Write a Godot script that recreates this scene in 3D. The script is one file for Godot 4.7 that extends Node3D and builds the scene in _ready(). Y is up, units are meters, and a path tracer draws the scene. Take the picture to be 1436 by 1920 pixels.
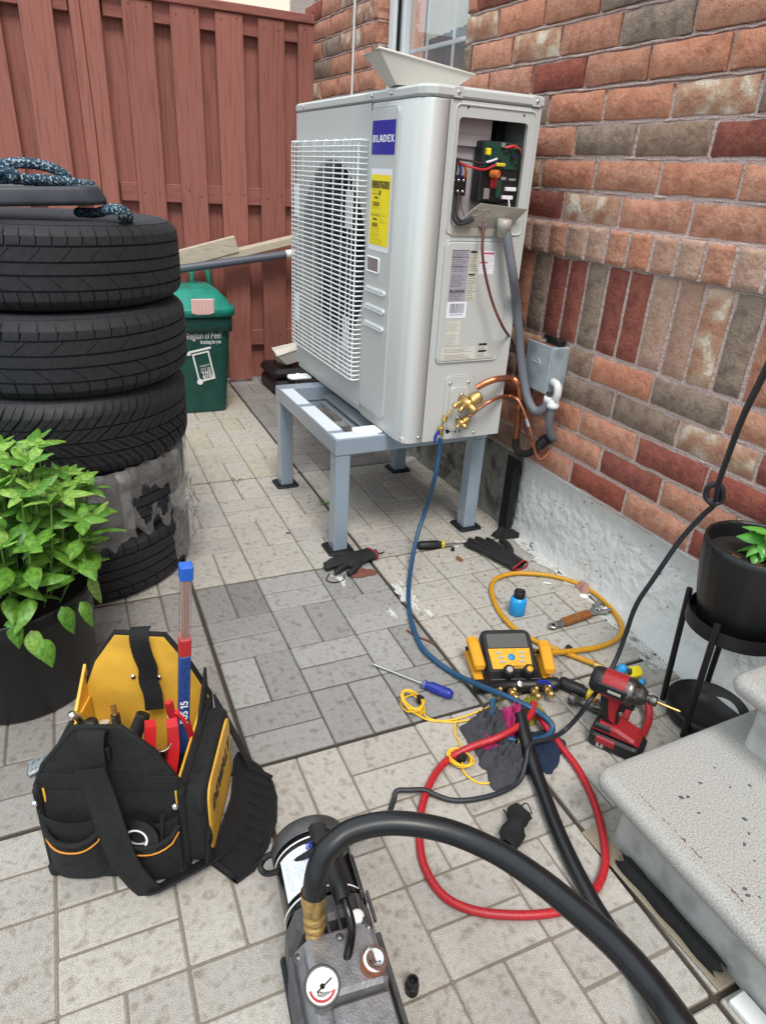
extends Node3D

# ---------------------------------------------------------------- helpers
const FLAT := -1
var M := {}
var used := {}
var rng := RandomNumberGenerator.new()


class B:
	var st := SurfaceTool.new()
	var grp := 0
	func _init():
		st.begin(Mesh.PRIMITIVE_TRIANGLES)
		st.set_smooth_group(-1)
	func flat() -> B:
		st.set_smooth_group(-1)
		return self
	func soft() -> B:
		grp += 1
		st.set_smooth_group(grp)
		return self
	func tri(a: Vector3, b: Vector3, c: Vector3):
		st.add_vertex(a)
		st.add_vertex(b)
		st.add_vertex(c)
	func quad(a, b, c, d):
		tri(a, b, c)
		tri(a, c, d)
	# box with chamfered edges, centre c, full size s
	func box(c: Vector3, s: Vector3, bev := 0.0, bas := Basis()) -> B:
		flat()
		var h := s * 0.5
		bev = minf(bev, minf(h.x, minf(h.y, h.z)) * 0.95)
		if bev <= 0.0:
			for ax in 3:
				for sg in [-1.0, 1.0]:
					var u := (ax + 1) % 3
					var w := (ax + 2) % 3
					var q := []
					for k in [[-1, -1], [-1, 1], [1, 1], [1, -1]]:
						var p := Vector3()
						p[ax] = h[ax] * sg
						p[u] = h[u] * k[0]
						p[w] = h[w] * k[1] * sg
						q.append(c + bas * p)
					quad(q[0], q[1], q[2], q[3])
			return self
		var P := {}
		for sx in [-1, 1]:
			for sy in [-1, 1]:
				for sz in [-1, 1]:
					var sgn := Vector3(sx, sy, sz)
					for ax in 3:
						var p := Vector3()
						for k in 3:
							p[k] = sgn[k] * (h[k] if k == ax else h[k] - bev)
						P[[sx, sy, sz, ax]] = c + bas * p
		for ax in 3:
			var u := (ax + 1) % 3
			var w := (ax + 2) % 3
			for sg in [-1, 1]:
				var q := []
				for k in [[-1, -1], [-1, 1], [1, 1], [1, -1]]:
					var id := [0, 0, 0]
					id[ax] = sg
					id[u] = k[0]
					id[w] = k[1] * sg
					q.append(P[[id[0], id[1], id[2], ax]])
				quad(q[0], q[1], q[2], q[3])
			for su in [-1, 1]:
				for sw in [-1, 1]:
					var a := [0, 0, 0]
					var b := [0, 0, 0]
					a[ax] = -1
					b[ax] = 1
					a[u] = su
					b[u] = su
					a[w] = sw
					b[w] = sw
					var q0 = P[[a[0], a[1], a[2], u]]
					var q1 = P[[b[0], b[1], b[2], u]]
					var q2 = P[[b[0], b[1], b[2], w]]
					var q3 = P[[a[0], a[1], a[2], w]]
					if su * sw > 0:
						quad(q3, q2, q1, q0)
					else:
						quad(q0, q1, q2, q3)
		for sx in [-1, 1]:
			for sy in [-1, 1]:
				for sz in [-1, 1]:
					var a = P[[sx, sy, sz, 0]]
					var b = P[[sx, sy, sz, 1]]
					var d = P[[sx, sy, sz, 2]]
					if sx * sy * sz > 0:
						tri(a, d, b)
					else:
						tri(a, b, d)
		return self
	# tube along pts; r is a number or one number per point
	func tube(pts: Array, r, n := 8, caps := true, closed := false) -> B:
		soft()
		var m := pts.size()
		var rings := []
		var t0: Vector3 = (pts[1] - pts[0]).normalized()
		var nrm := t0.cross(Vector3.UP)
		if nrm.length() < 0.1:
			nrm = t0.cross(Vector3.RIGHT)
		nrm = nrm.normalized()
		for i in m:
			var t: Vector3
			if closed:
				t = pts[(i + 1) % m] - pts[(i - 1 + m) % m]
			else:
				t = pts[mini(i + 1, m - 1)] - pts[maxi(i - 1, 0)]
			t = t.normalized()
			nrm = (nrm - t * nrm.dot(t)).normalized()
			var bi := t.cross(nrm)
			var rr: float = r[i] if r is Array else r
			var ring := []
			for k in n:
				var a := TAU * k / n
				ring.append(pts[i] + (nrm * cos(a) + bi * sin(a)) * rr)
			rings.append(ring)
		for i in (m if closed else m - 1):
			var A = rings[i]
			var C = rings[(i + 1) % m]
			for k in n:
				quad(A[k], A[(k + 1) % n], C[(k + 1) % n], C[k])
		if caps and not closed:
			flat()
			for k in range(1, n - 1):
				tri(rings[0][0], rings[0][k + 1], rings[0][k])
				tri(rings[m - 1][0], rings[m - 1][k], rings[m - 1][k + 1])
		return self
	# profile of Vector2(radius, height) turned round the y axis of xf
	func lathe(prof: Array, n := 24, xf := Transform3D(), sharp := false, amp := 0.0, lobes := 0) -> B:
		soft()
		for i in prof.size() - 1:
			if sharp:
				soft()
			for k in n:
				var q := []
				for e in [[i, k], [i, k + 1], [i + 1, k + 1], [i + 1, k]]:
					var a: float = TAU * (e[1] % n) / n
					var rr: float = prof[e[0]].x * (1.0 + amp * cos(a * lobes))
					q.append(xf * Vector3(cos(a) * rr, prof[e[0]].y, sin(a) * rr))
				if prof[i].x < 1e-6:
					tri(q[0], q[2], q[3])
				elif prof[i + 1].x < 1e-6:
					tri(q[0], q[1], q[2])
				else:
					quad(q[0], q[1], q[2], q[3])
		return self
	# outline (x, y) pulled from z0 to z1 with a chamfer, placed by xf
	func prism(poly: Array, z0: float, z1: float, xf := Transform3D(), bev := 0.0) -> B:
		flat()
		var n := poly.size()
		var area := 0.0
		for i in n:
			area += poly[i].cross(poly[(i + 1) % n])
		var pl := poly.duplicate()
		if area < 0:
			pl.reverse()
		var ins := []
		for i in n:
			var a: Vector2 = (pl[i] - pl[i - 1]).normalized()
			var b: Vector2 = (pl[(i + 1) % n] - pl[i]).normalized()
			var na := Vector2(-a.y, a.x)
			var nb := Vector2(-b.y, b.x)
			var d := (na + nb)
			d = d / maxf(0.35, d.length_squared() * 0.5)
			ins.append(pl[i] + d * bev)
		var rows := []
		if bev > 0.0:
			rows = [[ins, z0], [pl, z0 + bev], [pl, z1 - bev], [ins, z1]]
		else:
			rows = [[pl, z0], [pl, z1]]
		for r in rows.size() - 1:
			for i in n:
				var j := (i + 1) % n
				var A = rows[r]
				var C = rows[r + 1]
				quad(xf * Vector3(A[0][i].x, A[0][i].y, A[1]), xf * Vector3(C[0][i].x, C[0][i].y, C[1]), xf * Vector3(C[0][j].x, C[0][j].y, C[1]), xf * Vector3(A[0][j].x, A[0][j].y, A[1]))
		var idx := Geometry2D.triangulate_polygon(PackedVector2Array(ins))
		for t in range(0, idx.size(), 3):
			var a: Vector2 = ins[idx[t]]
			var b: Vector2 = ins[idx[t + 1]]
			var c: Vector2 = ins[idx[t + 2]]
			if (b - a).cross(c - a) < 0:
				var s := b
				b = c
				c = s
			tri(xf * Vector3(a.x, a.y, z1), xf * Vector3(c.x, c.y, z1), xf * Vector3(b.x, b.y, z1))
			tri(xf * Vector3(a.x, a.y, z0), xf * Vector3(b.x, b.y, z0), xf * Vector3(c.x, c.y, z0))
		return self
	# rows of points joined into one smooth sheet
	func sheet(rows: Array, wrap := false) -> B:
		soft()
		for i in rows.size() - 1:
			var n: int = rows[i].size()
			for k in (n if wrap else n - 1):
				quad(rows[i][k], rows[i][(k + 1) % n], rows[i + 1][(k + 1) % n], rows[i + 1][k])
		return self
	func mesh() -> ArrayMesh:
		st.generate_normals()
		st.index()
		return st.commit()


func vv(a: Array) -> Array:
	var o := []
	for i in range(0, a.size(), 3):
		o.append(Vector3(a[i], a[i + 1], a[i + 2]))
	return o


func crv(p: Array, sub := 6, closed := false) -> Array:
	var o := []
	var n := p.size()
	for i in (n if closed else n - 1):
		var a = p[(i - 1 + n) % n] if closed or i > 0 else p[0] * 2 - p[1]
		var b = p[i]
		var c = p[(i + 1) % n]
		var d = p[(i + 2) % n] if closed or i + 2 < n else c * 2 - b
		for k in sub:
			o.append(b.cubic_interpolate(c, a, d, float(k) / sub))
	if not closed:
		o.append(p[n - 1])
	return o


func rrect(w: float, h: float, r: float, n := 4) -> Array:
	var o := []
	for c in [[1, 1, 0], [-1, 1, 1], [-1, -1, 2], [1, -1, 3]]:
		for k in n + 1:
			var a: float = (c[2] + float(k) / n) * PI / 2
			o.append(Vector2(c[0] * (w / 2 - r) + cos(a) * r, c[1] * (h / 2 - r) + sin(a) * r))
	return o


func T(o: Vector3, rot := Vector3.ZERO) -> Transform3D:
	return Transform3D(Basis.from_euler(rot * PI / 180.0), o)


# y axis along d, standing at o
func along(o: Vector3, d: Vector3, hint := Vector3.UP) -> Transform3D:
	var y := d.normalized()
	var x := y.cross(hint)
	if x.length() < 0.05:
		x = y.cross(Vector3.RIGHT)
	x = x.normalized()
	return Transform3D(Basis(x, y, x.cross(y)), o)


func cyl(r: float, h: float, n := 16, bev := 0.0) -> ArrayMesh:
	return B.new().lathe([Vector2(0, 0), Vector2(r - bev, 0), Vector2(r, bev), Vector2(r, h - bev), Vector2(r - bev, h), Vector2(0, h)] if bev > 0 else [Vector2(0, 0), Vector2(r, 0), Vector2(r, h), Vector2(0, h)], n, Transform3D(), true).mesh()


func bx(s: Vector3, bev := 0.002) -> ArrayMesh:
	return B.new().box(Vector3.ZERO, s, bev).mesh()


func numbered(called: String) -> String:
	if not used.has(called):
		used[called] = 0
		return called
	used[called] += 1
	return "%s_%03d" % [called, used[called]]


func thing(called: String, label: String, category: String, at := Vector3.ZERO, turn := 0.0, group := "") -> Node3D:
	var o := Node3D.new()
	o.name = numbered(called)
	add_child(o)
	o.position = at
	o.rotation.y = deg_to_rad(turn)
	tag(o, label, category, group)
	return o


func tag(o: Node3D, label: String, category: String, group := ""):
	o.set_meta("label", label)
	o.set_meta("category", category)
	if group:
		o.set_meta("group", group)


func part(parent: Node3D, called: String, mesh: Mesh, m: Material, xf := Transform3D(), kind := "") -> MeshInstance3D:
	var o := MeshInstance3D.new()
	o.name = called
	o.mesh = mesh
	o.material_override = m
	parent.add_child(o, true)
	o.transform = xf
	if kind:
		o.set_meta("kind", kind)
	return o


func solo(called: String, mesh: Mesh, m: Material, label: String, category: String, xf := Transform3D(), group := "") -> MeshInstance3D:
	var o := MeshInstance3D.new()
	o.name = numbered(called)
	o.mesh = mesh
	o.material_override = m
	add_child(o)
	o.transform = xf
	tag(o, label, category, group)
	return o


func setting(called: String, mesh: Mesh, m: Material) -> Node3D:
	var o: Node3D
	if mesh:
		o = MeshInstance3D.new()
		o.mesh = mesh
		o.material_override = m
	else:
		o = Node3D.new()
	o.name = called
	add_child(o)
	o.set_meta("kind", "structure")
	return o


func text(parent: Node3D, s: String, height: float, m: Material, xf: Transform3D, width := 0.0, font := "Droid Sans", bold := false, called := "lettering") -> MeshInstance3D:
	var t := TextMesh.new()
	var f := SystemFont.new()
	f.font_names = PackedStringArray([font])
	if bold:
		f.font_weight = 700
	t.font = f
	t.text = s
	t.font_size = 32
	t.depth = 0.0006
	t.pixel_size = height / 23.0
	t.curve_step = 2.0
	var o := part(parent, called, t, m, xf)
	if width > 0.0:
		var w := t.get_aabb().size.x
		o.transform = xf * Transform3D(Basis().scaled(Vector3(width / maxf(w, 1e-4), 1, 1)), Vector3.ZERO)
	return o


# ---------------------------------------------------------------- textures and materials
var tex := {}


func noise_tex(called: String, seed_: int, freq: float, stops: Array, size := 512, kind := FastNoiseLite.TYPE_SIMPLEX_SMOOTH, octaves := 5, normal := false, strength := 4.0):
	var n := FastNoiseLite.new()
	n.seed = seed_
	n.noise_type = kind
	n.frequency = freq
	n.fractal_type = FastNoiseLite.FRACTAL_FBM
	n.fractal_octaves = octaves
	if kind == FastNoiseLite.TYPE_CELLULAR:
		n.cellular_return_type = FastNoiseLite.RETURN_DISTANCE
	var t := NoiseTexture2D.new()
	t.width = size
	t.height = size
	t.seamless = true
	t.noise = n
	if normal:
		t.as_normal_map = true
		t.bump_strength = strength
	elif stops:
		var g := Gradient.new()
		var o := PackedFloat32Array()
		var c := PackedColorArray()
		for s in stops:
			o.append(s[0])
			c.append(s[1] if s[1] is Color else Color(s[1], s[1], s[1]))
		g.offsets = o
		g.colors = c
		t.color_ramp = g
	tex[called] = t


func hexc(s: String) -> Color:
	return Color.html(s)


func mat(called: String, c, rough := 0.8, metal := 0.0, t := "", scale := 1.0, nrm := "", nstr := 1.0) -> StandardMaterial3D:
	var m := StandardMaterial3D.new()
	m.resource_name = called
	m.albedo_color = hexc(c) if c is String else c
	m.roughness = rough
	m.metallic = metal
	if t:
		m.albedo_texture = tex[t]
	if nrm:
		m.normal_enabled = true
		m.normal_texture = tex[nrm]
		m.normal_scale = nstr
	if t or nrm:
		m.uv1_triplanar = true
		m.uv1_world_triplanar = true
		m.uv1_scale = Vector3.ONE * scale
	M[called] = m
	return m


func stain(m: StandardMaterial3D, t: String, scale: float, mode := BaseMaterial3D.BLEND_MODE_MUL):
	m.detail_enabled = true
	m.detail_albedo = tex[t]
	m.detail_blend_mode = mode
	m.detail_uv_layer = BaseMaterial3D.DETAIL_UV_2
	m.uv2_triplanar = true
	m.uv2_world_triplanar = true
	m.uv2_scale = Vector3.ONE * scale


const BRICKS := [[1.661, -2.074, "taupe"], [1.638, -1.83, "taupe"], [1.573, -1.475, "orange"], [1.678, -2.331, "orange"], [1.581, -2.442, "orange"], [1.578, -2.221, "taupe"], [1.585, -1.973, "taupe"], [1.576, -1.72, "pale"], [1.496, -1.34, "taupe"], [1.502, -2.076, "orange"], [1.493, -1.824, "orange"], [1.496, -1.573, "red"], [1.407, -1.475, "orange"], [1.41, -1.73, "pale"], [1.404, -1.944, "orange"], [1.509, -2.331, "pale"], [1.409, -1.282, "pale"], [1.312, -1.849, "pale"], [1.315, -1.578, "orange"], [1.316, -1.328, "orange"], [1.319, -1.195, "red"], [1.224, -1.928, "orange"], [1.224, -1.711, "taupe"], [1.221, -1.458, "red"], [1.228, -1.238, "taupe"], [1.13, -1.851, "orange"], [1.135, -1.598, "orange"], [1.142, -1.349, "orange"], [1.137, -1.172, "orange"], [0.875, -1.955, "orange"], [0.872, -1.898, "taupe"], [0.878, -1.821, "red"], [0.89, -1.746, "red"], [0.876, -1.639, "taupe"], [0.871, -1.55, "red"], [0.871, -1.468, "red"], [0.878, -1.38, "buff"], [0.874, -1.301, "buff"], [0.872, -1.222, "pale"], [0.873, -1.138, "taupe"], [0.873, -1.061, "orange"], [0.703, -1.659, "taupe"], [0.696, -1.468, "orange"], [0.698, -1.207, "taupe"], [0.687, -1.033, "orange"], [0.62, -1.593, "taupe"], [0.614, -1.354, "taupe"], [0.622, -1.105, "pale"], [0.524, -1.647, "orange"], [0.538, -1.445, "orange"], [0.536, -1.193, "red"], [0.543, -0.989, "red"], [0.456, -1.555, "orange"], [0.446, -1.317, "red"], [0.452, -1.109, "orange"], [0.354, -1.668, "orange"], [0.359, -1.45, "red"], [0.368, -1.214, "orange"]]


func make_textures():
	noise_tex("speck", 3, 0.12, [[0.0, 0.55], [0.3, 0.8], [0.5, 0.93], [0.7, 1.0], [1.0, 1.0]], 512, FastNoiseLite.TYPE_SIMPLEX_SMOOTH, 3)
	noise_tex("cloud", 5, 0.008, [[0.2, 0.84], [0.5, 0.95], [0.75, 1.0]], 512)
	noise_tex("blotch", 7, 0.012, [[0.2, 0.6], [0.42, 0.92], [0.6, 1.0], [0.8, 0.86]], 512)
	noise_tex("scuff", 9, 0.03, [[0.3, 0.8], [0.6, 1.0], [0.72, 1.0], [0.8, 1.35]], 512)
	noise_tex("grit", 11, 0.2, [], 512, FastNoiseLite.TYPE_SIMPLEX_SMOOTH, 3, true, 6.0)
	noise_tex("lumps", 13, 0.02, [], 512, FastNoiseLite.TYPE_SIMPLEX_SMOOTH, 5, true, 10.0)
	noise_tex("pits", 15, 0.06, [], 512, FastNoiseLite.TYPE_SIMPLEX_SMOOTH, 4, true, 14.0)
	noise_tex("weave", 17, 0.4, [], 256, FastNoiseLite.TYPE_CELLULAR, 1, true, 5.0)
	noise_tex("grain", 19, 0.012, [[0.15, 0.86], [0.4, 0.96], [0.6, 1.0], [0.85, 0.93]], 512, FastNoiseLite.TYPE_SIMPLEX_SMOOTH, 3)
	noise_tex("paver_grey", 21, 0.2, [[0.0, hexc("75746f")], [0.32, hexc("9e9c98")], [0.6, hexc("aaa9a6")], [0.78, hexc("b4b3b0")], [0.88, hexc("deddda")]], 512, FastNoiseLite.TYPE_SIMPLEX_SMOOTH, 2)
	noise_tex("paver_tan", 23, 0.2, [[0.1, hexc("565049")], [0.24, hexc("8f8a82")], [0.4, hexc("b4afa7")], [0.6, hexc("bfbab2")], [0.85, hexc("cbc7c0")], [1.0, hexc("d8d5cf")]], 512, FastNoiseLite.TYPE_SIMPLEX_SMOOTH, 2)
	noise_tex("brick_orange", 31, 0.02, [[0.1, hexc("b07a63")], [0.4, hexc("cb8d72")], [0.55, hexc("d29579")], [0.75, hexc("d6a087")], [0.95, hexc("ba846c")]], 512)
	noise_tex("brick_red", 33, 0.02, [[0.1, hexc("86483e")], [0.45, hexc("9a564a")], [0.6, hexc("a55f50")], [0.9, hexc("9a5f52")]], 512)
	noise_tex("brick_taupe", 35, 0.016, [[0.1, hexc("77675c")], [0.4, hexc("957f70")], [0.55, hexc("a58d7b")], [0.75, hexc("a3927f")], [0.95, hexc("8a7466")]], 512)
	noise_tex("brick_pale", 37, 0.011, [[0.15, hexc("b37c63")], [0.42, hexc("c19177")], [0.55, hexc("c8a286")], [0.66, hexc("d4b89d")], [0.76, hexc("e6d8c6")], [0.9, hexc("e9decf")]], 512)
	noise_tex("brick_buff", 39, 0.02, [[0.1, hexc("b78f7b")], [0.5, hexc("c7a08b")], [0.7, hexc("cdaa97")], [0.95, hexc("bb957f")]], 512)
	noise_tex("concrete", 41, 0.012, [[0.0, hexc("c8c9c4")], [0.35, hexc("d6d8d6")], [0.6, hexc("dbdddc")], [1.0, hexc("cfd0ca")]], 512)
	noise_tex("step", 43, 0.14, [[0.0, hexc("55544f")], [0.18, hexc("7d7b77")], [0.34, hexc("9c9a96")], [0.6, hexc("aaa8a4")], [0.9, hexc("c0beba")]], 512, FastNoiseLite.TYPE_SIMPLEX_SMOOTH, 3)
	noise_tex("stain_dirt", 45, 0.05, [[0.0, hexc("c2bbb2")], [0.22, hexc("e2ddd8")], [0.36, hexc("f5f3f1")], [0.5, Color.WHITE], [0.75, hexc("f2f0ed")], [1.0, hexc("e4e0dc")]], 512, FastNoiseLite.TYPE_SIMPLEX_SMOOTH, 7)
	noise_tex("metal_dirt", 47, 0.018, [[0.2, hexc("8b8782")], [0.45, hexc("cfccc8")], [0.7, Color.WHITE]], 512)
	noise_tex("leaf_tone", 49, 0.02, [[0.25, 0.72], [0.5, 0.92], [0.75, 1.0]], 256)


func make_materials():
	var m: StandardMaterial3D
	mat("soil_joint", "4a4139", 1.0, 0, "speck", 6.0)
	# wall
	for k in [["brick_orange", 1.0], ["brick_red", 1.0], ["brick_taupe", 1.0], ["brick_pale", 1.0], ["brick_buff", 1.0]]:
		for v in 4:
			m = mat(k[0] + ("_%d" % v if v else ""), [Color(1, 1, 1), Color(0.94, 0.925, 0.92), Color(1, 0.955, 0.93), Color(0.97, 0.975, 0.98)][v], 0.95, 0, k[0], [1.9, 2.3, 1.6, 2.0][v], "pits", 0.16)
			m.uv1_offset = Vector3(0.31 * v, 0.17 * v, 0.43 * v)
			stain(m, "speck", 5.0)
	mat("mortar", "dcc3ba", 1.0, 0, "speck", 5.0, "lumps", 1.5)
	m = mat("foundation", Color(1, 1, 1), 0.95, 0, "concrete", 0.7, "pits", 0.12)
	mat("window_white", "e4e8ea", 0.35)
	mat("dark_glass", "20242a", 0.05, 0.0)
	mat("reflection_cream", "e9e0cf", 0.9)
	mat("interior_dark", "4c4a4c", 0.9)
	# fence
	for k in 4:
		m = mat("cedar_%d" % k, ["9d6358", "a2675b", "955d52", "996055"][k], 0.72, 0, "grain", 1.0)
		m.uv1_scale = Vector3(7, 0.35, 7)
		m.uv1_offset = Vector3(k * 0.37, k * 0.21, k * 0.11)
	mat("knot_brown", "8a5346", 0.8)
	m = mat("cedar_rail", "985f54", 0.75, 0, "grain", 1.0)
	m.uv1_scale = Vector3(0.7, 9, 9)
	mat("nail", "33211d", 0.6, 0.3)
	m = mat("raw_lumber", "c6bba8", 0.85, 0, "grain", 1.0)
	m.uv1_scale = Vector3(1.2, 14, 14)
	# metals, plastics
	mat("ac_white", "c1c4c2", 0.42)
	mat("grille_white", "e8ebea", 0.4)
	mat("black_plastic", "17181a", 0.45, 0, "cloud", 4.0)
	mat("black_matte", "141416", 0.85, 0, "blotch", 5.0)
	mat("black_rubber", "15171b", 0.55, 0, "scuff", 4.0)
	mat("deep_black", "0a0a0b", 0.9)
	mat("dark_navy", "1b2140", 0.45)
	mat("steel", "b4b5b6", 0.3, 1.0, "blotch", 12.0)
	mat("dull_steel", "8d8b88", 0.42, 1.0, "metal_dirt", 9.0)
	mat("chrome", "d5d5d5", 0.15, 1.0)
	m = mat("brass", "dcb873", 0.36, 0.85, "cloud", 20.0)
	m = mat("copper", "d58a66", 0.36, 0.85, "cloud", 10.0)
	m = mat("old_copper", "a8664a", 0.5, 0.6, "metal_dirt", 14.0)
	m = mat("stand_grey", "8b9aa8", 0.3)
	m.clearcoat_enabled = true
	m.clearcoat = 1.0
	m.clearcoat_roughness = 0.15
	mat("conduit_grey", "6d7178", 0.55)
	mat("box_grey", "a3afb6", 0.5, 0.1, "cloud", 3.0)
	mat("pvc_white", "d9dadb", 0.4)
	mat("print_black", "26272b", 0.7)
	mat("print_white", "e8e8e6", 0.6)
	mat("print_grey", "8d8d95", 0.5)
	mat("badge_blue", "1f2f9c", 0.35)
	mat("energy_yellow", "f2dd1e", 0.4)
	mat("label_white", "eceaf0", 0.4)
	mat("red_paint", "b3262a", 0.4)
	mat("zinc", "a7a6a4", 0.4, 0.6)


func paver_bank():
	# tone of a slab -> a few paver materials
	var tones := {"grey": ["9c9c9b", "a5a5a4", "959594"], "dark": ["868585", "807f7e", "8e8d8c"], "mid": ["b9b6b2", "b1aeaa", "bfbcb8"], "cream": ["c8c2b4", "c1bbac", "bbb5a7"], "tan": ["b5b1ab", "aeaaa4", "bbb7b1"], "brown": ["9b9794", "94908d", "a19d9a"]}
	for t in tones:
		for k in 3:
			var m := mat("paver_%s_%d" % [t, k], Color(1, 1, 1), 0.93, 0, "paver_grey" if t in ["grey", "dark"] else "paver_tan", 4.5, "grit", 0.4)
			var c := hexc(tones[t][k])
			var b := hexc("aaa9a6") if t in ["grey", "dark"] else hexc("bdb8b0")
			m.albedo_color = Color(minf(1, c.r / b.r), minf(1, c.g / b.g), minf(1, c.b / b.b))
			stain(m, "stain_dirt", 1.15)
		mat("joint_" + t, {"grey": "6a6763", "dark": "5f5c58", "mid": "8a8477", "cream": "9c9380", "tan": "978c7e", "brown": "7b746c"}[t], 1.0, 0, "speck", 6.0, "grit", 1.0)


const AU := 0.03264   # the patio is turned 1.87 degrees from the house
const US := [-2.16, -1.96, -1.76, -1.56, -1.36, -1.16, -0.96, -0.76, -0.56, -0.361, -0.163, 0.036, 0.236, 0.435, 0.634, 0.834, 1.033, 1.232, 1.431, 1.63, 1.83, 2.03]
const VS := [4.26, 4.07, 3.87, 3.67, 3.47, 3.27, 3.07, 2.87, 2.67, 2.473, 2.276, 2.077, 1.871, 1.68, 1.49, 1.303, 1.109, 0.912, 0.728, 0.545, 0.36, 0.17, -0.02, -0.21, -0.4]


func uv_at(u: float, v: float) -> Vector3:
	return Vector3(u * cos(AU) + v * sin(AU), 0, u * sin(AU) - v * cos(AU))


func patio():
	paver_bank()
	var g := B.new()
	g.box(Vector3(0, -0.062, 0), Vector3(60, 0.1, 60))
	setting("ground", g.mesh(), M.soil_joint)
	var pat := setting("patio", null, null)
	rng.seed = 11
	var cache := {}
	# which tone each slab has: rows from the fence to the camera, columns from the far side to the house
	var tone := [["brown", "cream", "cream", "cream", "brown", "brown"], ["brown", "mid", "mid", "cream", "brown", "brown"], ["brown", "brown", "mid", "mid", "mid", "mid"], ["brown", "brown", "brown", "grey", "mid", "mid"], ["tan", "tan", "tan", "tan", "tan", "tan"], ["tan", "tan", "tan", "tan", "tan", "tan"]]
	var flip := [[0, 1, 0, 1, 0, 1], [0, 1, 0, 1, 0, 1], [0, 1, 0, 0, 1, 0], [0, 1, 1, 1, 1, 0], [0, 1, 0, 1, 0, 1], [1, 0, 1, 0, 1, 0]]
	for r in 6:
		for c in 7:
			if c == 0:
				continue
			var tn: String = tone[r][c - 1]
			var sl := Node3D.new()
			sl.name = "slab"
			pat.add_child(sl, true)
			var u0: float = US[c * 3]
			var u1: float = US[c * 3 + 3]
			var v1: float = VS[r * 4]
			var v0: float = VS[r * 4 + 4]
			var mid := uv_at((u0 + u1) / 2, (v0 + v1) / 2)
			sl.position = mid
			sl.rotation.y = -AU
			part(sl, "bed", bx(Vector3(u1 - u0 - 0.010, 0.02, v1 - v0 - 0.010), 0.003), M["joint_" + tn], T(Vector3(0, -0.0135, 0)))
			for i in 3:
				for j in 4:
					var a: float = US[c * 3 + i]
					var b: float = US[c * 3 + i + 1]
					var d: float = VS[r * 4 + j]
					var e: float = VS[r * 4 + j + 1]
					var vert: bool = (i + j + flip[r][c - 1]) % 2 == 1
					for h in 2:
						var ua: float = a + (b - a) * 0.5 * h if vert else a
						var ub: float = ua + (b - a) * 0.5 if vert else b
						var va: float = d if vert else d + (e - d) * 0.5 * h
						var vb: float = e if vert else va + (e - d) * 0.5
						var gap := 0.0019
						ua += 0.0058 if i == 0 and (h == 0 or not vert) else gap
						ub -= 0.0058 if i == 2 and (h == 1 or not vert) else gap
						va -= 0.0058 if j == 0 and (h == 0 or vert) else gap
						vb += 0.0058 if j == 3 and (h == 1 or vert) else gap
						var sx: float = ub - ua
						var sz: float = va - vb
						var key := [roundi(sx * 500), roundi(sz * 500)]
						if not cache.has(key):
							cache[key] = bx(Vector3(key[0] / 500.0, 0.024, key[1] / 500.0), 0.0035)
						var p := uv_at((ua + ub) / 2, (va + vb) / 2)
						if p.x > 1.6 or p.x < -1.35:
							continue
						var k := rng.randi() % 3
						var tt := tn
						if r == 3 and c == 4 and i == 0 and j == 0:
							tt = "dark"
						if r == 3 and c == 4 and i == 1 and j == 0 and h == 5:
							tt = "dark"
						var loc := sl.transform.affine_inverse() * p
						part(sl, "paver", cache[key], M["paver_%s_%d" % [tt, k]], T(Vector3(loc.x, -0.012 + rng.randf_range(-0.0012, 0.0012), loc.z), Vector3(rng.randf_range(-0.25, 0.25), rng.randf_range(-0.3, 0.3), rng.randf_range(-0.25, 0.25))))


# ---------------------------------------------------------------- house
const WX := 1.5
const COURSE := 0.0878


func brick_mesh(len_: float, hgt: float, seed_: int, depth := 0.09) -> ArrayMesh:
	# the face looks along -x; length along z, height along y; uneven edges, slightly bumpy face
	var r := RandomNumberGenerator.new()
	r.seed = seed_
	var long_ := [0.0, 0.02, 0.16, 0.33, 0.5, 0.67, 0.84, 0.98, 1.0]
	var short_ := [0.0, 0.06, 0.5, 0.94, 1.0]
	var us: Array = long_ if len_ > hgt else short_
	var vs: Array = short_ if len_ > hgt else long_
	var nu := us.size() - 1
	var nv := vs.size() - 1
	var rows := []
	for j in nv + 1:
		var row := []
		for i in nu + 1:
			var u: float = us[i]
			var v: float = vs[j]
			var e := 0.0
			var y := (v - 0.5) * hgt
			var z := (u - 0.5) * len_
			if i == 0 or i == nu:
				z += r.randf_range(-0.0015, 0.0028) * (1.0 if i == 0 else -1.0)
				e = 0.0025
			if j == 0 or j == nv:
				y += r.randf_range(-0.001, 0.0045) * (1.0 if j == 0 else -1.0)
				e = 0.0025
			row.append(Vector3(e + r.randf_range(-0.0006, 0.0006), y, z))
		rows.append(row)
	var b := B.new()
	b.sheet(rows)
	b.flat()
	var ring := []
	for i in nu:
		ring.append(rows[0][i])
	for j in nv:
		ring.append(rows[j][nu])
	for i in nu:
		ring.append(rows[nv][nu - i])
	for j in nv:
		ring.append(rows[nv - j][0])
	for k in ring.size():
		var a: Vector3 = ring[k]
		var c: Vector3 = ring[(k + 1) % ring.size()]
		b.quad(a, c, Vector3(depth, c.y, c.z), Vector3(depth, a.y, a.z))
	return b.mesh()


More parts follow.
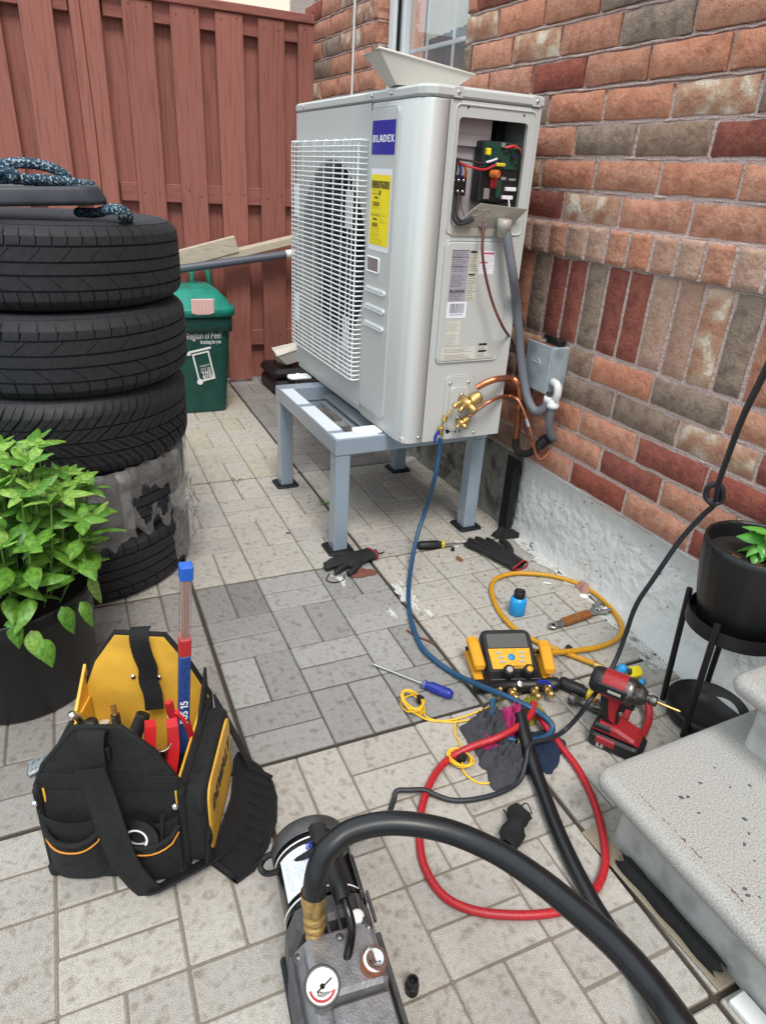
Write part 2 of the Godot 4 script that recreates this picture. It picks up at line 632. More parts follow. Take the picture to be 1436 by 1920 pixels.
func house():
	var h := thing("brick_house", "red and tan brick house wall on a pale concrete foundation beside the patio", "house", Vector3(WX, 0, 0))
	# chosen bricks: points on the wall (height, z) and their clay
	var picks := []
	for s in BRICKS:
		picks.append(s)
	var st_mesh := []
	for k in 10:
		st_mesh.append(brick_mesh(0.239, 0.0752, 100 + k))
	var half_mesh := []
	for k in 3:
		half_mesh.append(brick_mesh(0.117, 0.0775, 200 + k))
	var sol_mesh := []
	for k in 6:
		sol_mesh.append(brick_mesh(0.0752, 0.2415, 300 + k))
	var row_mesh := []
	for k in 4:
		row_mesh.append(brick_mesh(0.0752, 0.0915, 400 + k))
	rng.seed = 5
	var clay := func(y: float, z: float) -> String:
		var best := 0.1
		var got := ""
		for s in picks:
			if absf(s[0] - y) < 0.045 and absf(s[1] - z) < best:
				best = absf(s[1] - z)
				got = s[2]
		if got == "":
			var q := rng.randf()
			got = "orange" if q < 0.52 else "red" if q < 0.68 else "taupe" if q < 0.86 else "pale"
		return "brick_" + got + ["", "_1", "_2", "_3"][rng.randi() % 4]
	var courses := []
	for k in 5:
		courses.append(0.312 + k * COURSE)
	for k in 14:
		courses.append(1.102 + k * COURSE)
	var off := [-1.725, -1.605, -1.725, -1.60, -1.72, -1.725, -1.605, -1.715, -1.864, -1.72, -1.85, -1.70, -1.84, -1.72, -1.85, -1.72, -1.85, -1.72, -1.85]
	for k in courses.size():
		var y: float = courses[k] + 0.0388
		var n0 := -9
		for n in range(n0, 9):
			var z: float = off[k] + 0.25 * n
			if z > 0.35 or z < -4.3:
				continue
			if y > 1.47 and z > -3.28 - 0.125 and z < -2.525 + 0.125:
				# stop at the window jambs with a cut brick
				var z0 := z - 0.1207
				var z1 := z + 0.1207
				if z0 < -3.285 and z1 > -3.285 and -3.285 - z0 > 0.03:
					var len_ := -3.285 - z0
					part(h, "brick", brick_mesh(len_, 0.0775, 500 + k), M[clay.call(y, z)], T(Vector3(-0.006, y, (z0 - 3.285) / 2)))
				elif z1 > -2.525 and z0 < -2.525 and z1 + 2.525 > 0.03:
					part(h, "brick", brick_mesh(z1 + 2.525, 0.0775, 600 + k), M[clay.call(y, z)], T(Vector3(-0.006, y, (z1 - 2.525) / 2)))
				continue
			part(h, "brick", st_mesh[rng.randi() % 10], M[clay.call(y, z)], T(Vector3(-0.006 + rng.randf_range(-0.0015, 0.0015), y + rng.randf_range(-0.001, 0.001), z), Vector3(rng.randf_range(-0.35, 0.35), 0, 0)))
	for n in 53:
		var z := -4.27 + n * 0.0876
		part(h, "brick", sol_mesh[rng.randi() % 6], M[clay.call(0.87, z)], T(Vector3(-0.006 + rng.randf_range(-0.001, 0.001), 0.8735, z)))
		part(h, "brick", row_mesh[rng.randi() % 4], M[("brick_buff" if rng.randf() < 0.85 else "brick_orange") + ["", "_1", "_2", "_3"][rng.randi() % 4]], T(Vector3(-0.017 + rng.randf_range(-0.002, 0.002), 1.048, z - 0.02)))
	# the rest of the wall above the picture, joined
	var mm := MultiMesh.new()
	mm.transform_format = MultiMesh.TRANSFORM_3D
	mm.mesh = st_mesh[0]
	var xs := []
	for k in range(19, 54):
		for n in range(-11, 9):
			xs.append(T(Vector3(-0.006, 1.102 + (k - 5) * COURSE + 0.0388, -1.72 + 0.25 * n + (0.125 if k % 2 else 0.0))))
	for k in range(0, 54):
		for n in range(9, 22):
			xs.append(T(Vector3(-0.006, 0.312 + k * COURSE + 0.0388, -1.72 + 0.25 * n + (0.125 if k % 2 else 0.0))))
	mm.instance_count = xs.size()
	for i in xs.size():
		mm.set_instance_transform(i, xs[i])
	var mmi := MultiMeshInstance3D.new()
	mmi.name = "upper_brickwork"
	mmi.multimesh = mm
	mmi.material_override = M.brick_orange
	mmi.set_meta("kind", "stuff")
	h.add_child(mmi, true)
	# mortar behind the bricks, open at the window
	var mo := B.new()
	mo.box(Vector3(0.0495, (0.30 + 1.43) / 2, -0.35), Vector3(0.1, 1.13, 8.3))
	mo.box(Vector3(0.054, (1.43 + 5.0) / 2, (-4.5 - 3.289) / 2), Vector3(0.1, 3.57, 1.211))
	mo.box(Vector3(0.054, (1.43 + 5.0) / 2, (-2.521 + 3.8) / 2), Vector3(0.1, 3.57, 6.321))
	mo.box(Vector3(0.0545, (2.42 + 5.0) / 2, -2.905), Vector3(0.1, 2.58, 0.77))
	mo.box(Vector3(0.03, 1.048, -0.35), Vector3(0.085, 0.0935, 8.29))
	mo.box(Vector3(0.25, 2.4, -4.48), Vector3(0.3, 5.2, 0.1))
	part(h, "mortar", mo.mesh(), M.mortar)
	# squeezed-out mortar: thin uneven beads along the bed joints
	for k in courses.size():
		var y: float = courses[k] - 0.005
		if y < 0.4 or y > 1.9:
			continue
		var pts := []
		var rr := []
		var z := -4.2
		while z < 0.3:
			if not (y > 1.45 and z > -3.3 and z < -2.5):
				pts.append(Vector3(0.001 + rng.randf_range(-0.002, 0.002), y + rng.randf_range(-0.002, 0.002), z))
				rr.append(rng.randf_range(0.0022, 0.0045))
			elif pts.size() > 2:
				part(h, "mortar_bead", B.new().tube(pts, rr, 6).mesh(), M.mortar)
				pts = []
				rr = []
			z += rng.randf_range(0.018, 0.05)
		part(h, "mortar_bead", B.new().tube(pts, rr, 6).mesh(), M.mortar)
	# foundation with a rough fillet at its foot
	var rows := []
	var prof := [[-0.004, 0.309], [0.0, 0.306], [0.002, 0.22], [0.0, 0.12], [0.0, 0.06], [-0.002, 0.028], [-0.008, 0.010], [-0.014, -0.02]]
	var fn := FastNoiseLite.new()
	fn.seed = 4
	fn.frequency = 2.4
	for p in prof:
		var row := []
		for i in 120:
			var z := -4.4 + i * 0.05
			var w := fn.get_noise_2d(z * 1.7, p[1] * 4.0)
			var k2: float = clampf((0.08 - p[1]) / 0.08, 0, 1)
			var k3: float = clampf((z + 1.35) / 0.35, 0, 1) * k2 * 0.05
			row.append(Vector3(p[0] + w * 0.003 - absf(w) * k2 * 0.012 - k3, maxf(-0.03, p[1] + w * 0.004), z))
		rows.append(row)
	var top := []
	for q in rows[0]:
		top.append(Vector3(0.09, 0.3095, q.z))
	rows.push_front(top)
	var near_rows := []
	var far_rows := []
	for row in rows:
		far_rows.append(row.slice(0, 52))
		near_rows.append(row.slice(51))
	part(h, "foundation", B.new().sheet(near_rows).mesh(), M.foundation)
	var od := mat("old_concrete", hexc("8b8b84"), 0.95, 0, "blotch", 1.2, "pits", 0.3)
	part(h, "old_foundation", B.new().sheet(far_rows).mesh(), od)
	part(h, "foundation_core", bx(Vector3(0.2, 0.34, 6.4), 0), M.foundation, T(Vector3(0.106, 0.132, -1.2)))
	for k in 46:
		part(h, "air_hole", NAIL, M.old_concrete, Transform3D(Basis.from_euler(Vector3(0, 0, PI / 2)).scaled(Vector3.ONE * rng.randf_range(0.35, 0.95)), Vector3(-0.0012, rng.randf_range(0.06, 0.29), rng.randf_range(-1.8, -0.75))))
	# window
	var w := Node3D.new()
	w.name = "window"
	h.add_child(w)
	w.position = Vector3(0.075, 1.43, -2.905)
	var W := 0.74
	for s in [[-1, 0.06], [1, 0.05]]:
		part(w, "frame", bx(Vector3(0.06, 1.0, s[1]), 0.004), M.window_white, T(Vector3(0, 0.5, s[0] * (W / 2 - s[1] / 2))))
	part(w, "frame", bx(Vector3(0.06, 0.06, W - 0.112), 0.004), M.window_white, T(Vector3(0.001, 0.03, -0.004)))
	part(w, "frame", bx(Vector3(0.06, 0.06, W - 0.112), 0.004), M.window_white, T(Vector3(0.001, 0.97, -0.004)))
	part(w, "sash", bx(Vector3(0.035, 0.88, 0.028), 0.003), M.window_white, T(Vector3(0.012, 0.5, -W / 2 + 0.095)))
	part(w, "weather_strip", bx(Vector3(0.012, 0.88, 0.012), 0.001), M.deep_black, T(Vector3(-0.012, 0.5, -W / 2 + 0.066)))
	for k in 2:
		part(w, "muntin", bx(Vector3(0.008, 0.88, 0.014), 0.002), M.window_white, T(Vector3(0.034, 0.5, -0.12 + 0.22 * k)))
	part(w, "muntin", bx(Vector3(0.009, 0.016, W - 0.12), 0.002), M.window_white, T(Vector3(0.0345, 0.25, 0)))
	part(w, "muntin", bx(Vector3(0.009, 0.016, W - 0.12), 0.002), M.window_white, T(Vector3(0.0345, 0.62, 0)))
	var glass := StandardMaterial3D.new()
	glass.resource_name = "window_glass"
	glass.albedo_color = Color(0.75, 0.8, 0.8, 0.12)
	glass.transparency = BaseMaterial3D.TRANSPARENCY_ALPHA
	glass.roughness = 0.02
	part(w, "pane", bx(Vector3(0.004, 0.88, W - 0.13), 0), glass, T(Vector3(0.022, 0.5, 0.01)))
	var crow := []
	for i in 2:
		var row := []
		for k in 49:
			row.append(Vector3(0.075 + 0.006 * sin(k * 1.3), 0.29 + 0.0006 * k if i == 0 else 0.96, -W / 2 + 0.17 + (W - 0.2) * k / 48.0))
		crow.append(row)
	part(w, "pleated_sheet", B.new().sheet(crow).mesh(), M.reflection_cream)  # cream sheet stands in for the pale reflection in the upper glass
	crow = []
	for i in 2:
		var row := []
		for k in 49:
			row.append(Vector3(0.15 + 0.014 * sin(k * 0.8), 0.0 if i == 0 else 0.98, -W / 2 + W * k / 48.0))
		crow.append(row)
	part(w, "pleated_sheet", B.new().sheet(crow).mesh(), M.interior_dark)  # dark grey pleated sheet behind the pane, same colour as the room back
	part(w, "room_back", bx(Vector3(0.02, 1.1, 0.9), 0), M.interior_dark, T(Vector3(0.3, 0.5, 0)))
	part(w, "sill", bx(Vector3(0.1, 0.03, W), 0.004), M.window_white, T(Vector3(-0.02, -0.012, 0)))
	# white cable clipped to the wall
	solo("wall_cable", B.new().tube(vv([1.488, 1.05, -3.53, 1.487, 1.5, -3.527, 1.488, 1.9, -3.524, 1.487, 2.6, -3.52]), 0.0055, 8).mesh(), M.pvc_white, "thin white cable running up the brick wall between fence and window", "cable")


# ---------------------------------------------------------------- fence
func fence():
	var f := thing("wooden_fence", "tall rust brown shadowbox fence of vertical boards behind the bin", "fence", Vector3(0, 0, -4.1))
	rng.seed = 21
	var bm := []
	for k in 4:
		bm.append(bx(Vector3(0.139, 1.86, 0.018), 0.0025))
	var xs := [-1.87, -1.65, -1.43, -1.21, -0.99, -0.775, -0.555, -0.335, -0.118, 0.0985, -100, 0.537, 0.757, 0.975, 1.194, 1.411]
	for i in xs.size():
		var x: float = xs[i] + 0.07
		if xs[i] > -50:
			var lean := rng.randf_range(-0.25, 0.25)
			var b := part(f, "board", bm[i % 4], M["cedar_%d" % (i % 4)], T(Vector3(x, 0.945 + rng.randf_range(-0.004, 0.004), 0.009), Vector3(0, 0, lean)))
			for q in 2:
				part(b, "knot", B.new().lathe([Vector2(0, 0.0006), Vector2(0.004, 0.0005), Vector2(0.0055, 0)], 10).mesh() if q == 0 else KNOT, M.knot_brown, Transform3D(Basis.from_euler(Vector3(PI / 2, 0, 0)).scaled(Vector3(1.0, rng.randf_range(0.5, 1.1), 1.0)), Vector3(rng.randf_range(-0.05, 0.05), rng.randf_range(-0.8, 0.8), 0.0091)))
			for y in [0.27, 1.045, 1.84]:
				for s in [-0.035, 0.04]:
					part(b, "nail", NAIL, M.nail, T(Vector3(s + rng.randf_range(-0.008, 0.008), y - 0.945 + rng.randf_range(-0.015, 0.015), 0.0085), Vector3(90, 0, 0)))
		if i > 0:
			var xb: float = (xs[i] - 0.04) if xs[i] > -50 else 0.26
			if xs[i] > -50 and i == 11:
				xb = 0.49
			part(f, "back_board", bm[(i + 1) % 4], M["cedar_%d" % ((i + 2) % 4)], T(Vector3(xb, 0.945, -0.049), Vector3(0, 0, rng.randf_range(-0.2, 0.2))))
	part(f, "back_board", bm[0], M.cedar_2, T(Vector3(1.6, 0.945, -0.049)))
	for y in [0.265, 1.045, 1.835]:
		part(f, "rail", bx(Vector3(2.2, 0.089, 0.038), 0.003), M.cedar_rail, T(Vector3(-0.795, y, -0.02)))
		part(f, "rail", bx(Vector3(1.14, 0.089, 0.038), 0.003), M.cedar_rail, T(Vector3(1.025, y, -0.02)))
	part(f, "cap_rail", bx(Vector3(1.18, 0.04, 0.07), 0.004), M.cedar_rail, T(Vector3(1.03, 1.897, -0.006)))
	part(f, "cap_rail", bx(Vector3(2.2, 0.04, 0.07), 0.004), M.cedar_rail, T(Vector3(-0.79, 1.897, -0.006)))
	# the split post and the post at the house
	var px := 0.308
	var ps := B.new()
	ps.prism([Vector2(0, 0), Vector2(0.052, 0), Vector2(0.05, 0.9), Vector2(0.056, 1.3), Vector2(0.045, 1.95), Vector2(0.001, 1.95), Vector2(0.004, 1.1)], -0.05, 0.035, Transform3D(), 0.004)
	ps.prism([Vector2(0.0545, 0), Vector2(0.131, 0), Vector2(0.134, 1.95), Vector2(0.047, 1.95), Vector2(0.0585, 1.3), Vector2(0.0525, 0.9)], -0.05, 0.036, Transform3D(), 0.004)
	part(f, "post", ps.mesh(), M.cedar_1, T(Vector3(px, 0, 0)))
	part(f, "post", bx(Vector3(0.09, 2.1, 0.09), 0.004), M.cedar_0, T(Vector3(1.645, 1.05, 0.01)))
	# neighbouring house glimpsed over the fence
	var n := thing("neighbouring_house", "pale sided neighbouring house just visible over the top of the fence", "house", Vector3(0, 0, -9.5))
	mat("siding", "efe6d2", 0.7)
	mat("far_glass", "7f918f", 0.2)
	for k in 22:
		part(n, "siding_board", bx(Vector3(3.42, 0.152, 0.03), 0.004), M.siding, T(Vector3(1.99, 0.08 + k * 0.15, 0.0), Vector3(-2.5, 0, 0)))
	part(n, "wall", bx(Vector3(9, 4.4, 0.2), 0), M.brick_orange, T(Vector3(4.5, 2.2, -0.15)))
	part(n, "corner_trim", bx(Vector3(0.08, 4.0, 0.05), 0.004), M.nail, T(Vector3(3.85, 2.0, 0.03)))
	part(n, "window", bx(Vector3(0.5, 1.1, 0.05), 0.01), M.far_glass, T(Vector3(2.05, 2.8, 0.02)))


# ---------------------------------------------------------------- heat pump on its stand
const AO := Vector3(0.966, 0.43, -1.805)


# ring of faces between an inner outline and an outer rectangle, both in the plane given by xf (x, y)
func plate_with_hole(b: B, inner: Array, x0: float, y0: float, x1: float, y1: float, xf: Transform3D, lip := 0.0):
	b.flat()
	var c := Vector2.ZERO
	for p in inner:
		c += p
	c /= inner.size()
	var outer := []
	var seg := []
	for p in inner:
		var d: Vector2 = p - c
		var t := 1e9
		var s := 0
		if d.x > 1e-6 and (x1 - c.x) / d.x < t:
			t = (x1 - c.x) / d.x
			s = 0
		if d.y > 1e-6 and (y1 - c.y) / d.y < t:
			t = (y1 - c.y) / d.y
			s = 1
		if d.x < -1e-6 and (x0 - c.x) / d.x < t:
			t = (x0 - c.x) / d.x
			s = 2
		if d.y < -1e-6 and (y0 - c.y) / d.y < t:
			t = (y0 - c.y) / d.y
			s = 3
		outer.append(c + d * t)
		seg.append(s)
	var corner := [Vector2(x1, y1), Vector2(x0, y1), Vector2(x0, y0), Vector2(x1, y0)]
	var f := func(p: Vector2, z := 0.0) -> Vector3: return xf * Vector3(p.x, p.y, z)
	for i in inner.size():
		var j := (i + 1) % inner.size()
		b.quad(f.call(inner[i]), f.call(outer[i]), f.call(outer[j]), f.call(inner[j]))
		if seg[i] != seg[j]:
			b.tri(f.call(outer[i]), f.call(corner[seg[i]]), f.call(outer[j]))
		if lip != 0.0:
			b.quad(f.call(inner[i]), f.call(inner[j]), f.call(inner[j], lip), f.call(inner[i], lip))


func dense(poly: Array, step: float) -> Array:
	var o := []
	for i in poly.size():
		var a: Vector2 = poly[i]
		var b: Vector2 = poly[(i + 1) % poly.size()]
		var n := maxi(1, ceili(a.distance_to(b) / step))
		for k in n:
			o.append(a.lerp(b, float(k) / n))
	return o


func shift(poly: Array, d: Vector2) -> Array:
	var o := []
	for p in poly:
		o.append(p + d)
	return o


func bead(poly: Array, xf: Transform3D, r: float) -> ArrayMesh:
	var p := []
	for q in poly:
		p.append(xf * Vector3(q.x, q.y, 0))
	return B.new().tube(p, r, 6, false, true).mesh()


func screw(parent: Node3D, at: Vector3, turn: Vector3, r := 0.006):
	part(parent, "screw", SCREW, M.chrome, Transform3D(Basis.from_euler(turn * PI / 180.0).scaled(Vector3.ONE * (r / 0.006)), at))


func lines_tex(called: String, w: int, h: int, paper: Color, ink: Color, rows: int, seed_: int, extra := []):
	var im := Image.create(w, h, false, Image.FORMAT_RGB8)
	im.fill(paper)
	var r := RandomNumberGenerator.new()
	r.seed = seed_
	var step := float(h) / rows
	for k in rows:
		if r.randf() < 0.12:
			continue
		var y := int(k * step + step * 0.3)
		var x := int(w * 0.06)
		var stop := int(w * r.randf_range(0.6, 0.95))
		while x < stop:
			var l := r.randi_range(2, 9)
			im.fill_rect(Rect2i(x, y, mini(l, stop - x), maxi(1, int(step * 0.42))), ink)
			x += l + r.randi_range(1, 3)
	for e in extra:
		im.fill_rect(Rect2i(int(e[0] * w), int(e[1] * h), int(e[2] * w), int(e[3] * h)), e[4])
	tex[called] = ImageTexture.create_from_image(im)
	var m := mat(called, Color(1, 1, 1), 0.5)
	m.albedo_texture = tex[called]


func sticker(parent: Node3D, called: String, w: float, h: float, m: Material, xf: Transform3D) -> MeshInstance3D:
	var b := B.new()
	var p := [Vector3(-w / 2, -h / 2, 0), Vector3(w / 2, -h / 2, 0), Vector3(w / 2, h / 2, 0), Vector3(-w / 2, h / 2, 0)]
	var u := [Vector2(0, 1), Vector2(1, 1), Vector2(1, 0), Vector2(0, 0)]
	for k in [0, 3, 2, 0, 2, 1]:
		b.st.set_uv(u[k])
		b.st.add_vertex(p[k])
	return part(parent, called, b.mesh(), m, xf)


func heat_pump():
	var ac := thing("heat_pump_unit", "large off-white outdoor heat pump unit with open wiring hatch standing on a grey metal stand", "heat pump", AO)
	# local frame: x into the unit from its fan side, y up, z along the wall (0 at the hatch side, negative towards the fence)
	var FR := Transform3D(Basis(Vector3(0, 0, 1), Vector3(0, 1, 0), Vector3(-1, 0, 0)), Vector3.ZERO)   # plane of the fan side: (x, y) -> (z, y), z outwards
	var circ := []
	for k in 64:
		circ.append(Vector2(-0.645 + cos(TAU * k / 64) * 0.315, 0.49 + sin(TAU * k / 64) * 0.315))
	var b := B.new()
	plate_with_hole(b, circ, -1.012, 0.02, -0.331, 0.955, FR)
	b.soft()
	var sh := []
	for d in [[0.315, 0.0], [0.311, 0.004], [0.309, 0.02], [0.309, 0.07]]:
		var row := []
		for k in 64:
			row.append(Vector3(d[1], 0.49 + sin(TAU * k / 64) * d[0], -0.645 + cos(TAU * k / 64) * d[0]))
		sh.append(row)
	b.sheet(sh, true)
	part(ac, "front_panel", b.mesh(), M.ac_white)
	# service panel and rounded corner up to the seam on the hatch side
	var cols := [Vector2(0.004, -0.329), Vector2(0.0, -0.325), Vector2(0.0, -0.06), Vector2(0.002, -0.04)]
	for k in 7:
		var a := PI / 2 * k / 6.0
		cols.append(Vector2(0.034 - cos(a) * 0.028 + 0.0, -0.03 + sin(a) * 0.03))
	cols.append(Vector2(0.0715, 0.0))
	cols.append(Vector2(0.0725, -0.004))
	var rows := []
	for y in [0.0, 0.95, 0.955]:
		var row := []
		for c in cols:
			row.append(Vector3(c.x + (0.004 if y > 0.951 else 0.0), y, c.y - (0.003 if y > 0.951 else 0.0)))
		rows.append(row)
	part(ac, "corner_panel", B.new().sheet(rows).mesh(), M.ac_white)
	# raised service field on the fan side
	part(ac, "service_field", B.new().prism(rrect(0.195, 0.905, 0.022), 0.0, 0.0045, FR * T(Vector3(-0.232, 0.488, 0)), 0.004).mesh(), M.ac_white)
	for y in [0.436, 0.381, 0.326]:
		part(ac, "grip_rib", B.new().prism(rrect(0.145, 0.014, 0.0069), 0.0, 0.005, FR * T(Vector3(-0.237, y, 0.0045)), 0.0048).mesh(), M.grille_white)
	part(ac, "handle_frame", bead(rrect(0.09, 0.043, 0.004), FR * T(Vector3(-0.264, 0.511, 0.0055)), 0.003), M.grille_white)
	part(ac, "handle_recess", B.new().prism(rrect(0.084, 0.037, 0.002), 0.0002, 0.0014, FR * T(Vector3(-0.264, 0.511, 0.0045)), 0.0).mesh(), M.zinc)
	# badge and efficiency label
	var bd := part(ac, "badge", B.new().prism(rrect(0.155, 0.088, 0.003), 0, 0.0012, FR * T(Vector3(-0.23, 0.864, 0.0046)), 0.0004).mesh(), M.badge_blue)
	text(bd, "BLADEX", 0.0185, M.print_white, FR * T(Vector3(-0.23, 0.861, 0.0062)), 0.142, "Droid Sans", true)
	lines_tex("energy_print", 128, 196, hexc("f4df20"), hexc("6b6420"), 44, 5, [[0, 0, 1, 0.2, hexc("f4df20")], [0.05, 0.27, 0.47, 0.006, hexc("4c4818")], [0.05, 0.56, 0.47, 0.006, hexc("4c4818")], [0.05, 0.58, 0.47, 0.006, hexc("4c4818")], [0.05, 0.85, 0.47, 0.006, hexc("4c4818")], [0.55, 0.2, 0.45, 0.27, hexc("f4df20")], [0.55, 0.68, 0.45, 0.2, hexc("f4df20")], [0.05, 0.3, 0.45, 0.16, hexc("f4df20")], [0.05, 0.6, 0.45, 0.16, hexc("f4df20")]])
	part(ac, "label_sleeve", B.new().prism(rrect(0.141, 0.228, 0.003), 0, 0.0006, FR * T(Vector3(-0.232, 0.669, 0.0046)), 0.0).mesh(), M.label_white)
	var en := sticker(ac, "energy_label", 0.132, 0.196, M.energy_print, FR * T(Vector3(-0.232, 0.669, 0.006)))
	text(en, "ENERGYGUIDE", 0.020, M.print_black, T(Vector3(0, 0.071, 0.0008)), 0.122, "Droid Sans", true)
	text(en, "15.20-18.30", 0.011, M.print_black, T(Vector3(-0.027, 0.018, 0.0008)), 0.045)
	text(en, "8.50-9.50", 0.011, M.print_black, T(Vector3(-0.029, -0.041, 0.0008)), 0.038)
	text(en, "Cooling", 0.006, M.print_black, T(Vector3(-0.027, 0.036, 0.0008)))
	text(en, "Heating", 0.006, M.print_black, T(Vector3(-0.029, -0.024, 0.0008)))
	part(en, "arrow", B.new().prism([Vector2(-0.006, 0), Vector2(0.006, 0), Vector2(0, -0.014)], 0, 0.0006, T(Vector3(-0.002, 0.054, 0.0005))).mesh(), M.print_black)
	# fan
	var fan := Node3D.new()
	fan.name = "fan"
	ac.add_child(fan)
	fan.position = Vector3(0.065, 0.49, -0.645)
	part(fan, "hub", B.new().lathe([Vector2(0, 0.05), Vector2(0.04, 0.048), Vector2(0.062, 0.035), Vector2(0.066, 0.0), Vector2(0.066, -0.05)], 24, along(Vector3.ZERO, Vector3(-1, 0, 0))).mesh(), M.dark_navy)
	for k in 3:
		var br := []
		for i in 9:
			var row := []
			for j in 9:
				var rr := 0.05 + 0.245 * i / 8.0
				var a := TAU * k / 3.0 + (j / 8.0 - 0.5) * (1.25 + 0.35 * sin(i / 8.0 * 2.2)) + i * 0.06
				row.append(Vector3(-0.035 + 0.075 * j / 8.0 + 0.01 * i / 8.0, sin(a) * rr, cos(a) * rr))
			br.append(row)
		part(fan, "blade", B.new().sheet(br).mesh(), M.dark_navy)
	part(fan, "motor_bracket", bx(Vector3(0.01, 0.75, 0.05), 0.002), M.zinc, T(Vector3(0.09, 0.0, -0.05)))
	# wire guard in front of the fan
	var g := Node3D.new()
	g.name = "fan_guard"
	ac.add_child(g)
	var z0 := -0.988
	var z1 := -0.348
	var y0 := 0.118
	var y1 := 0.857
	var n := 48
	var hw := B.new()
	hw.tube(vv([0.004, 0, z0, -0.026, 0, z0 - 0.004, -0.032, 0, z0 + 0.01, -0.032, 0, z0 + 0.2, -0.032, 0, z1 - 0.01, -0.026, 0, z1 + 0.004, 0.004, 0, z1]), 0.0027, 6)
	var hm := hw.mesh()
	for k in n:
		part(g, "wire", hm, M.grille_white, T(Vector3(0, y0 + (y1 - y0) * k / (n - 1), 0)))
	var vm := B.new().tube(vv([0.004, y0, 0, -0.024, y0 - 0.004, 0, -0.0285, y0 + 0.012, 0, -0.0285, y1 - 0.012, 0, -0.024, y1 + 0.004, 0, 0.004, y1, 0]), 0.0027, 6).mesh()
	for z in [z0 + 0.004, z0 + 0.035, -0.855, -0.74, -0.645, -0.555, -0.475, -0.42, -0.385, z1 - 0.004]:
		part(g, "wire", vm, M.grille_white, T(Vector3(0, 0, z)))
	for z in [-0.93, -0.425]:
		for k in 4:
			part(g, "wire", bx(Vector3(0.003, 0.11, 0.003), 0.001), M.grille_white, T(Vector3(-0.034, 0.66, z + k * 0.014)))
			part(g, "wire", bx(Vector3(0.003, 0.11, 0.003), 0.001), M.grille_white, T(Vector3(-0.034, 0.27, z + k * 0.014)))
	# hatch side
	var SD := Transform3D(Basis(), Vector3.ZERO)
	var hole := shift(dense(rrect(0.224, 0.27, 0.012), 0.02), Vector2(0.219, 0.782))
	b = B.new()
	plate_with_hole(b, hole, 0.0755, 0.0, 0.369, 0.955, SD, -0.012)
	b.quad(Vector3(0.369, 0, 0), Vector3(0.369, 0.955, 0), Vector3(0.369, 0.955, -0.32), Vector3(0.369, 0, -0.32))
	b.quad(Vector3(0.0755, 0, 0), Vector3(0.0755, 0.955, 0), Vector3(0.0755, 0.955, -0.01), Vector3(0.0755, 0, -0.01))
	part(ac, "hatch_panel", b.mesh(), M.ac_white)
	part(ac, "hatch_bead", bead(shift(rrect(0.258, 0.318, 0.014), Vector2(0.224, 0.787)), T(Vector3(0, 0, 0.0005)), 0.0032), M.ac_white)
	part(ac, "label_field", B.new().prism(rrect(0.226, 0.352, 0.018), 0, 0.0065, T(Vector3(0.208, 0.434, 0)), 0.006).mesh(), M.ac_white)
	part(ac, "valve_field", B.new().prism(rrect(0.106, 0.21, 0.018), 0, 0.004, T(Vector3(0.194, 0.109, 0)), 0.0038).mesh(), M.ac_white)
	part(ac, "valve_plate", B.new().prism(rrect(0.075, 0.15, 0.02), 0.004, 0.010, T(Vector3(0.195, 0.107, 0)), 0.005).mesh(), M.ac_white)
	for s in [[0.157, 0.19, 0.005], [0.225, 0.19, 0.005], [0.27, 0.014, 0.001], [0.06, 0.018, 0.001], [0.148, 0.018, 0.004], [0.12, 0.634, 0.001]]:
		screw(ac, Vector3(s[0], s[1], s[2]), Vector3(90, 0, 0), 0.0055)
	for s in [[0.131, 0.94], [0.312, 0.935]]:
		part(ac, "screw_hole", cyl(0.003, 0.0006, 10), M.deep_black, T(Vector3(s[0], s[1], 0.0002), Vector3(90, 0, 0)))
	part(ac, "knockout", B.new().prism([Vector2(-0.009, 0.006), Vector2(0.01, 0.006), Vector2(0.008, -0.006), Vector2(-0.004, -0.009)], 0, 0.0006, T(Vector3(0.165, 0.03, 0.0041))).mesh(), M.deep_black)
	part(ac, "knockout", bx(Vector3(0.004, 0.008, 0.001), 0), M.deep_black, T(Vector3(0.195, 0.026, 0.0044)))
	part(ac, "knockout", bx(Vector3(0.004, 0.008, 0.001), 0), M.deep_black, T(Vector3(0.212, 0.026, 0.0044)))
	# printed labels
	lines_tex("rating_print", 72, 170, hexc("a3a1ab"), hexc("4e4d55"), 30, 8, [[0, 0, 1, 0.02, hexc("4e4d55")], [0.0, 0.13, 1, 0.012, hexc("55545c")], [0.0, 0.32, 1, 0.012, hexc("55545c")], [0.05, 0.72, 0.9, 0.1, hexc("a3a1ab")]])
	lines_tex("warning_print", 64, 150, hexc("d3d0c2"), hexc("4a4944"), 26, 9, [[0.06, 0.02, 0.7, 0.035, hexc("2a2a28")], [0.06, 0.46, 0.7, 0.035, hexc("2a2a28")]])
	lines_tex("notice_print", 64, 84, hexc("ece9f0"), hexc("8c8899"), 18, 10, [[0.05, 0.1, 0.9, 0.07, hexc("c93a4c")], [0.05, 0.48, 0.5, 0.06, hexc("c93a4c")]])
	lines_tex("note_print", 64, 110, hexc("d5d3ca"), hexc("6a6964"), 26, 12)
	lines_tex("caution_print", 170, 60, hexc("d5d3ca"), hexc("55544f"), 9, 13)
	lines_tex("badge_print", 64, 60, hexc("d5d3ca"), hexc("5a5954"), 8, 14, [[0.05, 0.02, 0.85, 0.15, hexc("1c1c1c")], [0.05, 0.52, 0.85, 0.15, hexc("1c1c1c")]])
	var bar := []
	var r := RandomNumberGenerator.new()
	r.seed = 3
	var x := 0.14
	while x < 0.86:
		var w := r.randf_range(0.012, 0.04)
		bar.append([x, 0.1, w, 0.6, hexc("2c2c34")])
		x += w + r.randf_range(0.012, 0.03)
	bar.append([0.15, 0.78, 0.7, 0.05, hexc("77778a")])
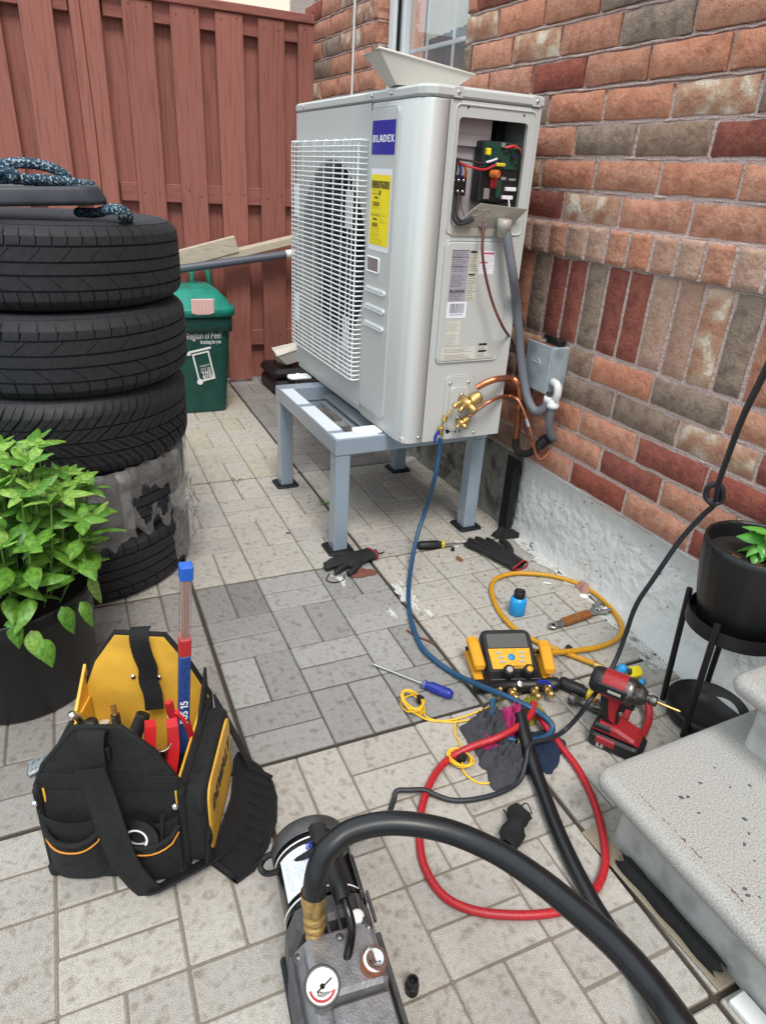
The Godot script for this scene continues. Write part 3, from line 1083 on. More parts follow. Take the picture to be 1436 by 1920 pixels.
	lines_tex("barcode_print", 128, 90, hexc("eef0fb"), hexc("eef0fb"), 2, 15, bar)
	var zf := 0.0072
	var rl := sticker(ac, "rating_label", 0.058, 0.142, M.rating_print, T(Vector3(0.148, 0.514, zf)))
	text(rl, "BLADEX", 0.0075, M.print_black, T(Vector3(-0.001, -0.043, 0.0006)), 0.05, "Droid Sans", true)
	sticker(ac, "warning_label", 0.033, 0.142, M.warning_print, T(Vector3(0.196, 0.514, zf)))
	sticker(ac, "notice_label", 0.052, 0.068, M.notice_print, T(Vector3(0.24, 0.551, zf)))
	sticker(ac, "barcode_label", 0.068, 0.047, M.barcode_print, T(Vector3(0.152, 0.416, zf)))
	sticker(ac, "note_label", 0.05, 0.075, M.note_print, T(Vector3(0.146, 0.347, zf)))
	sticker(ac, "caution_label", 0.12, 0.04, M.caution_print, T(Vector3(0.175, 0.284, zf)))
	sticker(ac, "alert_label", 0.036, 0.042, M.badge_print, T(Vector3(0.262, 0.292, zf)))
	# lid
	var lid := B.new()
	lid.prism([Vector2(-0.002, -1.012), Vector2(0.0, -0.34), Vector2(0.0, -0.045), Vector2(0.008, -0.015), Vector2(0.035, 0.003), Vector2(0.372, 0.003), Vector2(0.372, -1.014)], 0.9565, 0.986, Transform3D(Basis(Vector3(1, 0, 0), Vector3(0, 0, 1), Vector3(0, 1, 0)), Vector3.ZERO), 0.007)
	part(ac, "lid", lid.mesh(), M.ac_white)
	part(ac, "lid_panel", B.new().prism(shift(rrect(0.3, 0.93, 0.03), Vector2(0.188, -0.505)), 0.985, 0.9905, Transform3D(Basis(Vector3(1, 0, 0), Vector3(0, 0, 1), Vector3(0, 1, 0)), Vector3.ZERO), 0.005).mesh(), M.ac_white)
	for s in [[0.095, 0.971], [0.347, 0.971]]:
		part(ac, "screw_boss", bx(Vector3(0.026, 0.026, 0.004), 0.001), M.ac_white, T(Vector3(s[0], s[1], 0.004)))
		screw(ac, Vector3(s[0], s[1], 0.006), Vector3(90, 0, 0), 0.0055)
	for z in [-0.93, -0.33, -0.2]:
		screw(ac, Vector3(-0.002, 0.972, z), Vector3(0, 0, 90), 0.005)
	mat("coil_fins", "33373d", 0.5, 0.3)
	# back, far side and base pan
	part(ac, "far_panel", bx(Vector3(0.33, 0.95, 0.006), 0.002), M.ac_white, T(Vector3(0.2, 0.478, -1.01)))
	part(ac, "base_pan", bx(Vector3(0.36, 0.022, 1.0), 0.004), M.ac_white, T(Vector3(0.186, 0.009, -0.508)))
	part(ac, "coil", bx(Vector3(0.03, 0.93, 0.85), 0.002), M.coil_fins, T(Vector3(0.34, 0.485, -0.57)))
	part(ac, "partition", bx(Vector3(0.29, 0.92, 0.004), 0), M.zinc, T(Vector3(0.2, 0.48, -0.3)))
	for z in [-0.16, -0.84]:
		for s in [[-0.055, 1], [0.385, -1]]:
			var ft := part(ac, "foot", B.new().prism([Vector2(-0.035, -0.03), Vector2(0.05, -0.03), Vector2(0.05, 0.03), Vector2(-0.035, 0.03), Vector2(-0.045, 0)], -0.006, 0.004, Transform3D(Basis(Vector3(s[1], 0, 0), Vector3(0, 0, 1), Vector3(0, 1, 0)), Vector3(s[0], 0.0, z)), 0.003).mesh(), M.grille_white)
			part(ft, "washer", B.new().lathe([Vector2(0, 0.014), Vector2(0.006, 0.013), Vector2(0.012, 0.008), Vector2(0.017, 0.003)], 16, T(Vector3(s[0], 0.0, z))).mesh(), M.grille_white)
	hatch(ac)
	valves(ac)


func hatch(ac: Node3D):
	var h := Node3D.new()
	h.name = "control_bay"
	ac.add_child(h)
	h.position.z = 0.028
	mat("bay_grey", "b9b0b1", 0.5, 0.1)
	mat("pcb_green", "1d4a3c", 0.45, 0, "speck", 30.0)
	mat("wire_red", "c02a38", 0.4)
	mat("wire_white", "dcdcdc", 0.4)
	mat("wire_blue", "2b3f9c", 0.4)
	mat("wire_orange", "c56a2c", 0.4)
	mat("wire_brown", "6a3b33", 0.45)
	mat("chip_yellow", "d8c23a", 0.5)
	part(h, "back_plate", bx(Vector3(0.16, 0.42, 0.003), 0.001), M.bay_grey, T(Vector3(0.165, 0.75, -0.08)))
	part(h, "bay_floor", bx(Vector3(0.27, 0.003, 0.29), 0), M.bay_grey, T(Vector3(0.21, 0.60, -0.18)))
	part(h, "bay_ceiling", bx(Vector3(0.27, 0.003, 0.29), 0), M.bay_grey, T(Vector3(0.21, 0.951, -0.18)))
	part(h, "bay_side", bx(Vector3(0.003, 0.36, 0.29), 0), M.bay_grey, T(Vector3(0.078, 0.78, -0.18)))
	part(h, "bracket", bx(Vector3(0.12, 0.03, 0.006), 0.002), M.bay_grey, T(Vector3(0.17, 0.865, -0.068)))
	part(h, "board_case", bx(Vector3(0.125, 0.155, 0.045), 0.004), M.black_plastic, T(Vector3(0.253, 0.79, -0.05)))
	var pcb := part(h, "circuit_board", bx(Vector3(0.11, 0.065, 0.004), 0.0005), M.pcb_green, T(Vector3(0.25, 0.832, -0.026)))
	var r := RandomNumberGenerator.new()
	r.seed = 6
	for k in 16:
		part(pcb, "component", bx(Vector3(r.randf_range(0.005, 0.013), r.randf_range(0.004, 0.012), r.randf_range(0.005, 0.012)), 0.001), [M.black_plastic, M.zinc, M.pcb_green, M.wire_blue][k % 4], T(Vector3(r.randf_range(-0.05, 0.05), r.randf_range(-0.028, 0.028), 0.004)))
	part(pcb, "component", bx(Vector3(0.013, 0.017, 0.014), 0.002), M.energy_yellow, T(Vector3(-0.048, 0.008, 0.007)))
	part(pcb, "component", bx(Vector3(0.03, 0.009, 0.012), 0.002), M.chip_yellow, T(Vector3(-0.004, -0.022, 0.007)))
	part(pcb, "capacitor", cyl(0.011, 0.026, 14, 0.002), M.wire_orange, T(Vector3(-0.03, -0.046, 0.006), Vector3(90, 0, -20)))
	part(h, "switch_block", bx(Vector3(0.018, 0.024, 0.012), 0.002), M.red_paint, T(Vector3(0.233, 0.762, -0.024)))
	part(h, "metal_tab", bx(Vector3(0.018, 0.028, 0.006), 0.001), M.zinc, T(Vector3(0.214, 0.735, -0.024)))
	part(h, "circuit_board", bx(Vector3(0.016, 0.045, 0.004), 0.001), M.pcb_green, T(Vector3(0.254, 0.748, -0.0255)))
	for k in 2:
		part(h, "connector", bx(Vector3(0.035, 0.01, 0.01), 0.001), M.label_white, T(Vector3(0.292 - 0.008 * k, 0.75 - 0.022 * k, -0.022)))
	text(h, "0T0", 0.007, M.print_white, T(Vector3(0.268, 0.776, -0.0268)))
	text(h, "CLASS 2", 0.005, M.print_white, T(Vector3(0.298, 0.775, -0.0268)))
	var tb := part(h, "terminal_block", bx(Vector3(0.052, 0.052, 0.022), 0.002), M.black_plastic, T(Vector3(0.135, 0.752, -0.06)))
	for k in 3:
		for j in 2:
			part(tb, "terminal_screw", SCREW, M.chrome, Transform3D(Basis.from_euler(Vector3(PI / 2, 0, 0)).scaled(Vector3.ONE * 0.75), Vector3(-0.016 + 0.016 * k, 0.013 - 0.028 * j, 0.0105)))
	for w in [["wire_red", [0.118, 0.81, -0.05, 0.15, 0.80, -0.02, 0.19, 0.795, -0.012, 0.225, 0.808, -0.015], 0.0032], ["print_black", [0.11, 0.818, -0.05, 0.14, 0.815, -0.02, 0.18, 0.81, -0.012, 0.21, 0.814, -0.016, 0.23, 0.822, -0.018], 0.003], ["wire_white", [0.195, 0.813, -0.013, 0.215, 0.818, -0.016, 0.232, 0.824, -0.018], 0.0034], ["print_black", [0.119, 0.772, -0.052, 0.12, 0.79, -0.045, 0.118, 0.81, -0.045, 0.11, 0.825, -0.06], 0.0042], ["wire_blue", [0.135, 0.772, -0.05, 0.134, 0.79, -0.043, 0.126, 0.812, -0.046, 0.11, 0.828, -0.062], 0.0042], ["wire_orange", [0.152, 0.772, -0.05, 0.152, 0.788, -0.043, 0.14, 0.806, -0.046, 0.112, 0.82, -0.062], 0.004], ["wire_white", [0.288, 0.724, -0.018, 0.289, 0.7, -0.012, 0.275, 0.69, -0.012, 0.258, 0.68, -0.016, 0.256, 0.66, -0.02], 0.0026], ["wire_red", [0.257, 0.852, -0.02, 0.28, 0.858, -0.014, 0.305, 0.852, -0.02, 0.325, 0.845, -0.04], 0.004], ["wire_brown", [0.272, 0.852, -0.02, 0.295, 0.853, -0.012, 0.318, 0.842, -0.03], 0.003], ["wire_brown", [0.268, 0.70, -0.03, 0.28, 0.68, -0.014, 0.27, 0.665, -0.016, 0.255, 0.665, -0.02], 0.002], ["print_black", [0.122, 0.728, -0.05, 0.115, 0.70, -0.03, 0.11, 0.672, -0.02, 0.125, 0.655, -0.012, 0.15, 0.66, -0.008, 0.17, 0.668, -0.006], 0.0045], ["print_black", [0.138, 0.728, -0.05, 0.124, 0.70, -0.028, 0.12, 0.676, -0.018, 0.135, 0.662, -0.012, 0.165, 0.672, -0.008], 0.0045], ["wire_brown", [0.148, 0.726, -0.05, 0.152, 0.70, -0.05, 0.158, 0.665, -0.03], 0.0015]]:
		part(h, "wire", B.new().tube(crv(vv(w[1]), 5), w[2], 7).mesh(), M[w[0]])
	# bent down knockout plate with its two fittings
	var A := Vector3(0.116, 0.644, -0.024)
	var Bp := Vector3(0.302, 0.643, -0.024)
	var C := Vector3(1.311, 1.13, -1.775) - AO - Vector3(0, 0, 0.028)
	var D := Vector3(1.15, 1.14, -1.775) - AO - Vector3(0, 0, 0.028)
	var pl := B.new()
	var nrm := (Bp - A).cross(D - A).normalized() * 0.003
	var E := D.lerp(A, 0.22) + Vector3(-0.004, 0, 0)
	var q := [A, Bp, Bp.lerp(C, 0.9), C, D, E]
	for k in range(1, 5):
		pl.tri(q[0], q[k], q[k + 1])
		pl.tri(q[0] - nrm, q[k + 1] - nrm, q[k] - nrm)
	for k in 6:
		pl.quad(q[k], q[(k + 1) % 6], q[(k + 1) % 6] - nrm, q[k] - nrm)
	mat("plate_grey", "a9a59b", 0.5, 0.2)
	part(h, "knockout_plate", pl.mesh(), M.plate_grey)
	var ux := (Bp - A).normalized()
	var uy := (D - A - ux * (D - A).dot(ux)).normalized()
	var un := ux.cross(uy)
	for k in 4:
		var c := A + ux * (0.055 + 0.04 * k) + uy * 0.046 + un * 0.001
		var ring := []
		for i in 14:
			ring.append(c + (ux * cos(TAU * i / 14) + uy * sin(TAU * i / 14) * 0.8) * 0.013)
		part(h, "knockout_ring", B.new().tube(ring, 0.001, 5, false, true).mesh(), M.plate_grey)
	part(h, "foot_flange", bx(Vector3(0.2, 0.022, 0.003), 0.001), M.plate_grey, T(Vector3(0.21, 0.633, -0.025)))
	part(h, "cable_bushing", B.new().lathe([Vector2(0.006, 0), Vector2(0.014, 0), Vector2(0.014, 0.02), Vector2(0.007, 0.02), Vector2(0.006, 0)], 16, along(Vector3(1.177, 1.089, -1.795) - AO - Vector3(0, 0, 0.028), Vector3(0, 0.55, 0.83) * -1.0)).mesh(), M.conduit_grey)


func hexnut(b: B, at: Vector3, d: Vector3, r: float, l: float):
	b.lathe([Vector2(r * 0.7, 0), Vector2(r, l * 0.12), Vector2(r, l * 0.88), Vector2(r * 0.7, l)], 6, along(at, d), true)
	b.lathe([Vector2(0, 0.0002), Vector2(r * 0.72, 0.0001)], 12, along(at, d))
	b.lathe([Vector2(r * 0.72, l), Vector2(0, l)], 12, along(at, d))


func valves(ac: Node3D):
	for v in [[Vector3(0.205, 0.135, 0.01), 1.0], [Vector3(0.198, 0.066, 0.01), 0.62]]:
		var p: Vector3 = v[0]
		var s: float = v[1]
		var n := Node3D.new()
		n.name = "service_valve"
		ac.add_child(n, true)
		var b := B.new()
		b.lathe([Vector2(0, 0), Vector2(0.017 * s, 0), Vector2(0.018 * s, 0.02 * s), Vector2(0.015 * s, 0.045 * s), Vector2(0.0, 0.046 * s)], 14, along(p, Vector3(0.1, -0.15, 1)))
		b.lathe([Vector2(0, 0), Vector2(0.013 * s, 0.0), Vector2(0.013 * s, 0.035 * s), Vector2(0.010 * s, 0.038 * s), Vector2(0.007 * s, 0.03 * s), Vector2(0, 0.03 * s)], 14, along(p + Vector3(0.004, -0.004, 0.03) * s, Vector3(0.35, -0.55, 0.75)))
		part(n, "body", b.mesh(), M.brass)
		b = B.new()
		hexnut(b, p + Vector3(0.012, 0.004, 0.028) * s, Vector3(0.86, 0.42, 0.28), 0.021 * s, 0.038 * s)
		part(n, "flare_nut", b.mesh(), M.brass)
		b = B.new()
		b.lathe([Vector2(0, 0), Vector2(0.007 * s, 0), Vector2(0.007 * s, 0.034 * s), Vector2(0.0, 0.035 * s)], 10, along(p + Vector3(-0.006, -0.006, 0.03) * s, Vector3(-0.8, -0.5, 0.35)))
		part(n, "service_port", b.mesh(), M.brass)
		part(n, "stem_cap", B.new().lathe([Vector2(0, 0.008), Vector2(0.005, 0.007), Vector2(0.006, 0)], 10, along(p + Vector3(-0.014, 0.022, 0.012) * s, Vector3(0, 0.3, 1))).mesh(), M.chrome)
	# copper lines
	var t := thing("copper_suction_pipe", "thick bent copper pipe leaving the upper brass valve towards the wall", "pipe")
	var path := crv(vv([1.194, .613, -1.757, 1.224, .631, -1.748, 1.265, .64, -1.746, 1.352, .62, -1.804, 1.378, .608, -1.796, 1.395, .573, -1.793, 1.405, .514, -1.802]), 6)
	part(t, "copper_bend", B.new().tube(path, 0.0105, 12).mesh(), M.copper)
	part(t, "copper_drop", B.new().tube(crv(vv([1.405, .514, -1.802, 1.413, .447, -1.803, 1.417, .402, -1.807]), 5), 0.0112, 12).mesh(), M.old_copper)
	part(t, "insulation", B.new().tube(crv(vv([1.417, .405, -1.808, 1.42, .371, -1.804, 1.425, .355, -1.782, 1.43, .368, -1.745, 1.445, .394, -1.724, 1.465, .414, -1.72]), 6), 0.0125, 12).mesh(), M.black_matte)
	part(t, "tape_wrap", B.new().tube(crv(vv([1.452, .396, -1.727, 1.475, .416, -1.727, 1.51, .422, -1.733]), 5), [0.014, 0.017, 0.019, 0.018, 0.02, 0.019, 0.021, 0.02, 0.019, 0.018, 0.016], 12).mesh(), M.black_plastic)
	t = thing("copper_liquid_pipe", "thin copper pipe bending from the lower brass valve to the wall", "pipe")
	part(t, "copper_bend", B.new().tube(crv(vv([1.182, .518, -1.762, 1.214, .546, -1.755, 1.262, .571, -1.752, 1.365, .554, -1.823, 1.388, .549, -1.799, 1.4, .525, -1.776, 1.41, .491, -1.757]), 6), 0.0058, 10).mesh(), M.copper)
	part(t, "joint", B.new().tube(crv(vv([1.41, .491, -1.761, 1.415, .466, -1.746]), 4), 0.0072, 10).mesh(), M.zinc)
	part(t, "old_copper_run", B.new().tube(crv(vv([1.415, .469, -1.747, 1.42, .434, -1.727, 1.43, .39, -1.714, 1.44, .364, -1.697, 1.455, .371, -1.69, 1.48, .388, -1.697]), 6), 0.0055, 10).mesh(), M.old_copper)
	solo("thermostat_wire", B.new().tube(crv(vv([1.164, 1.092, -1.775, 1.159, 1.06, -1.763, 1.161, 1.011, -1.758, 1.182, .945, -1.757, 1.218, .869, -1.757, 1.258, .803, -1.75, 1.38, .722, -1.847, 1.41, .644, -1.831, 1.425, .568, -1.803, 1.44, .463, -1.804, 1.45, .384, -1.761, 1.47, .369, -1.721]), 7), 0.0042, 8).mesh(), M.wire_brown, "thin brown wire hanging from the open hatch down towards the wall", "wire")


func stand():
	var s := thing("metal_stand", "grey painted square-tube stand with black rubber feet carrying the heat pump", "stand", Vector3(0.79, 0, -1.92))
	# front rail along x, side rails along z; 58 mm tube
	var W := 0.588
	var D := 0.648
	var w := 0.058
	var y := 0.395
	for z in [-w / 2, -D + w / 2]:
		part(s, "cross_rail", bx(Vector3(W, w, w), 0.003), M.stand_grey, T(Vector3(W / 2, y, z)))
	for x in [w / 2, W - w / 2]:
		part(s, "side_rail", bx(Vector3(w, w, (D - 2 * w) * 0.62 - 0.001), 0.003), M.stand_grey, T(Vector3(x, y, -w - (D - 2 * w) * 0.31)))
		part(s, "side_rail", bx(Vector3(w - 0.004, w - 0.004, (D - 2 * w) * 0.38), 0.002), M.stand_grey, T(Vector3(x, y - 0.001, -w - (D - 2 * w) * 0.81)))
	for x in [w / 2, W - w / 2]:
		for z in [-w / 2, -D + w / 2]:
			part(s, "leg", bx(Vector3(0.052, 0.358, 0.052), 0.003), M.stand_grey, T(Vector3(x, 0.187, z)))
			part(s, "foot_pad", B.new().prism(rrect(0.094, 0.094, 0.012), 0.0, 0.009, Transform3D(Basis(Vector3(1, 0, 0), Vector3(0, 0, 1), Vector3(0, 1, 0)), Vector3(x, 0, z)), 0.002).mesh(), M.black_rubber)
	mat("pale_strip", "d3dbe6", 0.35)  # pale blue-white strips laid along the rail tops
	part(s, "top_strip", bx(Vector3(w - 0.004, 0.0012, (D - 2 * w) * 0.5), 0), M.pale_strip, T(Vector3(w / 2, y + w / 2 + 0.0008, -w - (D - 2 * w) * 0.30)))
	part(s, "top_strip", bx(Vector3(w - 0.008, 0.0012, (D - 2 * w) * 0.37), 0), M.pale_strip, T(Vector3(w / 2, y + w / 2 - 0.002, -w - (D - 2 * w) * 0.812)))
	part(s, "top_strip", bx(Vector3(0.15, 0.0012, w - 0.004), 0), M.pale_strip, T(Vector3(0.08, y + w / 2 + 0.0009, -w / 2)))
	for z in [-0.16, -0.60]:
		part(s, "cross_bar", bx(Vector3(W - 2 * w - 0.001, 0.03, 0.05), 0.002), M.stand_grey, T(Vector3(W / 2, y - 0.045, z - 0.02)))


func wall_box():
	var b := thing("disconnect_box", "weathered grey metal electrical disconnect box fixed low on the brick wall", "electrical box", Vector3(1.425, 0.596, -1.82))
	# face looks along -x, open lid edge at the top
	part(b, "case", bx(Vector3(0.072, 0.142, 0.118), 0.003), M.box_grey, T(Vector3(0.036, 0.071, 0.06)))
	part(b, "cover", bx(Vector3(0.006, 0.152, 0.126), 0.002), M.box_grey, T(Vector3(-0.003, 0.071, 0.06)))
	mat("rust", "8a4f26", 0.9, 0, "metal_dirt", 20.0)
	part(b, "rusty_edge", bx(Vector3(0.012, 0.006, 0.11), 0.002), M.rust, T(Vector3(0.004, 0.146, 0.058)))
	part(b, "pull_handle", B.new().box(Vector3(0.045, 0.152, 0.075), Vector3(0.03, 0.02, 0.07), 0.003).box(Vector3(0.035, 0.162, 0.055), Vector3(0.012, 0.014, 0.05), 0.002).mesh(), M.black_plastic)
	part(b, "embossed_arrow", B.new().tube(vv([-0.006, 0.085, 0.035, -0.0065, 0.083, 0.078]), 0.0025, 6).tube(vv([-0.006, 0.098, 0.062, -0.0065, 0.083, 0.08, -0.006, 0.07, 0.062]), 0.0025, 6).mesh(), M.box_grey)
	# elbow and flexible conduits
	var c := thing("conduit_elbow", "white plastic conduit elbow under the grey electrical box", "conduit")
	part(c, "elbow", B.new().tube(crv(vv([1.45, .629, -1.71, 1.44, .628, -1.67, 1.44, .603, -1.661, 1.443, .575, -1.671]), 5), 0.0125, 12).mesh(), M.pvc_white)
	part(c, "collar", B.new().lathe([Vector2(0.012, 0), Vector2(0.019, 0.001), Vector2(0.020, 0.012), Vector2(0.017, 0.014), Vector2(0.017, 0.03), Vector2(0.012, 0.031)], 20, along(Vector3(1.443, .55, -1.678), Vector3(0.0, 1, 0.05))).mesh(), M.pvc_white)
	part(c, "flexible_tail", ribbed(crv(vv([1.443, .55, -1.678, 1.445, .511, -1.684, 1.452, .482, -1.688, 1.475, .444, -1.694, 1.5, .429, -1.705]), 12), 0.0125, 0.0015), M.conduit_grey)
	c = thing("flexible_conduit", "ribbed grey flexible conduit curving from the open hatch to the wall box", "conduit")
	part(c, "fitting", B.new().lathe([Vector2(0.0, 0.002), Vector2(0.015, 0.002), Vector2(0.021, 0.0), Vector2(0.0215, -0.022), Vector2(0.018, -0.027), Vector2(0.0165, -0.045), Vector2(0.012, -0.048)], 20, along(Vector3(1.231, 1.101, -1.768), Vector3(-0.02, 0.9, 0.1))).mesh(), M.plate_grey)
	part(c, "hose", ribbed(crv(vv([1.239, 1.073, -1.768, 1.251, 1.019, -1.757, 1.275, .945, -1.752, 1.33, .86, -1.792, 1.357, .776, -1.798, 1.378, .69, -1.795, 1.395, .613, -1.782, 1.405, .556, -1.758, 1.418, .527, -1.73, 1.43, .539, -1.706, 1.437, .569, -1.695]), 10), 0.0135, 0.0013), M.conduit_grey)
	part(c, "end_collar", B.new().lathe([Vector2(0.011, 0), Vector2(0.0165, 0.0), Vector2(0.0165, 0.022), Vector2(0.011, 0.022)], 16, along(Vector3(1.437, .563, -1.696), Vector3(0.0, 1, 0.08))).mesh(), M.pvc_white)
	# black corner flashing leaning at the foundation
	var f := solo("black_flashing", B.new().box(Vector3(0, 0.15, 0), Vector3(0.078, 0.30, 0.004), 0.001).box(Vector3(-0.037, 0.14, -0.014), Vector3(0.004, 0.28, 0.024), 0.001).mesh(), M.black_matte, "narrow black metal flashing standing upright against the foundation", "flashing", T(Vector3(1.47, 0, -1.865), Vector3(0, 90, 0)))


func ribbed(p: Array, r: float, amp: float) -> ArrayMesh:
	var rr := []
	for i in p.size():
		rr.append(r + (amp if i % 2 else 0.0))
	return B.new().tube(p, rr, 12).mesh()


func covers():
	# end cover lying upside down on the lid
	var c := thing("plastic_valve_cover", "removed off-white plastic valve cover lying on its back on the heat pump lid", "cover", Vector3(.984, 1.42, -1.928), 0.0)
	mat("cover_white", "cfcdc4", 0.5)
	var o := c.position
	var top := [Vector3(.931, 1.5, -2.13) - o, Vector3(.905, 1.498, -1.97) - o, Vector3(1.182, 1.46, -1.93) - o, Vector3(1.245, 1.481, -2.13) - o]
	var bot := [Vector3(0.985, 1.4215, -2.07) - o, Vector3(0.965, 1.4215, -1.98) - o, Vector3(1.13, 1.4215, -1.95) - o, Vector3(1.1, 1.4215, -2.07) - o]
	tray(c, top, bot, M.cover_white)
	var d := thing("plastic_handle_cover", "small off-white plastic cover resting on the black tool case", "cover", Vector3.ZERO)
	tray(d, [Vector3(1.189, .239, -3.92), Vector3(1.341, .267, -3.92), Vector3(1.346, .273, -3.78), Vector3(1.177, .226, -3.78)], [Vector3(1.208, .168, -3.87), Vector3(1.291, .151, -3.88), Vector3(1.307, .183, -3.8), Vector3(1.241, .168, -3.8)], M.cover_white)


# an open four-sided tub with a thin wall and a turned-out rim
func tray(parent: Node3D, top: Array, bot: Array, m: Material):
	var c: Vector3 = (bot[0] + bot[1] + bot[2] + bot[3]) / 4
	var b := B.new()
	var tc: Vector3 = (top[0] + top[1] + top[2] + top[3]) / 4
	for k in 4:
		var j := (k + 1) % 4
		b.quad(bot[k], top[k], top[j], bot[j])
		var t0: Vector3 = top[k].lerp(tc, 0.05)
		var t1: Vector3 = top[j].lerp(tc, 0.05)
		var b0: Vector3 = bot[k].lerp(c, 0.08) + Vector3(0, 0.004, 0)
		var b1: Vector3 = bot[j].lerp(c, 0.08) + Vector3(0, 0.004, 0)
		b.quad(t0, b0, b1, t1)
		b.quad(top[k], t0, t1, top[j])
	b.quad(bot[0], bot[1], bot[2], bot[3])
	part(parent, "shell", b.mesh(), m)
	part(parent, "rim", B.new().tube([top[0], top[1], top[2], top[3]], 0.004, 6, false, true).mesh(), m)


# ---------------------------------------------------------------- left side: tires, bin, basil, tool bag
func loft(b: B, rings: Array, cap_top := true, cap_bottom := true) -> B:
	b.sheet(rings, true)
	b.flat()
	for e in [[cap_bottom, rings[0]], [cap_top, rings[rings.size() - 1]]]:
		if e[0]:
			var c := Vector3.ZERO
			for p in e[1]:
				c += p
			c /= e[1].size()
			for k in e[1].size():
				b.tri(c, e[1][k], e[1][(k + 1) % e[1].size()])
	return b


func ring_at(poly: Array, y: float, off := Vector3.ZERO, sc := 1.0) -> Array:
	var o := []
	for p in poly:
		o.append(Vector3(p.x * sc, y, p.y * sc) + off)
	return o


# a curved tread block: from angle a0 to a1 and height y0 to y1, slanted by skew, standing out to R
func tread_block(b: B, R: float, a0: float, a1: float, y0: float, y1: float, skew: float, dep: float, prof: Callable):
	var n := maxi(1, ceili((a1 - a0) / 0.06))
	var O := []
	var Q := []
	for i in n + 1:
		var t := float(i) / n
		var ro := []
		var rq := []
		for e in [[y0, 0.0], [(y0 + y1) / 2, 0.5], [y1, 1.0]]:
			var a: float = lerpf(a0, a1, t) + skew * e[1]
			var r: float = R - prof.call(e[0])
			ro.append(Vector3(cos(a) * r, e[0], sin(a) * r))
			rq.append(Vector3(cos(a) * (r - dep), e[0], sin(a) * (r - dep)))
		O.append(ro)
		Q.append(rq)
	b.sheet(O)
	b.flat()
	for i in n:
		b.quad(O[i][0], Q[i][0], Q[i + 1][0], O[i + 1][0])
		b.quad(O[i][2], O[i + 1][2], Q[i + 1][2], Q[i][2])
	for i in [0, n]:
		for k in 2:
			b.quad(O[i][k], O[i][k + 1], Q[i][k + 1], Q[i][k])


# style 0, 1: worn road tread; 2: winter tread with curved blocks
func tread_mesh(R: float, w: float, style: int, _seed: int) -> ArrayMesh:
	var b := B.new()
	var prof := func(y: float) -> float:
		var s := absf(y / w - 0.5) * 2.0
		return 0.024 * pow(maxf(0.0, (s - 0.70) / 0.30), 2.0) + 0.003 * s * s
	var fl := []
	for i in 17:
		var y := w * i / 16.0
		fl.append(Vector2(R - 0.0062 - prof.call(y) * (0.9 if i > 0 and i < 16 else 0.76), y))
	b.lathe(fl, 96)
	if style < 2:
		var m := 64 if style == 0 else 52
		for k in m:
			var a := TAU * k / m
			var d := TAU / m
			tread_block(b, R, a, a + d * 0.90, 0.002, w * 0.12, d * 0.1, 0.008, prof)
			tread_block(b, R, a, a + d * 0.90, w * 0.12, w * 0.225, d * 0.1, 0.008, prof)
			tread_block(b, R, a + d * 0.4, a + d * 1.3, w * 0.78, w * 0.88, -d * 0.1, 0.008, prof)
			tread_block(b, R, a + d * 0.4, a + d * 1.3, w * 0.88, w * 0.998, -d * 0.1, 0.008, prof)
			if k % 2 == 0:
				tread_block(b, R, a, a + d * 1.93, w * 0.255, w * 0.41, d * 0.9, 0.007, prof)
				tread_block(b, R, a, a + d * 1.93, w * 0.595, w * 0.75, -d * 0.9, 0.007, prof)
			if k % 4 == 0:
				tread_block(b, R, a, a + d * 4.0, w * 0.44, w * 0.565, 0.0, 0.007, prof)
	else:
		for k in 46:
			var a := TAU * k / 46
			var d := TAU / 46
			for e in [[0.002, 0.17, 0.5], [0.17, 0.31, 0.9], [0.335, 0.49, 1.5], [0.51, 0.665, -1.5], [0.69, 0.83, -0.9], [0.83, 0.998, -0.5]]:
				var s0: float = d * (e[2] * 0.0)
				var st := 0.0
				for q in [[0.002, 0.17, 0.5], [0.17, 0.31, 0.9], [0.335, 0.49, 1.5], [0.51, 0.665, -1.5], [0.69, 0.83, -0.9], [0.83, 0.998, -0.5]]:
					if q[0] == e[0]:
						break
					st += q[2] * 0.62
				tread_block(b, R, a + d * st, a + d * st + d * 0.40, w * e[0], w * e[1], d * e[2] * 0.62, 0.008, prof)
				tread_block(b, R, a + d * st + d * 0.45, a + d * st + d * 0.84, w * e[0], w * e[1], d * e[2] * 0.62, 0.008, prof)
	return b.mesh()


func sidewall_mesh(R: float, w: float, up: bool) -> ArrayMesh:
	var sg := 1.0 if up else -1.0
	var y0 := w if up else 0.0
	var prof := []
	for e in [[-0.0245, -0.0005], [-0.036, 0.004], [-0.05, 0.0065], [-0.053, 0.0075], [-0.056, 0.0065], [-0.08, 0.006], [-0.10, 0.003], [-0.118, -0.006], [-0.124, -0.012], [-0.124, -0.03], [-0.06, -0.04]]:
		prof.append(Vector2(R + e[0], y0 + sg * e[1]))
	return B.new().lathe(prof, 72).mesh()


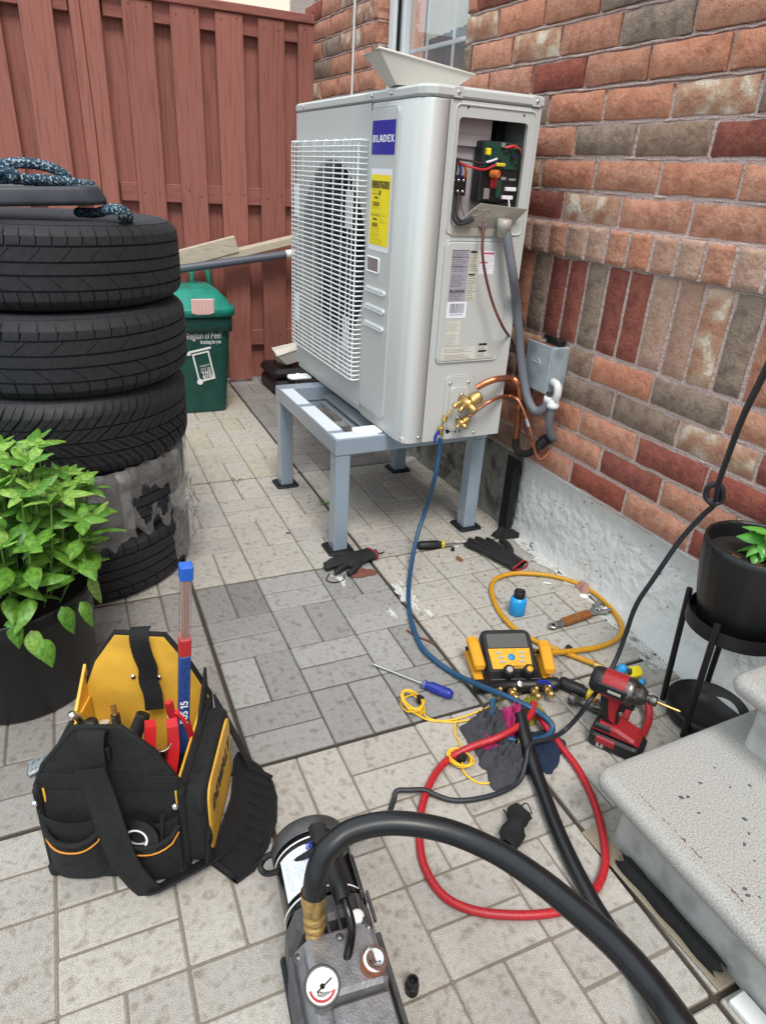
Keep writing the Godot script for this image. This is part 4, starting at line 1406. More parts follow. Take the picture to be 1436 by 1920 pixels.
func tires():
	mat("tire_rubber", "222329", 0.72, 0, "scuff", 3.0)
	mat("tire_worn", "2d2e34", 0.8, 0, "scuff", 5.0)
	mat("winter_rubber", "1f2024", 0.62, 0, "scuff", 3.0)
	var info := [[0.0, -2.205, 0.0, 0.352, 0.20, 1, "bottom tire of the stack, resting on the pavers"], [0.004, -2.20, 0.209, 0.348, 0.20, 0, "fourth tire down in the stack, wrapped in torn clear plastic"], [0.016, -2.205, 0.421, 0.356, 0.21, 2, "winter tire with curved tread blocks in the middle of the stack"], [0.036, -2.205, 0.640, 0.352, 0.20, 1, "second tire from the top of the stack beside the green bin"], [0.042, -2.215, 0.851, 0.345, 0.195, 0, "topmost tire of the stack with the grey lid on it"]]
	for i in 5:
		var e = info[i]
		var t := thing("tire", "black rubber " + e[6], "tire", Vector3(e[0], e[2], e[1]), i * 37.0, "stack of used tires")
		t.rotation.x = deg_to_rad([0.0, 0.4, 0.9, -0.5, 0.6][i])
		t.rotation.z = deg_to_rad([0.0, -0.5, 0.4, 0.6, -0.4][i])
		var m = M.winter_rubber if e[5] == 2 else M.tire_rubber
		part(t, "tread", tread_mesh(e[3], e[4], e[5], i), m)
		part(t, "sidewall", sidewall_mesh(e[3], e[4], true), M.tire_worn)
		part(t, "sidewall", sidewall_mesh(e[3], e[4], false), M.tire_worn)
	# grey tub lid on top
	mat("tub_grey", "3a3f49", 0.5, 0, "cloud", 3.0)
	var lid := thing("tub_lid", "large dark grey plastic tub lid lying on the tire stack", "lid", Vector3(-0.20, 1.078, -2.1), 3.0)
	lid.rotation.z = deg_to_rad(2.5)
	var rp := rrect(0.76, 0.36, 0.06, 6)
	part(lid, "shell", loft(B.new(), [ring_at(rp, 0.012, Vector3.ZERO, 0.93), ring_at(rp, 0.0), ring_at(rp, 0.012), ring_at(rp, 0.034, Vector3.ZERO, 0.975), ring_at(rp, 0.042, Vector3.ZERO, 0.96), ring_at(rp, 0.042, Vector3.ZERO, 0.93), ring_at(rp, 0.03, Vector3.ZERO, 0.90)]).mesh(), M.tub_grey)
	part(lid, "grip", bx(Vector3(0.09, 0.014, 0.014), 0.004), M.tub_grey, T(Vector3(0.05, 0.02, 0.177)))
	# braided rope
	noise_tex("braid", 61, 0.05, [[0.0, hexc("15202c")], [0.45, hexc("1d3a4d")], [0.55, hexc("27627a")], [0.7, hexc("d4dce0")]], 256, FastNoiseLite.TYPE_CELLULAR, 1)
	var rm := mat("rope_teal", Color(1, 1, 1), 0.85, 0, "braid", 16.0)
	var rope := thing("braided_rope", "teal and navy braided rope coiled on the grey tub lid", "rope")
	part(rope, "strand", rope_mesh(crv(vv([-0.35, 1.135, -2.02, -0.2, 1.14, -1.99, -0.09, 1.137, -1.985, -0.02, 1.142, -1.99, 0.06, 1.143, -1.99, 0.12, 1.138, -2.0, 0.155, 1.134, -2.03, 0.14, 1.134, -2.08]), 10), 0.0115), rm)
	part(rope, "strand", rope_mesh(crv(vv([-0.2, 1.14, -2.05, -0.09, 1.15, -2.03, -0.035, 1.17, -2.02, 0.02, 1.176, -2.02, 0.07, 1.168, -2.02, 0.1, 1.148, -2.02, 0.06, 1.138, -2.03, -0.02, 1.14, -2.03]), 10), 0.0125), rm)
	part(rope, "strand", rope_mesh(crv(vv([-0.14, 1.14, -1.975, -0.07, 1.152, -1.97, -0.03, 1.158, -1.975, -0.012, 1.15, -1.975, -0.03, 1.141, -1.97]), 10), 0.0115), rm)
	part(rope, "strand", rope_mesh(crv(vv([0.12, 1.066, -2.1, 0.16, 1.072, -2.01, 0.19, 1.085, -1.965, 0.215, 1.083, -1.955, 0.228, 1.071, -1.965, 0.232, 1.063, -1.99]), 8), 0.012), rm)
	part(rope, "strand", rope_mesh(crv(vv([0.15, 1.066, -2.05, 0.18, 1.082, -1.955, 0.2, 1.083, -1.94, 0.212, 1.072, -1.945, 0.215, 1.063, -1.97]), 8), 0.011), rm)
	plastic_wrap()


func rope_mesh(p: Array, r: float) -> ArrayMesh:
	var rr := []
	for i in p.size():
		rr.append(r * (1.0 + 0.06 * sin(i * 2.1)))
	return B.new().tube(p, rr, 9).mesh()


func plastic_wrap():
	# torn film round the fourth tire: two curled sheets with crumples
	var film := StandardMaterial3D.new()
	film.resource_name = "clear_film"
	film.albedo_color = Color(0.86, 0.85, 0.84, 0.13)
	film.transparency = BaseMaterial3D.TRANSPARENCY_ALPHA
	film.roughness = 0.09
	film.metallic_specular = 0.7
	M["clear_film"] = film
	var w := thing("plastic_wrap", "torn crumpled clear plastic film hanging round the lower tires of the stack", "plastic film", Vector3(0.004, 0, -2.2))
	var fn := FastNoiseLite.new()
	fn.seed = 77
	fn.frequency = 1.0
	fn.fractal_octaves = 4
	var pieces := [[-0.72, 0.62, 0.215, 0.424, 0.357, 0.005, 0], [0.55, 1.25, 0.225, 0.424, 0.362, 0.016, 1], [1.15, 2.4, 0.20, 0.42, 0.360, 0.012, 1], [0.34, 0.80, 0.09, 0.31, 0.370, 0.022, 2]]
	for e in pieces:
		var rows := []
		for i in 15:
			var row := []
			for k in 41:
				var a: float = e[0] + (e[1] - e[0]) * k / 40.0
				var lo: float = e[2] + 0.055 * fn.get_noise_2d(a * 5.0, 3.0 + e[6])
				var hi: float = e[3] + (0.035 * fn.get_noise_2d(a * 6.0, 9.0) if e[6] == 2 else 0.0)
				var y: float = lo + (hi - lo) * i / 14.0
				var rr: float = e[4] + e[5] * fn.get_noise_3d(a * 6.0, y * 14.0, e[6] * 5.0) * 1.3 + e[5] * 0.5 * absf(fn.get_noise_3d(a * 15.0 + y * 12.0, y * 22.0, 2.0)) + (0.02 * (0.3 - y) / 0.3 if e[6] == 2 else 0.0)
				if y > 0.41:
					rr -= 0.012
				row.append(Vector3(cos(a) * rr, y, sin(a) * rr))
			rows.append(row)
		var b := B.new()
		b.soft()
		for i in 14:
			for k in 40:
				var hole := fn.get_noise_2d(k * 0.06 + e[6] * 7.0, i * 0.1)
				var ex := pow((k - 22.0) / 9.0, 2.0) + pow((i - 5.0) / 4.0, 2.0)
				if e[6] == 1 and ex + hole * 1.6 < 0.9:
					continue
				b.quad(rows[i][k], rows[i][k + 1], rows[i + 1][k + 1], rows[i + 1][k])
		part(w, "film_sheet", b.mesh(), film)


func green_bin():
	mat("bin_green", "104a42", 0.45, 0, "cloud", 3.0)
	mat("lid_green", "158a78", 0.4, 0, "cloud", 3.0)
	mat("latch_pink", "d9b3ae", 0.5)
	var g := thing("green_bin", "dark green wheeled organics bin with lighter green lid and pink latch by the fence", "bin", Vector3(0.705, 0, -3.70))
	var rp := rrect(0.25, 0.26, 0.04, 5)
	var rt := rrect(0.315, 0.34, 0.04, 5)
	var rings := []
	for k in 8:
		var t := k / 7.0
		var ring := []
		for i in rp.size():
			var p: Vector2 = rp[i].lerp(rt[i], t)
			ring.append(Vector3(p.x, 0.004 + 0.5 * t, p.y))
		rings.append(ring)
	part(g, "body", loft(B.new(), rings).mesh(), M.bin_green)
	part(g, "rim_band", loft(B.new(), [ring_at(rt, 0.43, Vector3.ZERO, 0.99), ring_at(rt, 0.432, Vector3.ZERO, 1.05), ring_at(rt, 0.52, Vector3.ZERO, 1.05), ring_at(rt, 0.52, Vector3.ZERO, 0.98)], false, false).mesh(), M.bin_green)
	var lt := rrect(0.37, 0.40, 0.08, 6)
	var lid := part(g, "lid", loft(B.new(), [ring_at(lt, 0.512, Vector3.ZERO, 0.97), ring_at(lt, 0.512), ring_at(lt, 0.545), ring_at(lt, 0.552, Vector3.ZERO, 0.98), ring_at(lt, 0.56, Vector3(-0.005, 0, -0.01), 0.92), ring_at(lt, 0.59, Vector3(-0.01, 0, -0.02), 0.86), ring_at(lt, 0.598, Vector3(-0.01, 0, -0.02), 0.80), ring_at(lt, 0.625, Vector3(-0.015, 0, -0.03), 0.70), ring_at(lt, 0.632, Vector3(-0.015, 0, -0.03), 0.62)]).mesh(), M.lid_green)
	part(lid, "handle", B.new().tube(crv(vv([0.035, 0.60, -0.16, 0.04, 0.68, -0.18, 0.04, 0.70, -0.19, 0.10, 0.70, -0.19, 0.12, 0.685, -0.18, 0.13, 0.60, -0.16]), 3), 0.012, 8).mesh(), M.lid_green)
	var la := part(g, "latch", B.new().prism([Vector2(-0.055, 0.04), Vector2(0.055, 0.04), Vector2(0.055, -0.028), Vector2(0.03, -0.036), Vector2(-0.03, -0.036), Vector2(-0.055, -0.028)], 0.0, 0.012, T(Vector3(0.008, 0.562, 0.2)), 0.003).mesh(), M.latch_pink)
	for k in 6:
		part(la, "rib", bx(Vector3(0.004, 0.06, 0.003), 0.001), M.latch_pink, T(Vector3(-0.036 + 0.0175 * k, 0.563, 0.2125)))
	# printing on the sloping front
	var F := T(Vector3(0.0, 0.0, 0.134), Vector3(4.4, 0, 0))
	text(g, "Region of Peel", 0.030, M.print_white, F * T(Vector3(0.012, 0.415, 0.001)), 0.17)
	text(g, "Working for you", 0.017, M.print_white, F * T(Vector3(0.045, 0.382, 0.001)), 0.105, "Droid Serif", true)
	part(g, "lettering", cyl(0.009, 0.0008, 12), M.print_white, F * T(Vector3(-0.085, 0.423, 0.001), Vector3(90, 0, 0)))
	var pic := Node3D.new()
	pic.name = "pictogram"
	g.add_child(pic)
	pic.transform = F * T(Vector3(0.005, 0.255, 0.0), Vector3(0, 0, 11))
	for s in [[-0.04, 0, 0.008, 0.145], [0.04, 0, 0.008, 0.145], [0.0, 0.073, 0.088, 0.008], [0.0, -0.073, 0.088, 0.008], [0.0, 0.09, 0.115, 0.011], [-0.062, 0.083, 0.025, 0.016]]:
		part(pic, "stroke", bx(Vector3(s[2], s[3], 0.001), 0), M.print_white, T(Vector3(s[0], s[1], 0.0012 + 0.0002 * absf(s[1]))))
	part(pic, "stroke", cyl(0.016, 0.001, 16), M.print_white, T(Vector3(-0.038, -0.075, 0.0018), Vector3(90, 0, 0)))
	text(pic, "Organics", 0.010, M.print_white, T(Vector3(0.006, 0.005, 0.001)), 0.05)
	text(pic, "IT'S IN", 0.016, M.print_white, T(Vector3(0.006, -0.018, 0.001)), 0.05)
	text(pic, "THE", 0.02, M.print_white, T(Vector3(0.006, -0.037, 0.001)), 0.05, "Droid Sans", true)
	text(pic, "BIN", 0.022, M.print_white, T(Vector3(0.008, -0.06, 0.001)), 0.05, "Droid Sans", true)


func behind_unit():
	# lumber and pipe resting above the bin
	var m2: StandardMaterial3D = M.raw_lumber
	var a := Vector3(.59, .697, -3.93)
	var c := Vector3(1.007, .812, -3.93)
	solo("lumber_offcut", bx(Vector3(0.62, 0.085, 0.038), 0.003), m2, "short pale weathered board lying slanted above the bin", "board", Transform3D(Basis.from_euler(Vector3(0, 0, 0.25)), Vector3(.836, .771, -3.95) + Vector3(-0.13, -0.035, 0)))
	solo("lumber_plank", bx(Vector3(1.5, 0.04, 0.085), 0.003), m2, "long grey weathered plank behind the pipe running behind the heat pump", "board", Transform3D(Basis.from_euler(Vector3(0.0, 0, 0.225)), Vector3(1.202, .804, -3.98)))
	var p := thing("grey_pipe", "dark grey plastic pipe lying across the bin towards the heat pump", "pipe")
	var q0 := Vector3(0.30, 0.655, -3.79)
	var q1 := Vector3(1.29, 0.785, -3.79)
	mat("pipe_grey", "565b66", 0.45)
	part(p, "tube", B.new().tube([q0, q0.lerp(q1, 0.5), q1], 0.021, 16).mesh(), M.pipe_grey)
	part(p, "sticker", B.new().tube([q0.lerp(q1, 0.945), q0.lerp(q1, 0.99)], 0.0216, 16, false).mesh(), M.print_white)
	var k := thing("tool_case", "black hard plastic tool case on the ground at the foot of the fence", "case", Vector3(1.36, 0, -3.90), 2.0)
	part(k, "base", bx(Vector3(0.42, 0.085, 0.27), 0.02), M.black_plastic, T(Vector3(0, 0.0435, 0)))
	part(k, "lid", bx(Vector3(0.43, 0.06, 0.275), 0.022), M.black_plastic, T(Vector3(0, 0.118, 0)))
	part(k, "latch", bx(Vector3(0.04, 0.05, 0.012), 0.003), M.black_plastic, T(Vector3(-0.11, 0.088, 0.139)))
	part(k, "handle", B.new().tube(crv(vv([-0.06, 0.07, 0.137, -0.055, 0.065, 0.165, 0.055, 0.065, 0.165, 0.06, 0.07, 0.137]), 4), 0.009, 8).mesh(), M.black_plastic)
	# grey ribbed siding off-cuts under the unit
	mat("siding_grey", "7f868c", 0.5)
	var s := thing("siding_bundle", "ribbed grey siding off-cuts lying across the stand under the heat pump", "siding", Vector3(1.06, 0.366, -2.26), 0.0)
	for j in 2:
		var rows := []
		for i in 13:
			rows.append([Vector3(-0.11 + 0.018 * i, 0.004 + 0.018 * j + (0.012 if (i / 2) % 2 else 0.0), -0.22), Vector3(-0.11 + 0.018 * i, 0.004 + 0.018 * j + (0.012 if (i / 2) % 2 else 0.0), 0.2)])
		part(s, "panel", B.new().sheet(rows).mesh(), M.siding_grey, T(Vector3(0.012 * j, 0, -0.015 * j)))


# ---------------------------------------------------------------- plants
func leaf_mesh(L: float, w: float, bend: float, cup: float, seed_: int) -> ArrayMesh:
	var rows := []
	var r := RandomNumberGenerator.new()
	r.seed = seed_
	for i in 8:
		var t := i / 7.0
		var half := w * 0.5 * pow(sin(PI * pow(t, 0.75)), 0.85) * (1.0 - 0.25 * t) + 0.0006
		var y := bend * t * t * L
		var row := []
		for k in 5:
			var u := (k - 2) / 2.0
			var bulge := -cup * u * u * w + 0.05 * w * cos(u * PI) * sin(t * 12.0) * 0.5
			row.append(Vector3(u * half + r.randf_range(-0.0005, 0.0005), y + bulge + (0.0 if k != 2 else -0.0012), t * L))
		rows.append(row)
	return B.new().sheet(rows).mesh()


func basil():
	var greens := ["6fa43e", "7fb148", "5f9637", "93bf58"]
	for k in 4:
		var m := mat("basil_%d" % k, greens[k], 0.42, 0, "leaf_tone", 14.0)
		m.backlight_enabled = true
		m.backlight = hexc("4a7a18")
		m.metallic_specular = 0.45
	mat("stem_green", "6f8f3e", 0.6)
	mat("potting_soil", "2c2420", 1.0, 0, "speck", 20.0, "pits", 1.0)
	var p := thing("basil_plant", "bushy bright green basil plant in a large black pot beside the tires", "plant", Vector3(-0.178, 0, -1.60))
	var pot := part(p, "pot", B.new().lathe([Vector2(0, 0.002), Vector2(0.165, 0.0), Vector2(0.172, 0.01), Vector2(0.190, 0.245), Vector2(0.196, 0.25), Vector2(0.199, 0.262), Vector2(0.197, 0.278), Vector2(0.200, 0.288), Vector2(0.193, 0.291), Vector2(0.188, 0.28), Vector2(0.184, 0.22)], 64).mesh(), M.black_plastic)
	part(pot, "drain_hole", cyl(0.009, 0.003, 12), M.deep_black, along(Vector3(0.1716, 0.055, 0.045).rotated(Vector3.UP, 0.55), Vector3(0.94, -0.06, 0.25).rotated(Vector3.UP, 0.55)))
	part(p, "soil", cyl(0.187, 0.02, 40), M.potting_soil, T(Vector3(0, 0.235, 0)))
	var lm := []
	for k in 5:
		lm.append(leaf_mesh(0.070, 0.042, [-0.25, -0.4, -0.15, -0.5, 0.05][k], 0.16, 20 + k))
	rng.seed = 91
	var count := 0
	var inner := []
	for s in 52:
		var a := TAU * s * 0.382
		var q := sqrt((s + 0.5) / 52.0)
		var base := Vector3(cos(a) * q * 0.14, 0.25, sin(a) * q * 0.14)
		var hgt := 0.37 * (1.0 - 0.42 * q * q) + rng.randf_range(-0.05, 0.04)
		var out := Vector3(cos(a), 0, sin(a)) * (0.02 + 0.075 * q)
		var tip := base + Vector3(0, hgt, 0) + out
		var mid := base.lerp(tip, 0.5) + out * 0.15
		var path := crv([base, mid, tip], 5)
		part(p, "stem", B.new().tube(path, 0.0022, 5).mesh(), M.stem_green)
		var nodes := 4 if q > 0.45 else 3
		for nd in nodes:
			var t := 1.0 - nd * 0.19
			var pos: Vector3 = path[int(round(t * (path.size() - 1)))]
			var top := nd == 0
			var nl := 5 if top else 2
			for l in nl:
				var yaw := a + (TAU / 5) * l + (PI / 4 if top else 0.0) if top else a + PI * l + nd * PI / 2 + rng.randf_range(-0.4, 0.4)
				yaw += rng.randf_range(-0.3, 0.3)
				var pitch := rng.randf_range(-0.75, -0.1) if top else rng.randf_range(-0.35, 0.45)
				var sc := (rng.randf_range(0.55, 0.85) if top else rng.randf_range(0.8, 1.2))
				var bs := Basis.from_euler(Vector3(pitch, yaw, rng.randf_range(-0.35, 0.35))).scaled(Vector3.ONE * sc)
				var front: bool = pos.z + pos.x * 0.5 > -0.12 and nd < 3 and pos.x > -0.14
				if front and count < 290:
					part(p, "leaf", lm[rng.randi() % 5], M["basil_%d" % ((rng.randi() % 3) if not top else 1 + rng.randi() % 3)], Transform3D(bs, pos))
					count += 1
				else:
					inner.append(Transform3D(bs, pos))
	var mm := MultiMesh.new()
	mm.transform_format = MultiMesh.TRANSFORM_3D
	mm.mesh = lm[0]
	mm.instance_count = inner.size()
	for i in inner.size():
		mm.set_instance_transform(i, inner[i])
	var mi := MultiMeshInstance3D.new()
	mi.name = "inner_foliage"
	mi.multimesh = mm
	mi.material_override = M.basil_0
	mi.set_meta("kind", "stuff")
	p.add_child(mi)
	# leaves hanging over the near rim
	for e in [[0.16, 0.285, 0.14, 0.6], [0.185, 0.32, 0.10, 0.3], [0.05, 0.27, 0.19, -0.1], [0.07, 0.25, 0.205, 0.2], [0.12, 0.30, 0.17, 0.4], [0.02, 0.31, 0.19, -0.4]]:
		part(p, "leaf", lm[1], M["basil_%d" % (rng.randi() % 4)], Transform3D(Basis.from_euler(Vector3(0.95, atan2(e[0], e[2]) + e[3] * 0.4, 0.2)), Vector3(e[0], e[1], e[2])))


# ---------------------------------------------------------------- tool bag
func tool_bag():
	mat("canvas_black", "1d1e20", 0.9, 0, "blotch", 7.0, "weave", 0.6)
	mat("canvas_dark", "141517", 0.85, 0, "blotch", 5.0, "weave", 0.5)
	var ym := mat("vinyl_yellow", "f6c148", 0.5, 0, "cloud", 1.6)
	mat("trim_orange", "d28b2c", 0.6)
	mat("pad_black", "17181b", 0.95, 0, "speck", 20.0, "weave", 1.2)
	var b := thing("tool_bag", "open black canvas tool tote with yellow lining and shoulder strap", "tool bag", Vector3(-0.024, 0, -0.945), -24.0)
	# local frame: x along the near end panel, y up, -z away from the camera
	var W := 0.245
	var D := 0.262
	part(b, "base", bx(Vector3(W + 0.01, 0.03, D + 0.02), 0.008), M.canvas_dark, T(Vector3(0, 0.0155, -D / 2)))
	var oct := [Vector2(-W / 2, 0.01), Vector2(W / 2, 0.01), Vector2(W / 2 + 0.004, 0.205), Vector2(W / 2 - 0.045, 0.285), Vector2(0.028, 0.333), Vector2(-0.05, 0.33), Vector2(-W / 2 + 0.012, 0.25), Vector2(-W / 2 - 0.006, 0.205)]
	var NE := T(Vector3(0, 0, 0.0), Vector3(-5, 0, 0))
	var near := part(b, "near_panel", B.new().prism(oct, -0.012, 0.0, NE, 0.004).mesh(), M.canvas_black)
	part(near, "edge_piping", bead(oct, NE * T(Vector3(0, 0, -0.006)), 0.0065), M.canvas_dark)
	part(near, "web_band", bx(Vector3(W * 0.98, 0.032, 0.003), 0.001), M.canvas_dark, NE * T(Vector3(0, 0.222, 0.002)))
	part(near, "lining", B.new().prism(oct, -0.0155, -0.0125, NE, 0.0).mesh(), M.vinyl_yellow)
	var fo := [Vector2(-W / 2, 0.01), Vector2(W / 2, 0.01), Vector2(W / 2 + 0.004, 0.215), Vector2(W / 2 - 0.03, 0.295), Vector2(0.05, 0.368), Vector2(-0.045, 0.370), Vector2(-W / 2 + 0.03, 0.30), Vector2(-W / 2 - 0.004, 0.215)]
	var FE := T(Vector3(0, 0, -D), Vector3(3, 0, 0))
	var far := part(b, "far_panel", B.new().prism(fo, -0.012, -0.002, FE, 0.002).mesh(), M.canvas_black)
	part(far, "edge_piping", bead(fo, FE * T(Vector3(0, 0, -0.005)), 0.0065), M.canvas_dark)
	part(far, "lining", B.new().prism(fo, -0.0015, 0.0015, FE, 0.001).mesh(), ym)
	for x in [-0.022, 0.03]:
		part(far, "rivet", SCREW, M.chrome, FE * T(Vector3(x, 0.262, 0.0016), Vector3(90, 0, 0)))
	# long sides
	for s in [-1, 1]:
		part(b, "side_panel", bx(Vector3(0.012, 0.2, D - 0.01), 0.004), M.canvas_black, T(Vector3(s * (W / 2 + 0.002), 0.11, -D / 2)))
		part(b, "side_lining", bx(Vector3(0.004, 0.19, D - 0.03), 0.001), ym, T(Vector3(s * (W / 2 - 0.0075), 0.115, -D / 2)))
	# corner gussets between far panel and the sides
	for s in [-1, 1]:
		part(b, "gusset", B.new().prism([Vector2(0, 0), Vector2(0.09, 0), Vector2(0, 0.075)], -0.003, 0.003, Transform3D(Basis(Vector3(0, 0, 1), Vector3(0, 1, 0), Vector3(-1, 0, 0)), Vector3(s * (W / 2 - 0.002), 0.205, -D + 0.002)), 0.001).mesh(), ym if s < 0 else M.canvas_black)
	part(b, "divider", bx(Vector3(W - 0.03, 0.16, 0.006), 0.002), M.canvas_dark, T(Vector3(0, 0.10, -D * 0.5)))
	# zipped pocket with yellow face on the +x side
	var pk := part(b, "zip_pocket", loft(B.new(), side_pocket(0.0), true, false).mesh(), M.canvas_black, T(Vector3(W / 2 + 0.008, 0, -D / 2)))
	part(pk, "yellow_face", loft(B.new(), side_pocket(0.0345, 0.86, 0.88, 0.004)).mesh(), M.vinyl_yellow)
	part(pk, "zip", bead_x(0.0335), M.canvas_dark)
	var SX := Transform3D(Basis(Vector3(0, 0, -1), Vector3(0, 1, 0), Vector3(1, 0, 0)), Vector3(0.0395, 0.125, 0.0))
	text(pk, "DEWALT", 0.034, M.print_black, SX, 0.16, "Droid Sans", true)
	part(pk, "pull_tab", B.new().tube(crv(vv([0.028, 0.15, 0.118, 0.034, 0.13, 0.124, 0.036, 0.11, 0.126]), 3), 0.004, 6).mesh(), M.deep_black)
	for k in 2:
		var ring := []
		for i in 12:
			ring.append(Vector3(0.04 + 0.002 * sin(i * 1.0), 0.105 - 0.03 * k + 0.02 * sin(TAU * i / 12), 0.128 + 0.011 * cos(TAU * i / 12) + 0.012 * k))
		part(pk, "cord_loop", B.new().tube(ring, 0.003, 6, false, true).mesh(), M.deep_black)
	# two open pockets on the near panel
	for e in [[-0.064, 0.105, 0.13], [0.058, 0.125, 0.128]]:
		var rows := []
		for i in 7:
			var row := []
			for k in 13:
				var t := (k / 12.0 - 0.5) * 2.0
				var top: float = e[2] - 0.018 * (1.0 - t * t) + (0.012 if absf(t) > 0.9 else 0.0)
				row.append(Vector3(e[0] + t * e[1] * 0.5, 0.012 + (top - 0.012) * i / 6.0, 0.004 + 0.026 * (1.0 - pow(absf(t), 3.0)) * (0.55 + 0.45 * i / 6.0)))
			rows.append(row)
		var pc := part(b, "pocket", B.new().sheet(rows).mesh(), M.canvas_black)
		var hem := []
		var pip := []
		for v in rows[6]:
			hem.append(v + Vector3(0, 0.004, 0))
			pip.append(v + Vector3(0, -0.012, 0.003))
		part(pc, "hem", B.new().tube(hem, 0.0055, 6).mesh(), M.canvas_dark)
		part(pc, "piping", B.new().tube(pip, 0.0018, 5).mesh(), M.trim_orange)
		var inner := []
		for v in rows[6]:
			inner.append(Vector3(v.x, 0.165 - 0.012 * (1.0 - pow((v.x - e[0]) / (e[1] * 0.5), 2.0)), 0.003 + v.z * 0.35))
		part(pc, "inner_pocket", B.new().sheet([rows[2], inner]).mesh(), M.canvas_dark)
	for x in [-0.122, 0.118]:
		part(b, "rivet", SCREW, M.chrome, T(Vector3(x, 0.19, 0.006), Vector3(70, 0, 0)))
	# carry strap from the near panel over to the far one, with its buckle
	part(b, "strap_buckle", bx(Vector3(0.048, 0.03, 0.014), 0.004), M.black_plastic, NE * T(Vector3(-0.012, 0.29, 0.008)))
	part(b, "strap_loop", strap(crv(vv([-0.012, 0.275, 0.004, -0.012, 0.32, 0.0, -0.012, 0.340, -0.014, -0.012, 0.325, -0.03]), 5), Vector3(1, 0, 0), 0.044, 0.004), M.canvas_dark)
	part(b, "hanging_strap", strap(crv(vv([0.002, 0.374, -0.262, 0.002, 0.378, -0.25, 0.004, 0.366, -0.234, 0.008, 0.33, -0.232, 0.014, 0.295, -0.235, 0.012, 0.265, -0.234, 0.02, 0.235, -0.228, 0.022, 0.20, -0.222]), 5), Vector3(1, 0.0, -0.2), 0.036, 0.0035), M.canvas_dark)
	# shoulder strap: down the near panel, over the ground and round to the pad
	part(b, "shoulder_strap", strap(crv(vv([-0.012, 0.283, 0.014, 0.0, 0.23, 0.02, 0.016, 0.17, 0.036, 0.032, 0.10, 0.045, 0.052, 0.04, 0.042, 0.07, 0.006, 0.040]), 6), Vector3(1, 0.12, 0), 0.05, 0.004), M.canvas_dark)
	part(b, "shoulder_strap", strap(crv(vv([0.066, 0.006, 0.034, 0.085, 0.010, 0.030, 0.12, 0.018, 0.012, 0.16, 0.015, -0.02, 0.185, 0.01, -0.05]), 6), Vector3(0.2, 0.75, 1), 0.05, 0.004), M.canvas_dark)
	part(b, "shoulder_strap", strap(crv(vv([0.135, 0.19, -0.262, 0.16, 0.12, -0.268, 0.185, 0.06, -0.262, 0.205, 0.02, -0.25]), 5), Vector3(0.3, 0.0, 1), 0.045, 0.004), M.canvas_dark)
	var pad := []
	var pr := [[0.205, -0.262, 0.03], [0.212, -0.24, 0.042], [0.222, -0.20, 0.046], [0.228, -0.14, 0.046], [0.22, -0.08, 0.044], [0.205, -0.03, 0.040], [0.19, -0.005, 0.03]]
	var upper := []
	var lower := []
	for e in pr:
		var ru := []
		for k in 7:
			var t := (k / 6.0 - 0.5) * 2.0
			ru.append(Vector3(e[0] + t * e[2], 0.004 + 0.013 * (1.0 - pow(absf(t), 4.0)) + 0.018 * maxf(0.0, -t) * (1.0 if e[1] < -0.02 else 0.3), e[1] + 0.02 * t))
		upper.append(ru)
	var pd := part(b, "shoulder_pad", B.new().sheet(upper).mesh(), M.pad_black)
	var rim := []
	for v in upper:
		rim.append(v[6])
	for v in upper[6]:
		rim.append(v)
	rim.append_array([upper[5][0], upper[4][0], upper[3][0], upper[2][0], upper[1][0]])
	for v in upper[0]:
		rim.append(v)
	part(pd, "edge_binding", B.new().tube(rim, 0.0045, 6, false, true).mesh(), M.canvas_dark)
	for k in 8:
		var z := -0.235 + 0.027 * k
		part(pd, "pad_rib", strap(crv(vv([0.19, 0.022, z - 0.012, 0.222, 0.019, z, 0.255, 0.014, z + 0.014]), 3), Vector3(0, 0.1, 1), 0.011, 0.006), M.pad_black)
	bag_tools()


func bead_x(x: float) -> ArrayMesh:
	var pts := []
	for p in rrect(0.225, 0.185, 0.03):
		pts.append(Vector3(x - 0.004, 0.103 + p.y, p.x))
	return B.new().tube(pts, 0.004, 6, false, true).mesh()


func side_pocket(x0: float, sw := 1.0, sh := 1.0, dep := 0.034) -> Array:
	var rings := []
	for e in [[0.0, 1.0], [0.75, 1.0], [0.95, 0.97], [1.0, 0.9]]:
		var ring := []
		for p in rrect(0.235 * sw, 0.195 * sh, 0.03):
			ring.append(Vector3(x0 + dep * e[0], 0.103 + p.y * e[1], p.x * e[1]))
		rings.append(ring)
	return rings


# flat ribbon along pts, its width lying along side
func strap(pts: Array, side: Vector3, w: float, th: float) -> ArrayMesh:
	var rings := []
	for i in pts.size():
		var t: Vector3 = (pts[mini(i + 1, pts.size() - 1)] - pts[maxi(i - 1, 0)]).normalized()
		var s := (side - t * side.dot(t)).normalized()
		var n := t.cross(s)
		rings.append([pts[i] + s * w / 2 + n * th / 2, pts[i] - s * w / 2 + n * th / 2, pts[i] - s * w / 2 - n * th / 2, pts[i] + s * w / 2 - n * th / 2])
	var b := B.new()
	b.flat()
	for i in rings.size() - 1:
		for k in 4:
			b.quad(rings[i][k], rings[i][(k + 1) % 4], rings[i + 1][(k + 1) % 4], rings[i + 1][k])
	for e in [rings[0], rings[rings.size() - 1]]:
		b.quad(e[0], e[1], e[2], e[3])
	return b.mesh()


